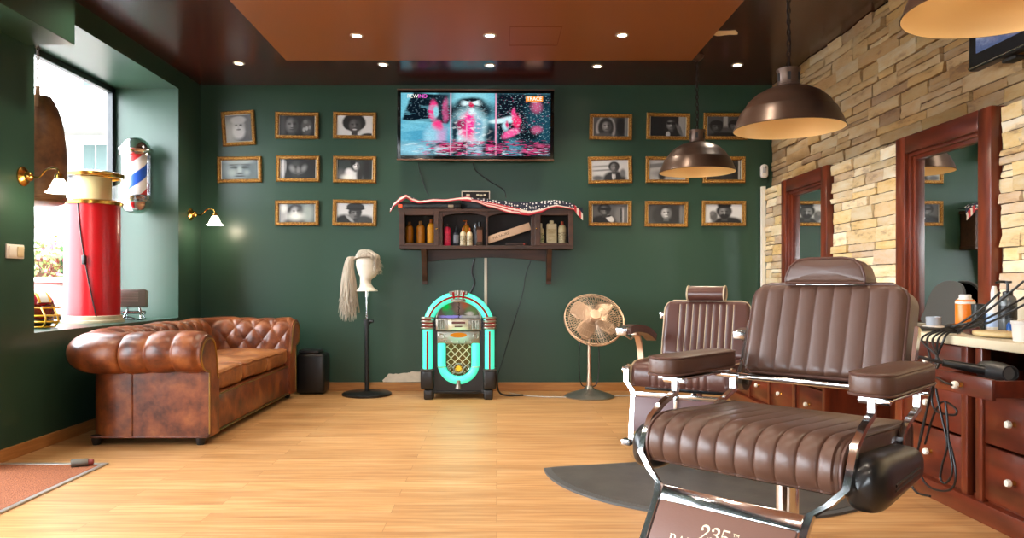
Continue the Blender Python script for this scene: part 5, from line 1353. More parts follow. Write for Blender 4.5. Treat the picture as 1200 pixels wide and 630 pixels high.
# ================================================================== JUKEBOX
jd = 6.44; JS = jd / F
jb = thing('jukebox', 'small arched jukebox glowing turquoise against the back wall under the shelf', 'jukebox', (W(537.2, 0, jd).x, 6.62, 0))
def JX(px): return (px - 537.2) * JS
def JZ(py): return 1 - (py - 333) * JS
def JY(y): return y - 6.62
M['teal'] = pbr('neon_teal', (.10, .75, .55), .25, emis=(.035, .74, .46), estr=.72, coat=.3)
M['jred'] = emit('jukebox_red', (.62, .03, .03), .5)
M['jblack'] = pbr('jukebox_black', '#17120f', .35)
M['silver'] = pbr('aged_silver', '#9d968a', .33, .85, bump=.15, bscale=90)
zc = JZ(384); R = 36.5 * JS; tr = 5.8 * JS
bm = BM(); n = 28
pts = [(-R, JZ(462)), (R, JZ(462))] + [(R * cos(pi * i / n), zc + R * sin(pi * i / n)) for i in range(n + 1)]
add_prism(bm, pts, (0, JY(6.50), 0), (1, 0, 0), (0, 0, 1), (0, .30, 0)); obj('cabinet', bm, M['jblack'], jb)
yt = JY(6.48)
for sx in (-1, 1):
    bm = BM(); add_cyl(bm, (sx * R, yt, JZ(434)), (sx * R, yt, zc), tr, n=20); c = obj('neon_column', bm, M['teal'], jb)
    bm = BM(); add_cyl(bm, (sx * R, yt - tr * .93, JZ(434)), (sx * R, yt - tr * .93, zc - .03), .0085, n=10); obj('red_rod', bm, M['jred'], c)
    bm = BM()
    for k in range(4): add_tube(bm, [(sx * R + (tr + .007) * cos(a), yt + (tr + .007) * sin(a), JZ(372.5 + 3.9 * k)) for a in [2 * pi * i / 24 for i in range(24)]], .012, 8, closed=True)
    col = obj('collar', bm, M['silver'], jb)
    bm = BM(); add_cyl(bm, (sx * R, yt, JZ(385)), (sx * R, yt, JZ(371.5)), tr + .006, n=24); obj('red_band', bm, M['jred'], col)
    bm = BM(); xx = sx * (537.2 - 500.5) * JS
    add_box(bm, (xx, JY(6.50), (JZ(433) + JZ(456)) / 2), (15.5 * JS, .16, JZ(433) - JZ(456)), bevel=.02, seg=3)
    add_box(bm, (xx + sx * -.012, JY(6.50), JZ(456) / 2 + .0), (11 * JS, .14, JZ(456)), bevel=.014, seg=3); ft = obj('leg', bm, M['jblack'], jb)
    bm = BM(); add_box(bm, (xx, JY(6.50), JZ(433.5)), (16 * JS, .165, .018), bevel=.006); obj('cap', bm, pbr('grey_cap', '#3a332e', .35), ft)
bm = BM(); add_tube(bm, [(R * cos(a), yt, zc + R * sin(a)) for a in [pi * i / 40 for i in range(41)]], tr, 20); ar = obj('neon_arch', bm, M['teal'], jb)
bm = BM(); add_tube(bm, [(R * cos(a), yt - tr * .93, zc + R * sin(a)) for a in [pi * i / 40 for i in range(41)]], .0085, 10); obj('red_rod', bm, M['jred'], ar)
bm = BM()
for k in range(-3, 4):
    a = pi / 2 + k * .075; p0 = Vector(((R - tr * .9) * cos(a), yt - .03, zc + (R - tr * .9) * sin(a))); p1 = Vector(((R + tr * 1.25) * cos(a), yt - .03, zc + (R + tr * 1.25) * sin(a)))
    add_cyl(bm, p0, p1, .014 if k % 2 == 0 else .010, .018 if k % 2 == 0 else .012, n=12)
add_box(bm, (0, yt - .045, JZ(352)), (13 * JS, .03, .03), bevel=.008); cr = obj('crown', bm, M['silver'], jb)
bm = BM()
for k in (-2, 2): 
    a = pi / 2 + k * .075; add_cyl(bm, Vector(((R - tr * .3) * cos(a), yt - .047, zc + (R - tr * .3) * sin(a))), Vector(((R + tr * 1.0) * cos(a), yt - .047, zc + (R + tr * 1.0) * sin(a))), .009, n=10)
obj('red_flash', bm, M['jred'], cr)
# half-round display
def half_disc(name, r, z0, y, mat, parent):
    n = 32; vs = [(0, y, z0)] + [(r * cos(pi * i / n), y, z0 + r * .83 * sin(pi * i / n)) for i in range(n + 1)]
    me = bpy.data.meshes.new(name); me.from_pydata(vs, [], [(0, i + 1, i + 2) for i in range(n)])
    uv = me.uv_layers.new(name='UVMap')
    for p in me.polygons:
        for li, vi in zip(p.loop_indices, p.vertices): uv.data[li].uv = (vs[vi][0] / (2 * r) + .5, (vs[vi][2] - z0) / (r * .83))
    me.materials.append(mat); o = bpy.data.objects.new(name, me); C.objects.link(o); o.parent = parent
    m = o.modifiers.new('thick', 'SOLIDIFY'); m.thickness = .004
    return o
rd_ = 26 * JS
dm_ = picture('jukebox_display', (.42, .36, .32), [('e', .22, .62, .09, .22, (.05, .80, .30), .7), ('e', .30, .30, .12, .2, (.35, .55, .4), .7), ('e', .62, .72, .12, .22, (.72, .38, .25), .7), ('e', .8, .4, .14, .3, (.45, .55, .35), .7), ('e', .5, .55, .1, .3, (.55, .45, .40), .8), ('b', .36, .09, .26, .06, (.66, .62, .95), .4), ('b', .75, .09, .2, .07, (.75, .74, .7), .5), ('e', .75, .25, .08, .1, (.85, .8, .75), .6), ('b', .5, .5, .012, .6, (.25, .2, .18), .6)], emission=.62, grain=.12)
half_disc('display', rd_, JZ(373), JY(6.485), dm_, jb)
bm = BM(); add_tube(bm, [(rd_ * cos(a), JY(6.48), JZ(373) + rd_ * .83 * sin(a)) for a in [pi * i / 32 for i in range(33)]], .010, 10); obj('display_rim', bm, M['silver'], jb)
bm = BM(); add_box(bm, (0, JY(6.475), (JZ(373) + JZ(387.5)) / 2), (53.5 * JS, .05, JZ(373) - JZ(387.5)), bevel=.008)
for sx in (-1, 1):
    for k in range(5): add_cyl(bm, (sx * (.125 + .013 * k), JY(6.447), JZ(375)), (sx * (.125 + .013 * k), JY(6.447), JZ(385.5)), .0055, n=8)
cp = obj('control_panel', bm, M['silver'], jb)
bm = BM(); add_box(bm, (0, JY(6.447), JZ(380.3)), (24 * JS, .012, .085), bevel=.004); cs = obj('cassette_slot', bm, pbr('champagne_panel', '#cdbfa6', .3, .5), cp)
bm = BM(); add_box(bm, (0, JY(6.44), JZ(378)), (16 * JS, .006, .02)); add_box(bm, (0, JY(6.44), JZ(382.3)), (9 * JS, .006, .012)); obj('slot_window', bm, pbr('slot_brown', '#5a2a22', .4), cs)
bm = BM(); add_box(bm, (0, JY(6.475), (JZ(388) + JZ(403)) / 2), (50 * JS, .05, JZ(388) - JZ(403)), bevel=.01)
for k in range(5): add_lathe(bm, [(0, 0), (.012, 0), (.010, .008), (0, .012)], ((k - 2) * .055, JY(6.45), JZ(400.6)), 12, Matrix.Rotation(pi / 2, 3, 'X'))
for sx in (-1, 1): add_tube(bm, [(sx * .15 + .022 * cos(a), JY(6.447), JZ(394) + .022 * sin(a)) for a in [2 * pi * i / 14 for i in range(14)]], .006, 6, closed=True)
tp = obj('title_panel', bm, M['silver'], jb)
bm = BM(); add_cushion(bm, [(.073 * cos(a), .021 * sin(a)) for a in [2 * pi * i / 28 for i in range(28)]], (0, JY(6.445), JZ(392.5)), (1, 0, 0), (0, 0, 1), (0, -1, 0), .02, .008); obj('amber_strip', bm, emit('amber_glow', (.85, .27, .02), .75), tp)
# U neon
ru = 20 * JS; zu = JZ(425.8); tu = 4.9 * JS
bm = BM(); pts = [(-ru, JY(6.475), JZ(402)), (-ru, JY(6.475), zu)] + [(-ru * cos(a), JY(6.475), zu - ru * sin(a)) for a in [pi * i / 24 for i in range(1, 24)]] + [(ru, JY(6.475), zu), (ru, JY(6.475), JZ(402))]
add_tube(bm, pts, tu, 18); un = obj('neon_loop', bm, M['teal'], jb)
bm = BM()
for sx in (-1, 1): add_tube(bm, [(sx * ru + (tu + .002) * cos(a), JY(6.475) + (tu + .002) * sin(a), JZ(430)) for a in [2 * pi * i / 20 for i in range(20)]], .004, 6, closed=True)
obj('loop_clip', bm, M['silver'], un)
# lattice grille
bm = BM(); gw = 14.5 * JS; n = 16
pts = [(-gw, JZ(403)), (-gw, zu)] + [(-gw * cos(a), zu - gw * sin(a)) for a in [pi * i / n for i in range(1, n)]] + [(gw, zu), (gw, JZ(403))]
add_prism(bm, pts, (0, JY(6.492), 0), (1, 0, 0), (0, 0, 1), (0, .007, 0)); gr = obj('speaker_cloth', bm, pbr('gold_cloth', '#6a4a16', .8, bump=.4, bscale=160), jb)
bm = BM(); ztop, zbot = JZ(403), JZ(437)
for k in range(-4, 5):
    for s in (-1, 1):
        seg = []
        for i in range(41):
            f = i / 40; z = ztop + (zbot - ztop) * f; x = k * gw * .62 + s * (f - .5) * gw * 2.3
            lim = gw if z > zu else (sqrt(max(0, gw * gw - (zu - z) ** 2)))
            if abs(x) < lim: seg.append((x, JY(6.485), z))
        if len(seg) > 3: add_tube(bm, seg, .0042, 6)
obj('lattice', bm, pbr('lattice_cream', '#d6c8a4', .35, .4), gr)
bm = BM()
ze = JZ(432); add_tube(bm, [(.042 * cos(a), JY(6.475), ze + .042 * sin(a)) for a in [2 * pi * i / 24 for i in range(24)]], .007, 8, closed=True)
for sx in (-1, 1):
    add_tube(bm, [(sx * .045, JY(6.475), ze + .0), (sx * .075, JY(6.475), ze + .03), (sx * .095, JY(6.475), ze + .01), (sx * .08, JY(6.475), ze - .015), (sx * .065, JY(6.475), ze)], .006, 6, k=4)
    add_tube(bm, [(sx * .03, JY(6.475), ze - .03), (sx * .06, JY(6.475), ze - .06), (sx * .04, JY(6.475), ze - .085), (sx * .02, JY(6.475), ze - .06)], .006, 6, k=4)
em = obj('scroll_emblem', bm, M['silver'], jb)
bm = BM(); pts = []
for i in range(24):
    r_ = .034 if i % 2 == 0 else .018; pts.append((r_ * cos(pi * i / 12), r_ * sin(pi * i / 12)))
add_prism(bm, pts, (0, JY(6.472), ze), (1, 0, 0), (0, 0, 1), (0, .006, 0)); obj('star', bm, emit('star_yellow', (1, .62, .05), .9), em)
bm = BM(); add_lathe(bm, [(0, .0), (.03, .0), (.024, .02), (.018, .05), (.022, .07), (0, .075)], (0, JY(6.45), JZ(455)), 16); obj('drop_finial', bm, M['silver'], jb)
bm = BM(); add_box(bm, (0, JY(6.50), JZ(460)), (54 * JS, .02, .02), bevel=.006); obj('bottom_rail', bm, M['jblack'], jb)
bm = BM(); add_tube(bm, [(R + .03, JY(6.6), JZ(425)), (R + .06, JY(6.58), JZ(440)), (R + .08, JY(6.6), .05), (R + .16, JY(6.62), .01), (R + .3, JY(6.66), .008)], .008, 8, k=6); obj('mains_cord', bm, M['black'], jb)
point('jukebox_glow', (W(537, 0, jd).x, 6.30, .5), (.2, 1, .75), 1.2, r=.15)
# ================================================================== FAN
M['copper'] = pbr('copper_metal', '#c9ac92', .33, .85)
fan = thing('pedestal_fan', 'copper and chrome pedestal fan standing by the back wall beside the barber chairs', 'fan', (W(690.5, 0, 6.61).x, 6.61, 0))
bm = BM(); add_lathe(bm, [(0, 0), (.22, 0), (.224, .008), (.2, .022), (.13, .045), (.07, .062), (.04, .08), (.03, .10), (0, .10)], n=48); obj('base', bm, pbr('brushed_nickel', '#a39f95', .35, .9), fan)
zh = W(0, 374.5, 6.5).z
bm = BM(); add_lathe(bm, [(.022, .08), (.024, .14), (.018, .2), (.016, zh - .1), (.02, zh - .05), (0, zh - .05)], n=24); obj('pole', bm, M['copper'], fan)
hc = Vector((.035, -.06, zh)); nrm = Vector((-.05, -1, 0)); up_t = radians(36)
Ry = Matrix.Rotation(radians(4), 3, 'Z') @ Matrix.Rotation(-up_t, 3, 'X')      # fan axis is local -y
def FP(x, y, z): return hc + Ry @ Vector((x, y, z))
RF = .262
bm = BM(); add_cyl(bm, FP(0, .02, 0), FP(0, .14, 0), .055, .05, n=24); add_tube(bm, [FP(0, .10, 0), FP(0, .1, -.05), V(0, 0, zh - .06)], .016, 10, k=4); obj('motor', bm, M['copper'], fan)
def cage(y0, dep, nm, mt):
    bm = BM()
    for i in range(60):
        a = 2 * pi * i / 60
        pts = [FP(r * cos(a + .25 * (r / RF)), y0 + dep * (1 - (r / RF) ** 2), r * sin(a + .25 * (r / RF))) for r in [.05 + (RF - .05) * k / 7 for k in range(8)]]
        add_tube(bm, pts, .0021, 4)
    for r in (.05, .11, .17, .22, RF):
        add_tube(bm, [FP(r * cos(a), y0 + dep * (1 - (r / RF) ** 2), r * sin(a)) for a in [2 * pi * i / 48 for i in range(48)]], .0022 if r < RF else .006, 6, closed=True)
    return obj(nm, bm, mt, fan, 60)
cage(-.012, -.065, 'front_grille', M['copper']); cage(.012, .07, 'rear_grille', M['copper'])
bm = BM(); add_lathe(bm, [(0, .01), (.045, .006), (.05, 0), (.05, -.004), (0, -.004)], FP(0, -.078, 0), 28, Ry @ Matrix.Rotation(pi / 2, 3, 'X')); obj('badge', bm, M['copper'], fan)
bm = BM(); add_cyl(bm, FP(0, -.04, 0), FP(0, .03, 0), .035, n=20); obj('hub', bm, M['copper'], fan)
for k in range(4):
    a0 = pi / 4 + k * pi / 2 + .12
    def blade(u, v):
        r = .03 + .195 * u; wdt = (.03 + .085 * sin(pi * min(1, u * .62 + .12)) ** .8) * (1 if u < .86 else sqrt(max(0, 1 - ((u - .86) / .145) ** 2)))
        t_ = (v - .5) * 2; x = r; s = t_ * wdt * .62
        return FP(x * cos(a0) - s * sin(a0), -.01 + .022 * t_, x * sin(a0) + s * cos(a0))
    bm = BM(); add_grid(bm, blade, 16, 8); b = obj('blade', bm, M['copper'], fan, 60); md = b.modifiers.new('t', 'SOLIDIFY'); md.thickness = .003
bm = BM()
for sx in (-1, 1): add_tube(bm, [V(sx * .03, .0, zh - .10), V(sx * .085, .01, zh - .25), V(sx * .085, .02, .2), V(sx * .06, .02, .10), V(0, .03, .09)], .005, 6, k=6)
obj('cord', bm, M['black'], fan)
# ================================================================== PENDANT LAMPS
M['pend_out'] = pbr('bronze_shade', '#5d4739', .33, .45, col2='#46342a', vscale=5)
M['pend_in'] = pbr('gold_leaf_inside', '#dcb982', .4, .2)
M['bulb'] = emit('pendant_bulb', (1, .86, .66), 16)
def pendant(x, y, z, label):
    t = thing('pendant_lamp', label, 'pendant lamp', (x, y, z), 0, 'bronze dome pendant lamps in a row')
    Rm = .303
    po = [(Rm, 0), (Rm + .003, .004), (Rm - .002, .012), (.288, .05), (.262, .105), (.257, .112), (.250, .117), (.222, .160), (.178, .200), (.125, .228), (.075, .243), (.055, .246)]
    bm = BM(); add_lathe(bm, po, n=64); obj('shade', bm, M['pend_out'], t, 60)
    pi_ = [(Rm - .001, .001), (.283, .05), (.257, .103), (.246, .11), (.243, .118), (.214, .158), (.17, .196), (.12, .222), (.06, .238), (0, .24)]
    bm = BM(); add_lathe(bm, pi_, n=64); obj('gold_lining', bm, M['pend_in'], t, 60)
    bm = BM(); add_lathe(bm, [(.055, .243), (.064, .248), (.064, .256), (.062, .258), (.062, .33), (.066, .335), (.066, .345), (.02, .352), (0, .353)], n=32)
    cp_ = obj('socket_cap', bm, M['pend_out'], t)
    bm = BM()
    for k in range(6):
        a = k * pi / 3 + .2; add_box(bm, (.0605 * cos(a), .0605 * sin(a), .295), (.006, .018, .045), rot=Euler((0, 0, a)))
    obj('vent_slot', bm, M['black_matte'], cp_)
    bm = BM(); zz = .353; k = 0
    while zz < ZC - z - .04:
        an = pi / 2 * (k % 2)
        add_tube(bm, [(.010 * cos(a) * cos(an), .010 * cos(a) * sin(an), zz + .017 + .021 * sin(a)) for a in [2 * pi * i / 10 for i in range(10)]], .0036, 5, closed=True); zz += .031; k += 1
    obj('chain', bm, pbr('dark_chain', '#2b211a', .4, .7), t)
    bm = BM(); add_tube(bm, [(.0, .0, .35), (.012, .004, .5), (-.008, .0, .7), (.008, 0, ZC - z - .01)], .004, 6, k=5); obj('flex', bm, M['black'], t)
    bm = BM(); add_lathe(bm, [(0, ZC - z - .045), (.02, ZC - z - .045), (.05, ZC - z - .02), (.055, ZC - z - .0006), (0, ZC - z - .0006)], n=28); obj('ceiling_rose', bm, M['pend_out'], t)
    bm = BM(); add_lathe(bm, [(0, .125), (.02, .128), (.032, .145), (.034, .16), (.028, .18), (.016, .2), (.015, .235), (0, .235)], n=24); obj('bulb', bm, M['bulb'], t)
    point('pendant_light', (x, y, z + .06), (1, .86, .66), PEND, r=.04, typ='SPOT', spot_size=radians(165), spot_blend=.6)
pendant(1.645, 6.09, 1.917, 'bronze dome pendant lamp, farthest of the row, before the framed portraits')
pendant(1.675, 4.26, 1.888, 'bronze dome pendant lamp in the middle of the row beside the first mirror')
pendant(1.665, 2.43, 1.902, 'bronze dome pendant lamp cut by the top edge before the wall screen')
# ================================================================== WALL SCREEN ON THE STONE
wt = thing('wall_screen', 'small black framed TV on the stone wall above the large mirror', 'television', (2.47, 3.28, 2.42))
d0, d1 = 3.83, 2.75
ztop, zbot = 2.72, 2.095
cy, cz = (d0 + d1) / 2, (ztop + zbot) / 2; wt.location = (2.46, cy, cz)
bm = BM(); add_box(bm, (.0, 0, 0), (.05, d0 - d1, ztop - zbot), bevel=.006); obj('casing', bm, M['black'], wt)
vd = picture('wall_screen_video', (.40, .45, .60), [('e', .25, .4, .3, .25, (.62, .64, .78), .7, 20), ('e', .45, .3, .2, .2, (.75, .35, .45), .6, 20), ('e', .15, .25, .15, .1, (.85, .85, .9), .7, 30), ('e', .6, .6, .3, .2, (.25, .35, .5), .7), ('e', .35, .15, .16, .06, (.8, .7, .75), .7, 20), ('e', .75, .3, .2, .2, (.7, .3, .4), .6)], emission=.55, grain=.25)
sc_ = quad('screen', [(-.0265, (d0 - d1) / 2 - .06, -(ztop - zbot) / 2 + .075), (-.0265, -(d0 - d1) / 2 + .04, -(ztop - zbot) / 2 + .075), (-.0265, -(d0 - d1) / 2 + .04, (ztop - zbot) / 2 - .05), (-.0265, (d0 - d1) / 2 - .06, (ztop - zbot) / 2 - .05)], vd, wt)
bm = BM(); add_tube(bm, [(-.026, -(d0 - d1) / 2, -(ztop - zbot) / 2 + .012), (-.026, (d0 - d1) / 2, -(ztop - zbot) / 2 + .012)], .004, 6); obj('silver_edge', bm, M['chrome_worn'], wt)
bm = BM(); box2(bm, (.026, -.15, -.15), (.11, .15, .12), bevel=.01); obj('wall_mount', bm, M['black_matte'], wt)
bm = BM(); add_box(bm, (.03, .28, -(ztop - zbot) / 2 - .012), (.06, .1, .018), bevel=.006); obj('sensor_bump', bm, M['black_matte'], wt)
# ================================================================== MIRRORS
mm, N_, out_ = new_mat('mirror_silver'); g_ = N_.n('ShaderNodeBsdfGlossy'); g_.inputs[0].default_value = (.86, .89, .87, 1); g_.inputs['Roughness'].default_value = .0; N_.l(g_.outputs[0], out_.inputs[0]); M['mirror'] = mm
def mirror(y0, y1, label):
    z0, z1 = .777, 1.895; xf = 2.47
    t = thing('wall_mirror', label, 'mirror', (PX, (y0 + y1) / 2, z0))
    yc = (y0 + y1) / 2
    def B(nm, ya, yb, za, zb, xa, xb, mt, par=t, bev=.006):
        bm = BM(); box2(bm, (xa - PX, ya - yc, za - z0), (xb - PX, yb - yc, zb - z0), bevel=bev); return obj(nm, bm, mt, par)
    fw_ = .105
    B('side_board', y0, y0 + fw_, z0, z1, xf, XR - .002, M['mahogany']); B('side_board', y1 - fw_, y1, z0, z1, xf, XR - .002, M['mahogany'])
    B('head_board', y0 + fw_, y1 - fw_, z1 - fw_, z1, xf, XR - .002, M['mahogany_h'])
    for k, (a, xx) in enumerate(((.022, xf + .02), (.044, xf + .04))):
        B('inner_moulding', y0 + fw_, y0 + fw_ + a, z0, z1 - fw_, xx, XR - .002, M['mahogany'], bev=.004); B('inner_moulding', y1 - fw_ - a, y1 - fw_, z0, z1 - fw_, xx, XR - .002, M['mahogany'], bev=.004)
        B('inner_moulding', y0 + fw_ + a, y1 - fw_ - a, z1 - fw_ - a, z1 - fw_, xx, XR - .002, M['mahogany_h'], bev=.004)
    B('mirror_glass', y0 + fw_, y1 - fw_, z0, z1 - fw_, xf + .062, XR - .003, M['mirror'], bev=0)
mirror(5.56, 6.45, 'mahogany framed wall mirror nearest the back wall reflecting a portrait')
mirror(3.71, 4.60, 'large mahogany framed wall mirror over the counter reflecting a pendant lamp')
# ================================================================== COUNTER AND CABINETS
wk = thing('worktop', 'long cream stone worktop running under the mirrors on the stone wall', 'worktop', (2.25, 4.2, .735))
bm = BM(); box2(bm, (2.0 - 2.25, 1.9 - 4.2, 0), (PX - .052 - 2.25, 6.5 - 4.2, .04), bevel=.006)
marble = pbr('cream_stone_top', '#e3d8bd', .25, col2='#d6c7a4', vscale=4, detail=8)
obj('slab', bm, marble, wk)
bm = BM(); box2(bm, (PX - .052 - 2.25, 1.9 - 4.2, 0), (PX - .051 - 2.25 + .001, 6.5 - 4.2, .041)); obj('rear_edge', bm, marble, wk, 0)
M['knob'] = pbr('porcelain', '#ece6d4', .2, coat=.4)
XC = 2.05
def knob(par, x, y, z):
    bm = BM(); Rx = Matrix.Rotation(-pi / 2, 3, 'Y')
    add_lathe(bm, [(0, 0), (.011, 0), (.009, .008), (.0075, .018)], (x, y, z), 14, Rx); k = obj('knob', bm, M['brass'], par)
    bm = BM(); add_lathe(bm, [(.0075, .015), (.015, .018), (.0165, .026), (.013, .034), (0, .037)], (x, y, z), 18, Rx); obj('porcelain_cap', bm, M['knob'], k)
def cabinet(y0, y1, cols, label, opened=None, o=(0, 0, 0)):
    t = thing('vanity_cabinet', label, 'cabinet', (2.25, (y0 + y1) / 2, 0)); oy = (y0 + y1) / 2
    def B(nm, xa, xb, ya, yb, za, zb, mt, par=t, bev=.004):
        bm = BM(); box2(bm, (xa - 2.25, ya - oy, za), (xb - 2.25, yb - oy, zb), bevel=bev); return obj(nm, bm, mt, par)
    B('plinth', 2.03, 2.46, y0, y1, 0, .085, M['mahogany_h'])
    B('carcass', XC + .02, 2.46, y0, y0 + .018, .085, .7345, M['mahogany'], bev=0); B('carcass', XC + .02, 2.46, y1 - .018, y1, .085, .7345, M['mahogany'], bev=0)
    B('back_panel', 2.44, 2.455, y0 + .018, y1 - .018, .085, .7345, M['mahogany'], bev=0)
    B('carcass', XC + .02, 2.44, y0 + .018, y1 - .018, .085, .10, M['mahogany'], bev=0)
    edges = []
    for i, (a, b) in enumerate(cols):
        rows = ((.10, .325), (.335, .555), (.565, .725))
        for r, (za, zb) in enumerate(rows):
            if opened == (i, r):
                f = 1.84
                dr = B('drawer', f, f + .018, a, b, za, zb - .08 + .0, M['mahogany_h'])
                zt_ = zb - .085
                for nm, q in (('drawer_side', (f + .018, 2.3, a + .01, a + .022, za + .01, zt_)), ('drawer_side', (f + .018, 2.3, b - .022, b - .01, za + .01, zt_)), ('drawer_bottom', (f + .018, 2.3, a + .022, b - .022, za + .012, za + .02))):
                    bm = BM(); box2(bm, (q[0] - 2.25, q[2] - oy, q[4]), (q[1] - 2.25, q[3] - oy, q[5]), bevel=.001, seg=1); obj(nm, bm, M['mahogany_h'], dr)
                knob(dr, f - 2.25, (a + b) / 2 - oy, (za + zt_) / 2)
                # dark inside of the carcass above
                continue
            dr = B('drawer', XC, XC + .02, a, b, za, zb, M['mahogany_h'], bev=.006)
            bm = BM()
            for q in ((a + .03, b - .03, za + .03, za + .034), (a + .03, b - .03, zb - .034, zb - .03)): box2(bm, (XC - .002 - 2.25, q[0] - oy, q[2]), (XC + .004 - 2.25, q[1] - oy, q[3]))
            knob(dr, XC - 2.25, (a + b) / 2 - oy, (za + zb) / 2 - (.0 if r else .0)); bm.free()
        edges += [(a, b)]
    # pilasters between the columns
    allc = sorted(cols)
    gaps = [(y0, allc[0][0])] + [(p[1], q[0]) for p, q in zip(allc, allc[1:])] + [(allc[-1][1], y1)]
    for a, b in gaps:
        if b - a > .11:
            B('pilaster', XC - .008, XC + .03, a + .004, a + .048, .085, .7345, M['mahogany']); B('pilaster', XC - .008, XC + .03, b - .048, b - .004, .085, .7345, M['mahogany'])
            B('gap_shade_panel', XC + .03, XC + .04, a + .048, b - .048, .085, .7345, pbr('recess_shade', '#2a0e06', .6), bev=0)  # near-black panel stands for the shade in the gap between pilasters
        elif b - a > .02: B('pilaster', XC - .008, XC + .03, a + .002, b - .002, .085, .7345, M['mahogany'])
    return t
cabinet(1.95, 3.81, [(2.05, 2.68), (2.76, 3.12), (3.27, 3.74)], 'mahogany drawer cabinet with an open drawer holding the hair dryer', opened=(1, 2))
cabinet(4.62, 6.48, [(4.66, 5.08), (5.14, 5.56), (5.60, 6.0), (6.04, 6.44)], 'mahogany drawer cabinet behind the barber chairs nearest the back wall')
ap = thing('knee_apron', 'mahogany apron board bridging the dark knee space under the counter', 'apron board', (2.07, 4.215, .66))
bm = BM(); box2(bm, (-.02, -.40, -.06), (0, .40, .074), bevel=.004); obj('board', bm, M['mahogany_h'], ap)
bm = BM(); box2(bm, (.375, -.40, -.655), (.39, .40, .074)); obj('rear_board', bm, M['mahogany'], ap, 0)
# ================================================================== BARBER CHAIRS
M['chair'] = pbr('brown_vinyl', '#563a2d', .38, var=.10, vscale=3, bump=.10, bscale=220, spec=.5)
M['chair2'] = pbr('dark_brown_vinyl', '#55332a', .3, var=.10, vscale=3, bump=.10, bscale=220, spec=.55)
M['pipe_brown'] = pbr('brown_piping', '#50332a', .4); M['pipe_cream'] = pbr('cream_piping', '#c9b594', .4)
M['hull'] = pbr('black_hull', '#191817', .3, coat=.15)
M['gilt_print'] = pbr('cream_print', '#e8d7b4', .5)
def flute(t, n, amp, margin=0.0):
    """n rolls across t in 0..1; margin = share of plain padding at either side"""
    if margin:
        if t < margin or t > 1 - margin:
            m = (t if t < margin else 1 - t) / margin; return amp * .9 * min(1, sin(pi / 2 * min(1, max(0, m * 3)))) * (1 if m < .9 else abs(sin(pi * (1 - m) * 5)) ** .5)
        t = (t - margin) / (1 - 2 * margin)
    return amp * abs(sin(pi * n * t)) ** .45
def seat_bm(w, prof, n, amp, margin, flat_from=None, NU=160):
    """closed (y, z) loop swept across x with flutes; ends tucked in"""
    P2 = smooth_path([(a, b, 0) for a, b in prof], 5, closed=True)
    cy = sum(p.x for p in P2) / len(P2); cz = sum(p.y for p in P2) / len(P2)
    m = len(P2); nr = []
    for i in range(m):
        d = (P2[(i + 1) % m] - P2[i - 1]).normalized(); q = Vector((d.y, -d.x, 0))
        if q.dot(P2[i] - Vector((cy, cz, 0))) < 0: q = -q
        nr.append(q)
    bm = BM(); rings = []
    for i in range(NU + 1):
        t = i / NU; x = -w + 2 * w * t
        e = min(t, 1 - t) * 2 * w
        tuck = .016 * (1 - sqrt(max(0, 1 - (1 - min(1, e / .016)) ** 2)))
        f = flute(t, n, amp, margin)
        R = []
        for p, q in zip(P2, nr):
            k = max(0, q.y * .6 + (-q.x) * .9); k = min(1, k)
            if p.x > .02: k *= max(0, 1 - (p.x - .02) / .12)
            if e < .02: ff = min(f, 0)
            else: ff = f
            R.append(bm.verts.new((x, p.x + q.x * (ff * k - tuck), p.y + q.y * (ff * k - tuck))))
        rings.append(R)
    for A, B in zip(rings, rings[1:]): ring_faces(bm, A, B)
    bm.faces.new(rings[0]); bm.faces.new(rings[-1][::-1])
    return bm, P2
def back_bm(w, h, r, th, n, amp, margin, pos, NU=140, NVV=40):
    """pos(x, t, off) -> Vector; t = height 0..1, off = forward of the padding's seam plane"""
    def hw(t):
        z = t * h
        if z > h - r: k = z - (h - r); return w - r + sqrt(max(0, r * r - k * k))
        rb = r * .45
        if z < rb: k = rb - z; return w - rb + sqrt(max(0, rb * rb - k * k))
        return w
    bm = BM(); g = []
    for j in range(NVV + 1):
        t = j / NVV; t = .5 - .5 * cos(pi * t) if False else t
        W_ = hw(min(1, max(0, t))); row = []
        if j == NVV: W_ = w - r * .9
        for i in range(NU + 1):
            s = i / NU; x = -W_ + 2 * W_ * s
            e = min(W_ - abs(x), t * h, (1 - t) * h); ed = min(1, max(0, e) / .03); pad = sqrt(max(0, 1 - (1 - ed) ** 2))
            row.append(bm.verts.new(pos(x, t, pad * (.018 + flute((x + w) / (2 * w), n, amp, margin)))))
        g.append(row)
    for j in range(NVV):
        for i in range(NU): bm.faces.new((g[j][i], g[j][i + 1], g[j + 1][i + 1], g[j + 1][i]))
    loop = g[0][:] + [g[j][NU] for j in range(1, NVV + 1)] + g[NVV][-2::-1] + [g[j][0] for j in range(NVV - 1, 0, -1)]
    prm = [(v, None) for v in loop]
    # matching positions at the back
    def outline():
        o = []
        for i in range(NU + 1): o.append((-hw(0) + 2 * hw(0) * i / NU, 0))
        for j in range(1, NVV + 1): o.append((hw(j / NVV) if j < NVV else w - r * .9, j / NVV))
        for i in range(NU - 1, -1, -1): W_ = w - r * .9; o.append((-W_ + 2 * W_ * i / NU, 1))
        for j in range(NVV - 1, 0, -1): o.append((-hw(j / NVV), j / NVV))
        return o
    ol = outline()
    for off, ins in ((-th * .15, 0), (-th * .8, 0), (-th, .015)):
        nl = [bm.verts.new(pos(x * (1 - ins / w), .5 + (t - .5) * (1 - 2 * ins / h), off)) for x, t in ol]
        ring_faces(bm, loop, nl); loop = nl
    bm.faces.new(loop[::-1])
    return bm, ol
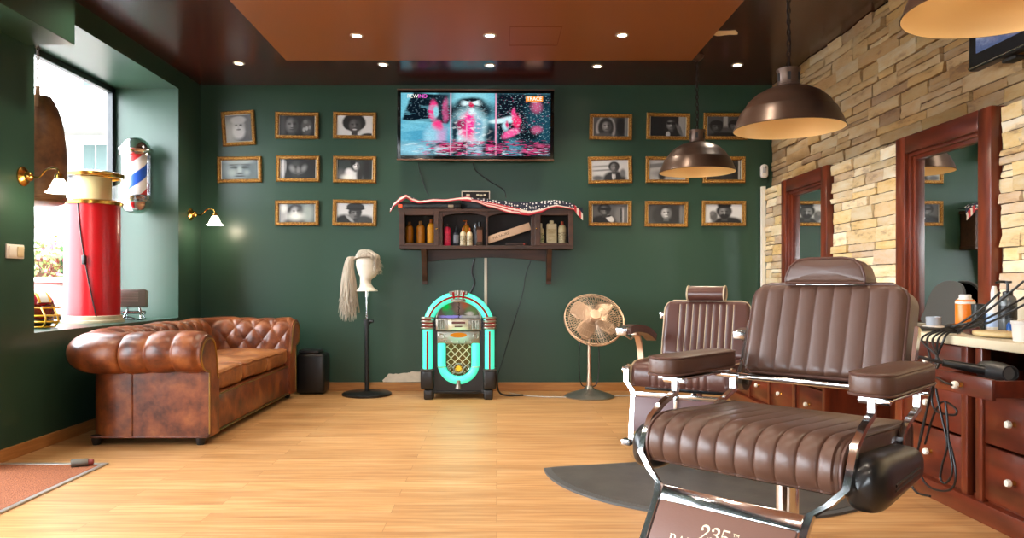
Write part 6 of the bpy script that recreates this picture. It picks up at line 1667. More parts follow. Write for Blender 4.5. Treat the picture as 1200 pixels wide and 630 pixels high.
def hull_bm(sx, x0, x1, yf, yb, zf0, zf1, zb0, zb1):
    bm = BM()
    def f(u, v):
        a = 2 * pi * v
        t = u
        k = (1 - (1 - min(1, t / .28)) ** 2.3) ** (1 / 2.3) if t < .28 else (1 - max(0, (t - .9) / .1) ** 2 * .25 if t > .9 else 1)
        cz = ((zf0 + zf1) * (1 - t) + (zb0 + zb1) * t) / 2; hz = ((zf1 - zf0) * (1 - t) + (zb1 - zb0) * t) / 2
        c, s = cos(a), sin(a); c = math.copysign(abs(c) ** .75, c); s = math.copysign(abs(s) ** .75, s)
        return Vector((sx * ((x0 + x1) / 2 + (x1 - x0) / 2 * c * k), yf + (yb - yf) * t, cz + hz * s * k))
    g = add_grid(bm, f, 40, 32, cv=True); bm.faces.new(g[-1]); 
    return bm
# ---- near chair --------------------------------------------------------------
ch = thing('barber_chair', 'large brown fluted barber chair with black side hulls and 235 on its footrest', 'barber chair', (.92, 2.351, 0), -radians(45))
bm = BM(); add_lathe(bm, [(0, 0), (.325, 0), (.33, .012), (.31, .03), (.2, .055), (.09, .07), (.06, .09), (0, .09)], n=56); obj('base', bm, M['hull'], ch)
bm = BM(); add_lathe(bm, [(.05, .07), (.05, .16), (.035, .17), (.035, .44), (0, .44)], n=28); obj('column', bm, M['chrome'], ch)
w = .292
prof = [(-.30, .452), (-.335, .462), (-.351, .50), (-.343, .545), (-.31, .577), (-.25, .592), (-.12, .588), (.05, .580), (.20, .578), (.235, .565), (.24, .52), (.235, .47), (.20, .455), (0, .452)]
bm, P2 = seat_bm(w, prof, 10, .0095, 0); seat = obj('seat', bm, M['chair'], ch, 60)
bm = BM()
for sx in (-1, 1): add_tube(bm, [(sx * (w - .001), p.x * .985 - .002, (p.y - .52) * .96 + .52) for p in P2], .0055, 6, closed=True)
obj('piping', bm, M['pipe_brown'], seat)
bm = BM(); add_box(bm, (0, -.02, .436), (.5, .42, .03), bevel=.006); add_box(bm, (0, 0, .41), (.2, .2, .05), bevel=.01); obj('under_frame', bm, M['black'], ch)
# backrest
def pos1(x, t, off):
    z = .685 + .315 * t; y = .235 + .10 * t
    return Vector((x, y - off, z + off * .25))
bm, ol = back_bm(.262, .33, .062, .125, 9, .0085, 0, pos1); bk = obj('backrest', bm, M['chair'], ch, 60)
bm = BM(); add_tube(bm, [pos1(x, t, .004) for x, t in ol[::3]], .006, 6, closed=True); obj('piping', bm, M['pipe_brown'], bk)
bm = BM(); add_tube(bm, [(-.30, .245, .665), (.30, .245, .665)], .013, 12); add_box(bm, (0, .27, .665), (.5, .035, .022), bevel=.005); obj('back_rail', bm, M['chrome'], ch)
bm = BM()
poly = [(-.137, 0), (-.138, .02), (-.124, .058), (-.098, .080), (-.06, .086), (.06, .086), (.098, .080), (.124, .058), (.138, .02), (.137, 0)]
dens = []
for p, q in zip(poly, poly[1:] + poly[:1]):
    for k in range(4): dens.append((p[0] + (q[0] - p[0]) * k / 4, p[1] + (q[1] - p[1]) * k / 4))
add_cushion(bm, dens, (0, .345, 1.001), (1, 0, 0), (0, .12, .99), (0, -1, .1), .11, .014, 4, .006); hr = obj('headrest', bm, M['chair'], ch, 60)
bm = BM(); add_tube(bm, [(x * .97, .345 - .051 + .12 * z, 1.001 + z * .99 + .004) for x, z in dens], .005, 6, closed=True); obj('piping', bm, M['pipe_brown'], hr)
bm = BM(); add_box(bm, (0, .365, .985), (.055, .02, .09), bevel=.004); add_box(bm, (0, .35, 1.0), (.22, .05, .012), bevel=.004); obj('headrest_bracket', bm, M['chrome'], ch)
for sx in (-1, 1):
    bm = BM()
    o = rrect(.118, .445, .05, 6); dens = []
    for p, q in zip(o, o[1:] + o[:1]):
        k_ = max(1, int(sqrt((p[0] - q[0]) ** 2 + (p[1] - q[1]) ** 2) / .03))
        for k in range(k_): dens.append((p[0] + (q[0] - p[0]) * k / k_, p[1] + (q[1] - p[1]) * k / k_))
    add_cushion(bm, dens, (sx * .318, -.022, .734), (1, 0, 0), (0, 1, 0), (0, 0, 1), .064, .016, 4, .003); arm = obj('armrest', bm, M['chair'], ch, 60)
    bm = BM(); add_tube(bm, [(sx * .318 + x * 1.0, -.022 + y * 1.0, .707) for x, y in dens], .004, 6, closed=True); add_tube(bm, [(sx * .318 + x * .985, -.022 + y * .995, .761) for x, y in dens], .003, 6, closed=True); obj('piping', bm, M['pipe_brown'], arm)
    bm = BM(); add_box(bm, (sx * .318, -.005, .690), (.09, .34, .008), bevel=.002); add_cyl(bm, (sx * .27, -.155, .683), (sx * .35, -.155, .683), .010, n=12); add_cyl(bm, (sx * .27, .2, .672), (sx * .35, .2, .672), .010, n=12); obj('arm_bracket', bm, M['chrome'], ch)
    bm = BM()
    pth = [(.305, -.16, .69), (.305, -.162, .645), (.307, -.235, .618), (.309, -.30, .578), (.310, -.335, .52), (.308, -.352, .477), (.27, -.366, .435), (.228, -.378, .402), (.222, -.40, .362), (.222, -.55, .13)]
    add_strap(bm, [(sx * a, b, c) for a, b, c in pth], (1, 0, 0), .019, .016); obj('front_post', bm, M['chrome'], ch, 30)
    bm = BM()
    pth = [(.305, .245, .675), (.305, .24, .615), (.305, .12, .575), (.303, .09, .545), (.303, .085, .44)]
    add_strap(bm, [(sx * a, b, c) for a, b, c in pth], (1, 0, 0), .018, .016); obj('rear_post', bm, M['chrome'], ch, 30)
    bm = BM(); add_strap(bm, [(sx * .283, .25, .66), (sx * .283, .33, .86)], (1, 0, 0), .012, .03); obj('back_hinge', bm, M['chrome'], ch)
    bm = hull_bm(sx, .272, .386, -.336, .045, .398, .560, .44, .54)
    hl = obj('side_hull', bm, M['hull'], ch, 60)
    bm = BM(); add_tube(bm, [(sx * .3855, -.23 + .2 * i / 6, .480 + .012 * i / 6) for i in range(7)], .0045, 6); add_tube(bm, [(sx * .384, -.23 + .2 * i / 6, .466 + .012 * i / 6) for i in range(7)], .004, 6); obj('groove_trim', bm, M['black'], hl)
    bm = BM(); add_cyl(bm, (-.285, .30, .64), (-.305, .30, .64), .034, n=24); add_cyl(bm, (-.27, .30, .64), (-.285, .30, .64), .014, n=12); obj('recline_knob', bm, pbr('smoked_clear', '#8a7a66', .1, .6), ch)
# footrest
fd = Vector((0, -.174, -.267)).normalized()       # down the plate
fn = Vector((0, -.267, .174)).normalized() * 1.0  # out of the plate, towards the sitter's feet
f0 = Vector((0, -.378, .398))
def FR(x, s, off=0): return f0 + Vector((x, 0, 0)) + fd * s + fn * off
L_ = .318
fr = BM()
a_ = lambda x, s, o: FR(x, s, o)
def plate(bm, x0, x1, s0, s1, o0, o1, bev=.003):
    c = (FR(x0, s0, o0) + FR(x1, s1, o1)) / 2
    Rm_ = Matrix((Vector((1, 0, 0)), -fd, fn.cross(Vector((1, 0, 0))) * 0 + fn)).transposed()
    add_box(bm, c, (abs(x1 - x0), abs(s1 - s0), abs(o1 - o0)), Rm_, bev)
plate(fr, -.212, .212, 0, .045, -.012, .004); plate(fr, -.212, .212, L_ - .03, L_, -.012, .004); plate(fr, -.212, -.196, .045, L_ - .03, -.012, .0); plate(fr, .196, .212, .045, L_ - .03, -.012, .0)
ftr = obj('footrest_frame', fr, M['chrome'], ch, 30)
bm = BM(); plate(bm, -.205, .205, .046, L_ - .03, -.008, .008, .006); fp = obj('footrest_pad', bm, pbr('footrest_vinyl', '#6b4a3e', .45, bump=.1, bscale=220), ch)
def ftext(s, x, dn, size, nm, **kw):
    bm = text_bm(s, size, .0004, **kw); p = FR(x, dn, .0086); place_bm(bm, p, (1, 0, 0), -fd, fn); return obj(nm, bm, M['gilt_print'], fp, 0)
# slab-serif numerals drawn as strokes: each list is a polyline with (x, y, half width)
def strokes(polys, x, dn, s, nm):
    bm = BM(); p0 = FR(x, dn, .0086)
    def P3(q): return p0 + Vector((1, 0, 0)) * (q[0] * s) - fd * (q[1] * s)
    for li, pl in enumerate(polys):
        up_ = fn * (.00008 * (li + 1))
        pr = None
        for i, q in enumerate(pl):
            a = Vector(pl[max(0, i - 1)][:2]); b = Vector(pl[min(len(pl) - 1, i + 1)][:2]); d = (b - a).normalized(); n_ = Vector((-d.y, d.x)) * q[2]
            e = [bm.verts.new(P3((q[0] + n_.x, q[1] + n_.y)) + up_), bm.verts.new(P3((q[0] - n_.x, q[1] - n_.y)) + up_)]
            if pr: bm.faces.new((pr[0], pr[1], e[1], e[0]))
            pr = e
    return obj(nm, bm, M['gilt_print'], fp, 0)
def arc(cx, cy, rx, ry, a0, a1, w0, w1, n=18):
    out = []
    for i in range(n + 1):
        f = i / n; a = radians(a0 + (a1 - a0) * f); ww = w0 + (w1 - w0) * sin(pi * f) ** 1.5; out.append((cx + rx * cos(a), cy + ry * sin(a), ww))
    return out
def blob(x, y, r): return [(x - r, y, r * .3), (x - r * .5, y, r * .9), (x, y, r), (x + r * .5, y, r * .9), (x + r, y, r * .3)]
two = [arc(.30, .74, .25, .24, 165, -50, .03, .085), [(.46, .55, .05), (.25, .28, .035), (.08, .06, .03)], [(.05, .07, .07), (.62, .07, .07)], [(.60, .02, .03), (.64, .28, .03)], blob(.11, .72, .09)]
three = [arc(.30, .76, .22, .20, 160, -90, .03, .08), arc(.30, .28, .26, .27, 95, -165, .03, .09), blob(.11, .78, .085), blob(.10, .24, .09), [(.22, .555, .03), (.36, .555, .03)]]
five = [[(.12, .95, .05), (.58, .95, .055)], [(.14, .97, .03), (.11, .5, .03)], arc(.30, .31, .27, .28, 130, -165, .03, .09), blob(.10, .22, .09)]
def shift(ps, dx): return [[(x + dx, y, w_) for x, y, w_ in p] for p in ps]
strokes(two + shift(three, .74) + shift(five, 1.42), -.052, .133, .043, 'numerals')
ftext('TM', .052, .098, .013, 'trademark')
def serif_word(word, x, dn, s, nm):
    G = {'B': (.66, [[(.12, 0, .07), (.12, 1, .07)], arc(.28, .75, .22, .25, 90, -90, .03, .07), arc(.28, .27, .28, .27, 90, -90, .03, .07), [(0, .98, .03), (.3, .98, .03)], [(0, .02, .03), (.3, .02, .03)], [(.12, .51, .025), (.3, .51, .025)]]),
         'A': (.82, [[(.08, 0, .025), (.36, 1, .03)], [(.36, 1, .05), (.66, 0, .075)], [(.18, .33, .025), (.54, .33, .025)], [(0, .02, .025), (.2, .02, .025)], [(.52, .02, .025), (.80, .02, .025)]]),
         'R': (.78, [[(.12, 0, .07), (.12, 1, .07)], arc(.28, .74, .24, .25, 90, -90, .03, .07), [(.30, .49, .05), (.62, .03, .07)], [(0, .98, .03), (.3, .98, .03)], [(0, .02, .03), (.26, .02, .03)], [(.56, .02, .03), (.76, .02, .03)], [(.12, .49, .025), (.3, .49, .025)]]),
         'E': (.66, [[(.12, 0, .07), (.12, 1, .07)], [(0, .98, .03), (.56, .98, .03)], [(0, .02, .03), (.58, .02, .03)], [(.12, .52, .025), (.42, .52, .025)], [(.55, .98, .03), (.57, .75, .03)], [(.57, .02, .03), (.6, .28, .03)]])}
    pl = []; cx = 0
    for c_ in word: pl += shift(G[c_][1], cx); cx += G[c_][0] + .06
    strokes(pl, x, dn, s, nm)
serif_word('BARBER', -.138, .170, .034, 'lettering')
bm = BM(); plate(bm, -.20, .20, L_ - .02, L_ - .0, 0, .14); obj('foot_step', bm, M['chrome'], ch)
bm = BM(); add_tube(bm, [(.30, -.30, .28), (.27, -.22, .14), (.29, -.14, .06)], .006, 6, k=4); obj('pump_lever', bm, M['black'], ch)
# ---- far chair ---------------------------------------------------------------
c2 = thing('barber_chair', 'dark brown barber chair with cream piping and slim curved arms', 'barber chair', (1.20, 4.48, 0), -radians(30))
bm = BM(); add_lathe(bm, [(0, .012), (.365, .012), (.37, .025), (.35, .045), (.2, .06), (.09, .075), (.06, .095), (0, .095)], n=56); obj('base', bm, M['hull'], c2)
bm = BM(); add_lathe(bm, [(.055, .07), (.055, .16), (.04, .17), (.04, .42), (0, .42)], n=28); obj('column', bm, M['chrome'], c2)
w = .283
prof = [(-.32, .408), (-.345, .42), (-.355, .46), (-.348, .51), (-.315, .54), (-.25, .552), (-.1, .55), (.10, .545), (.20, .543), (.235, .53), (.24, .48), (.235, .43), (.20, .41), (0, .408)]
bm, P2 = seat_bm(w, prof, 8, .008, .22, NU=120); s2 = obj('seat', bm, M['chair2'], c2, 60)
bm = BM()
for sx in (-1, 1): add_tube(bm, [(sx * (w - .001), p.x * .985, (p.y - .48) * .96 + .48) for p in P2], .005, 6, closed=True)
obj('piping', bm, M['pipe_cream'], s2)
bm = BM(); add_box(bm, (0, -.02, .39), (.48, .42, .03), bevel=.006); obj('under_frame', bm, M['black'], c2)
def pos2(x, t, off):
    z = .535 + .358 * t; y = .195 + .095 * t; return Vector((x, y - off, z + off * .25))
bm, ol = back_bm(.272, .37, .06, .10, 8, .008, .19, pos2, NU=120); b2_ = obj('backrest', bm, M['chair2'], c2, 60)
bm = BM(); add_tube(bm, [pos2(x, t, .004) for x, t in ol[::3]], .005, 6, closed=True)
for k in range(9):
    x = -.272 + .544 * (.19 + .62 * k / 8); add_tube(bm, [pos2(x, t, .021) for t in (.1, .3, .5, .7, .93)], .0025, 5)
obj('piping', bm, M['pipe_cream'], b2_)
bm = BM(); add_box(bm, (0, .345, .74), (.50, .02, .30), bevel=.008); obj('back_shell', bm, M['black'], c2)
bm = BM()
for sx in (-1, 1): add_box(bm, (sx * .29, .285, .74 + .06 * (sx < 0)), (.035, .04, .045), bevel=.006)
obj('back_clamp', bm, M['chrome'], c2)
bm = BM(); hl_ = [(.0, -.0)] ; ov = [(.042 * cos(a), .046 * sin(a)) for a in [2 * pi * i / 28 for i in range(28)]]
add_prism(bm, ov, (-.115, .262, .942), (0, 1, 0), (0, .1, 1), (.23, 0, 0)); h2 = obj('headrest', bm, M['chair2'], c2, 60)
bm = BM()
for x in (-.115, .115): add_tube(bm, [(x, .262 + a * 1.03 + .1 * b, .942 + b * 1.03) for a, b in ov], .0055, 6, closed=True)
obj('piping', bm, M['pipe_cream'], h2)
bm = BM(); add_box(bm, (0, .31, .90), (.05, .016, .08), bevel=.004); obj('headrest_bracket', bm, M['chrome'], c2)
for sx in (-1, 1):
    bm = BM(); pth = [(.335, -.285, .728), (.335, -.20, .735), (.335, -.08, .728), (.33, .05, .705), (.325, .16, .66)]
    add_strap(bm, [(sx * a, b, c) for a, b, c in pth], (1, 0, 0), .065, .045, k=5)
    bmesh.ops.bevel(bm, geom=[e for e in bm.edges if len(e.link_faces) == 2 and e.calc_face_angle(0) > .8], offset=.012, segments=2, affect='EDGES')
    obj('armrest', bm, M['chair2'], c2, 50)
    bm = BM(); add_box(bm, (sx * .335, -.325, .727), (.068, .09, .046), rot=Euler((.05, 0, 0)), bevel=.008); obj('arm_end', bm, M['chrome_worn'], c2)
    bm = BM(); add_strap(bm, [(sx * .335, -.15, .702), (sx * .335, -.09, .685), (sx * .335, -.045, .62), (sx * .33, -.035, .55), (sx * .315, -.035, .47)], (1, 0, 0), .035, .018, k=5); obj('arm_post', bm, M['copper'] if sx < 0 else M['chrome'], c2)
    bm = BM(); add_tube(bm, [(sx * .335, -.31, .70), (sx * .335, -.25, .685), (sx * .335, -.20, .672), (sx * .335, -.14, .69)], .005, 6, k=4); obj('release_lever', bm, M['chrome'], c2)
    bm = BM(); pth = [(.298, -.33, .53), (.300, -.372, .50), (.300, -.378, .44), (.262, -.385, .395), (.252, -.39, .37), (.252, -.43, .135), (.252, -.436, .10)]
    add_strap(bm, [(sx * a, b, c) for a, b, c in pth], (1, 0, 0), .026, .016); obj('front_post', bm, M['chrome'], c2, 30)
    bm = BM(); add_cyl(bm, (sx * .285, -.362, .505), (sx * .325, -.362, .505), .02, n=14); obj('post_bolt', bm, M['chrome_worn'], c2)
    bm = BM(); add_box(bm, (sx * .268, -.45, .105), (.055, .06, .035), bevel=.006); obj('foot_block', bm, M['chrome_worn'], c2)
bm = BM(); add_box(bm, (0, -.39, .375), (.50, .012, .026), bevel=.004); obj('footrest_top_rail', bm, M['chrome'], c2)
bm = BM(); add_box(bm, (0, -.43, .13), (.50, .012, .02), bevel=.004); obj('footrest_bottom_rail', bm, M['chrome'], c2)
bm = BM(); add_box(bm, (0, -.41, .262), (.49, .014, .20), rot=Euler((-.16, 0, 0)), bevel=.005); obj('footrest_pad', bm, pbr('footrest_mauve', '#5d4142', .45), c2)
bm = BM(); add_box(bm, (0, -.405, .34), (.022, .03, .13), bevel=.004); obj('centre_bar', bm, M['chrome'], c2)
# ---- half-round anti-fatigue mat
bm = BM(); mc = Vector((1.12, 4.0)); R_ = .865; n = 48; poly = []
for i in range(n + 1):
    a = pi + pi * i / n; poly.append((R_ * cos(a), R_ * sin(a) * 1.0))
poly += [(.80, .04), (.45, .12), (.395, .17)] + [(.10 + .385 * cos(a), .48 + .385 * sin(a)) for a in [radians(-42 - 96 * i / 14) for i in range(15)]] + [(-.22, .17), (-.42, .12), (-.8, .03)]
mat_ = thing('floor_mat', 'half round dark grey rubber mat on the oak floor between the two barber chairs', 'mat', (1.12, 4.0, 0))
bm2 = BM(); add_prism(bm2, poly, (0, 0, .0005), (1, 0, 0), (0, 1, 0), (0, 0, .011)); obj('rubber_edge', bm2, pbr('mat_edge', '#4a4a48', .5), mat_, 20)
inn = [(x * .955, (y - .0) * .955 + (.0 if y > 0 else .0)) for x, y in poly[:n + 1]] + [(x * .955, y - .02) for x, y in poly[n + 1:]]
bm2 = BM(); add_prism(bm2, inn, (0, 0, .0117), (1, 0, 0), (0, 1, 0), (0, 0, .0014)); obj('top_surface', bm2, pbr('worn_rubber', '#3b3733', .55, col2='#4b4640', vscale=7, bump=.3, bscale=120), mat_, 20)
bm.free()
# ================================================================== THINGS ON THE COUNTER
ZT = .7755
def at(px, d): return (px - 582) / F * d
def item(name, px, d, label, cat, rz=0, group=None): return thing(name, label, cat, (at(px, d), d, ZT), rz, group)
def topz(py, d): return 1 - (py - 333) / F * d - ZT
# orange can
d = 3.6; t = item('spray_can', 1131, d, 'orange spray can with white cap on the counter', 'spray can'); h = topz(345, d)
bm = BM(); add_lathe(bm, [(0, 0), (.040, 0), (.042, .006), (.042, h * .80), (.038, h * .86), (0, h * .86)], n=36)
obj('can', bm, pbr('orange_print', '#ea7a16', .3), t)
bm = BM(); add_lathe(bm, [(.0424, .004), (.0424, .03)], n=36); add_lathe(bm, [(.0424, h * .75), (.0424, h * .81)], n=36); obj('white_band', bm, M['white'], t, 0)
bm = BM(); add_lathe(bm, [(.0426, .03), (.0426, h * .75)], n=10, arc=1.0, M=Matrix.Rotation(-1.35, 3, 'Z')); obj('side_label', bm, pbr('label_white_red', '#e2dcd2', .4, col2='#c9482a', vscale=30), t, 0)
bm = BM(); add_lathe(bm, [(.032, h * .85), (.032, h * .88), (.026, h * .90), (.026, h * .98), (.022, h), (0, h)], n=28); obj('cap', bm, M['white'], t)
d = 3.45; t = item('tumbler', 1146.5, d, 'dark glass tumbler between the orange can and the white spray bottle', 'tumbler'); h = topz(356, d)
bm = BM(); add_lathe(bm, [(0, 0), (.026, 0), (.030, h), (.027, h), (.024, .008), (0, .008)], n=24); obj('glass', bm, pbr('smoked_glass', '#2a2d2c', .15), t)
bm = BM(); add_box(bm, (0, 0, h * .55), (.05, .012, .008), bevel=.002); obj('comb_inside', bm, M['black'], t)
d = 3.42; t = item('spray_bottle', 1165, d, 'white and pale blue spray bottle beside the dark tumbler', 'bottle'); h = topz(335, d)
bm = BM(); add_lathe(bm, [(0, 0), (.034, 0), (.035, .008), (.035, h * .5), (.028, h * .62), (.013, h * .70), (0, h * .70)], n=28); obj('body', bm, M['white'], t)
bm = BM(); add_lathe(bm, [(.0354, .03), (.0354, h * .42)], n=28); obj('blue_label', bm, pbr('pale_blue', '#a9c4ea', .4), t, 0)
bm = BM(); add_lathe(bm, [(.014, h * .69), (.014, h * .86), (.009, h), (0, h)], n=18); obj('nozzle_cap', bm, M['white'], t)
d = 3.25; t = item('pump_dispenser', 1181, d, 'black and clear pump dispenser standing against the stone wall', 'dispenser'); h = topz(329, d)
bm = BM(); add_lathe(bm, [(0, 0), (.034, 0), (.035, .006), (.035, h * .62), (.03, h * .70), (.018, h * .74), (0, h * .74)], n=28); obj('body', bm, pbr('grey_translucent', '#5b5f60', .2), t)
bm = BM(); add_lathe(bm, [(.0355, h * .30), (.0355, h * .55)], n=28); obj('label', bm, M['black'], t, 0)
bm = BM(); add_lathe(bm, [(.02, h * .72), (.02, h * .80), (.006, h * .82), (.006, h * .95), (.016, h * .96), (.016, h), (0, h)], n=18); add_tube(bm, [(0, 0, h * .98), (-.04, 0, h * .985), (-.05, 0, h * .96)], .006, 8, k=3); obj('pump', bm, M['black'], t)
d = 3.12; t = item('gel_bottle', 1185, d, 'small bright blue bottle before the pump dispenser', 'bottle'); h = topz(377, d) + .0
bm = BM(); add_lathe(bm, [(0, 0), (.016, 0), (.017, .005), (.017, .055), (.010, .065), (0, .065)], n=20); obj('body', bm, pbr('bright_blue', '#1c5fc0', .3), t)
bm = BM(); add_lathe(bm, [(.010, .063), (.010, .082), (0, .083)], n=16); obj('cap', bm, M['black'], t)
d = 2.93; t = item('tissue_tub', 1203, d, 'white plastic tub on the counter at the edge of the view', 'tub')
bm = BM(); add_lathe(bm, [(0, 0), (.045, 0), (.05, .07), (.046, .07), (.042, .006), (0, .006)], n=32); obj('tub', bm, M['white'], t)
bm = BM(); add_lathe(bm, [(.046, .066), (.053, .068), (.053, .08), (0, .084)], n=32); obj('lid', bm, pbr('tub_lid', '#d9d6d0', .4), t)
d = 3.36; t = item('cream_jar', 1197, d, 'cream coloured round jar behind the white tub', 'jar'); 
bm = BM(); add_lathe(bm, [(0, 0), (.05, 0), (.052, .01), (.052, .12), (.045, .13), (0, .13)], n=32); obj('jar', bm, pbr('jar_cream', '#e6dcc4', .4), t)
bm = BM(); add_lathe(bm, [(.049, .128), (.049, .155), (0, .158)], n=32); obj('lid', bm, pbr('jar_lid', '#d8cbb0', .4), t)
# hand mirror leaning on the wall mirror
d = 4.09; t = thing('hand_mirror', 'grey rounded hand mirror with slot handle leaning against the wall mirror', 'hand mirror', (2.44, d, ZT + .003))
ry = Euler((0, radians(12), 0)).to_matrix()
poly = [(-.165, 0), (.165, 0), (.17, .08), (.145, .175), (.10, .22), (.03, .242), (-.04, .242), (-.11, .222), (-.155, .165), (-.17, .08)]
sm_ = [(p.x, p.y) for p in smooth_path([(a, b, 0) for a, b in poly], 4, closed=True)]
bm = BM(); add_prism(bm, sm_, ry @ V(0, 0, .004), (0, 1, 0), ry @ V(0, 0, 1), ry @ V(.014, 0, 0)); obj('back', bm, pbr('slate_grey', '#44423e', .5), t)
bm = BM(); add_prism(bm, [(x * .92, .01 + y * .92) for x, y in sm_], ry @ V(.0146, 0, .004), (0, 1, 0), ry @ V(0, 0, 1), ry @ V(.002, 0, 0)); obj('mirror_face', bm, M['mirror'], t)
bm = BM(); add_box(bm, ry @ V(-.002, -.125, .10), (.006, .016, .075), ry, bevel=.003); obj('slot_handle', bm, M['black'], t)
d = 3.78; t = item('glass_jar', 1094, d, 'small clear glass jar with white base ring beside the near chair', 'jar')
bm = BM(); add_lathe(bm, [(0, .002), (.05, .002), (.052, .012), (.04, .016), (0, .016)], n=28); obj('base_ring', bm, M['white'], t)
bm = BM(); add_lathe(bm, [(0, .016), (.034, .016), (.036, .06), (.033, .06), (.031, .02), (0, .02)], n=24); obj('glass', bm, pbr('jar_glass', '#9aa0a8', .08, spec=.9), t)
d = 3.71; t = thing('tool_tray', 'flat dark tray of clippings and tools on the counter edge', 'tray', (2.09, d, ZT), .06)
bm = BM(); add_box(bm, (0, 0, .007), (.13, .28, .013), bevel=.004); obj('tray', bm, pbr('tray_dark', '#3d3a36', .5, var=.4, vscale=40), t)
for i, (x, y, L, rz, lab, mt) in enumerate(((2.17, 3.50, .15, .5, 'black hair clipper lying on the counter beside the tool tray', M['black']), (2.14, 3.345, .14, 1.25, 'dark red hair clipper lying at the counter edge beside the black one', pbr('clipper_red', '#4a1414', .35)))):
    t = thing('hair_clipper', lab, 'hair clipper', (x, y, ZT), rz)
    bm = BM(); add_cushion(bm, rrect(L, .045, .018, 4), (0, 0, .02), (1, 0, 0), (0, 1, 0), (0, 0, 1), .038, .014, 3, .002); obj('body', bm, mt, t)
    bm = BM(); add_box(bm, (L / 2 + .008, 0, .022), (.024, .04, .012), bevel=.002); obj('blade_head', bm, M['chrome'], t)
t = thing('neck_paddle', 'pale tan rounded wooden paddle lying on the counter edge', 'paddle', (2.12, 3.15, ZT), .2)
bm = BM(); add_cushion(bm, [(.13 * cos(a) * (1 if cos(a) < 0 else .8), .07 * sin(a)) for a in [2 * pi * i / 36 for i in range(36)]], (0, 0, .0156), (0, 1, 0), (-1, 0, 0), (0, 0, 1), .022, .010, 3, .004); obj('board', bm, pbr('pale_wood', '#d9bd86', .45), t)
t = thing('straight_comb', 'long black comb lying behind the glass jar before the wall mirror', 'comb', (2.35, 3.73, ZT), .3)
bm = BM(); add_box(bm, (0, 0, .004), (.18, .012, .006), bevel=.001)
for k in range(34): add_box(bm, (-.085 + k * .0052, -.014, .004), (.002, .02, .004))
obj('teeth', bm, M['black'], t, 0)
# hair dryer in the open drawer
t = thing('hair_dryer', 'black hair dryer lying in the open drawer', 'hair dryer', (1.975, 2.93, .655))
bm = BM(); Rm = Matrix.Rotation(radians(78), 3, 'Y') @ Matrix.Rotation(0, 3, 'X')
ax = V(-.05, -.99, .02).normalized(); a1, b1 = frame_of(ax); Mx = Matrix((a1, b1, ax)).transposed()
add_lathe(bm, [(0, -.10), (.025, -.10), (.036, -.085), (.04, -.04), (.04, .02), (.033, .06), (.032, .085), (.027, .085), (.026, .06), (0, .06)], (0, 0, 0), 28, Mx); obj('barrel', bm, pbr('dryer_grey', '#2b2a2a', .35), t)
bm = BM(); add_lathe(bm, [(0, .064), (.026, .064), (.026, .066), (0, .066)], (0, 0, 0), 24, Mx); obj('outlet_grille', bm, pbr('dryer_mesh', '#6e675e', .5), t)
bm = BM(); add_tube(bm, [V(-.02, .02, .0), V(-.08, .07, .012), V(-.15, .11, .025)], [.02, .018, .015], 14, k=4); obj('handle', bm, M['black'], t)
bm = BM(); add_tube(bm, [V(-.15, .11, .025), V(-.19, .14, .035), V(-.215, .17, .04), V(-.215, .2, .0), V(-.20, .24, -.06)], .007, 8, k=6); obj('cord', bm, M['black'], t)
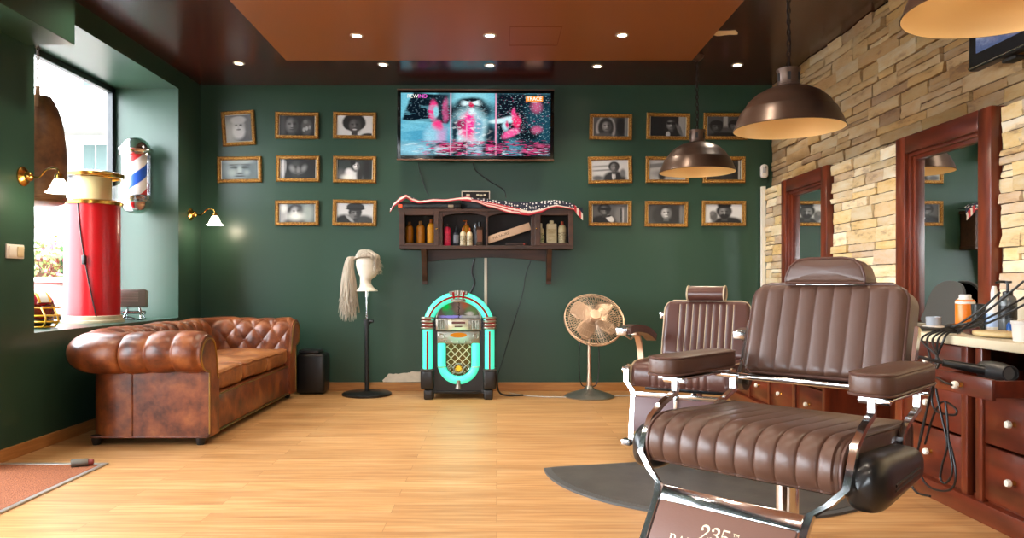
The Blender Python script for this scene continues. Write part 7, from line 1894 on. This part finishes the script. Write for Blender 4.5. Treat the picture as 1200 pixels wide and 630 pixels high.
# clipper cords: over the counter edge and down in loops
def hang(x, y, off=0): 
    d = (1.975 - off) * F / (x - 582); return W(x, y, d)
zc_ = ZT + .006
cords = [
 ('black cord looping lowest before the cabinet and trailing on the floor', [(1200, 329, 2.95), (1165, 358, 3.05), (1125, 391, 3.22)], [(1104, 402), (1094, 430), (1090, 465), (1081, 500), (1076, 530), (1080, 558), (1092, 572), (1112, 574), (1120, 560), (1116, 530), (1104, 490), (1097, 455)]),
 ('black cord bent into a sideways loop below the open drawer', [(1200, 352, 2.9), (1165, 372, 3.05), (1128, 392, 3.22)], [(1106, 403), (1097, 425), (1094, 452), (1092, 470), (1098, 482), (1118, 486), (1120, 479), (1106, 470), (1098, 478), (1092, 492), (1084, 520)]),
 ('black cord hanging in a long narrow loop beside the armrest', [(1200, 364, 2.9), (1160, 384, 3.05), (1130, 392, 3.2)], [(1108, 402), (1099, 422), (1096, 450), (1104, 490), (1110, 520), (1104, 545), (1102, 560), (1108, 566), (1116, 552), (1112, 520), (1110, 490), (1108, 470)]),
 ('black cord dropping straight from the counter past the white drawer knob', [(1172, 352, 3.15), (1150, 372, 3.2), (1122, 393, 3.3)], [(1102, 402), (1094, 440), (1088, 470), (1080, 510), (1072, 540), (1068, 565), (1075, 577), (1090, 581)]),
 ('thin black cord looping from the counter to the open drawer knob', [(1150, 388, 3.25), (1135, 393, 3.25)], [(1112, 402), (1100, 420), (1096, 438), (1104, 446), (1115, 451)]),
]
for i, (lab, a, b) in enumerate(cords):
    yy_ = 3.27 + .014 * i
    pts = [W(*p) for p in a]
    for q in pts: q.z = max(q.z + .012 * i, ZT + .008 + .012 * i)
    pts[-1].z = max(pts[-1].z, ZT + .022 + .006 * i)
    pts = pts + [V(2.04, yy_, zc_ + .006 + .006 * i), V(2.012, yy_, zc_ + .007 + .004 * i), V(1.988 - .006 * i, yy_, zc_ + .003 + .002 * i), V(1.968 - .016 * i, yy_, zc_ - .03)] + [(hang(x, y, .016 * i + .024) if i < 4 else hang(x, y, (.06, .11, .165, .178)[k_])) for k_, (x, y) in enumerate(b[1:])]
    bm = BM(); add_tube(bm, pts, .0048, 8, k=6); tag(obj('clipper_cord', bm, M['black'], None, 60), lab, 'cord', 'clipper cords at the counter')
# ================================================================== CAMERA
cam = bpy.data.cameras.new('camera'); co = bpy.data.objects.new('camera', cam); C.objects.link(co)
co.location = (0, 0, 1); co.rotation_euler = (pi / 2, 0, 0)
cam.sensor_width = 36; cam.lens = F * 36 / 1200; cam.shift_x = 18 / 1200; cam.shift_y = 18 / 1200; cam.clip_start = .05; cam.clip_end = 300
SC.camera = co
SC.view_settings.view_transform = 'Standard'; SC.view_settings.look = 'None'; SC.view_settings.gamma = 1; SC.view_settings.use_curve_mapping = False
SC.view_settings.exposure = EXPO
SC.cycles.use_denoising = True; SC.cycles.max_bounces = 8; SC.cycles.diffuse_bounces = 4; SC.cycles.glossy_bounces = 4; SC.cycles.transparent_max_bounces = 16
SC.cycles.sample_clamp_indirect = 6; SC.cycles.caustics_reflective = False; SC.cycles.caustics_refractive = False
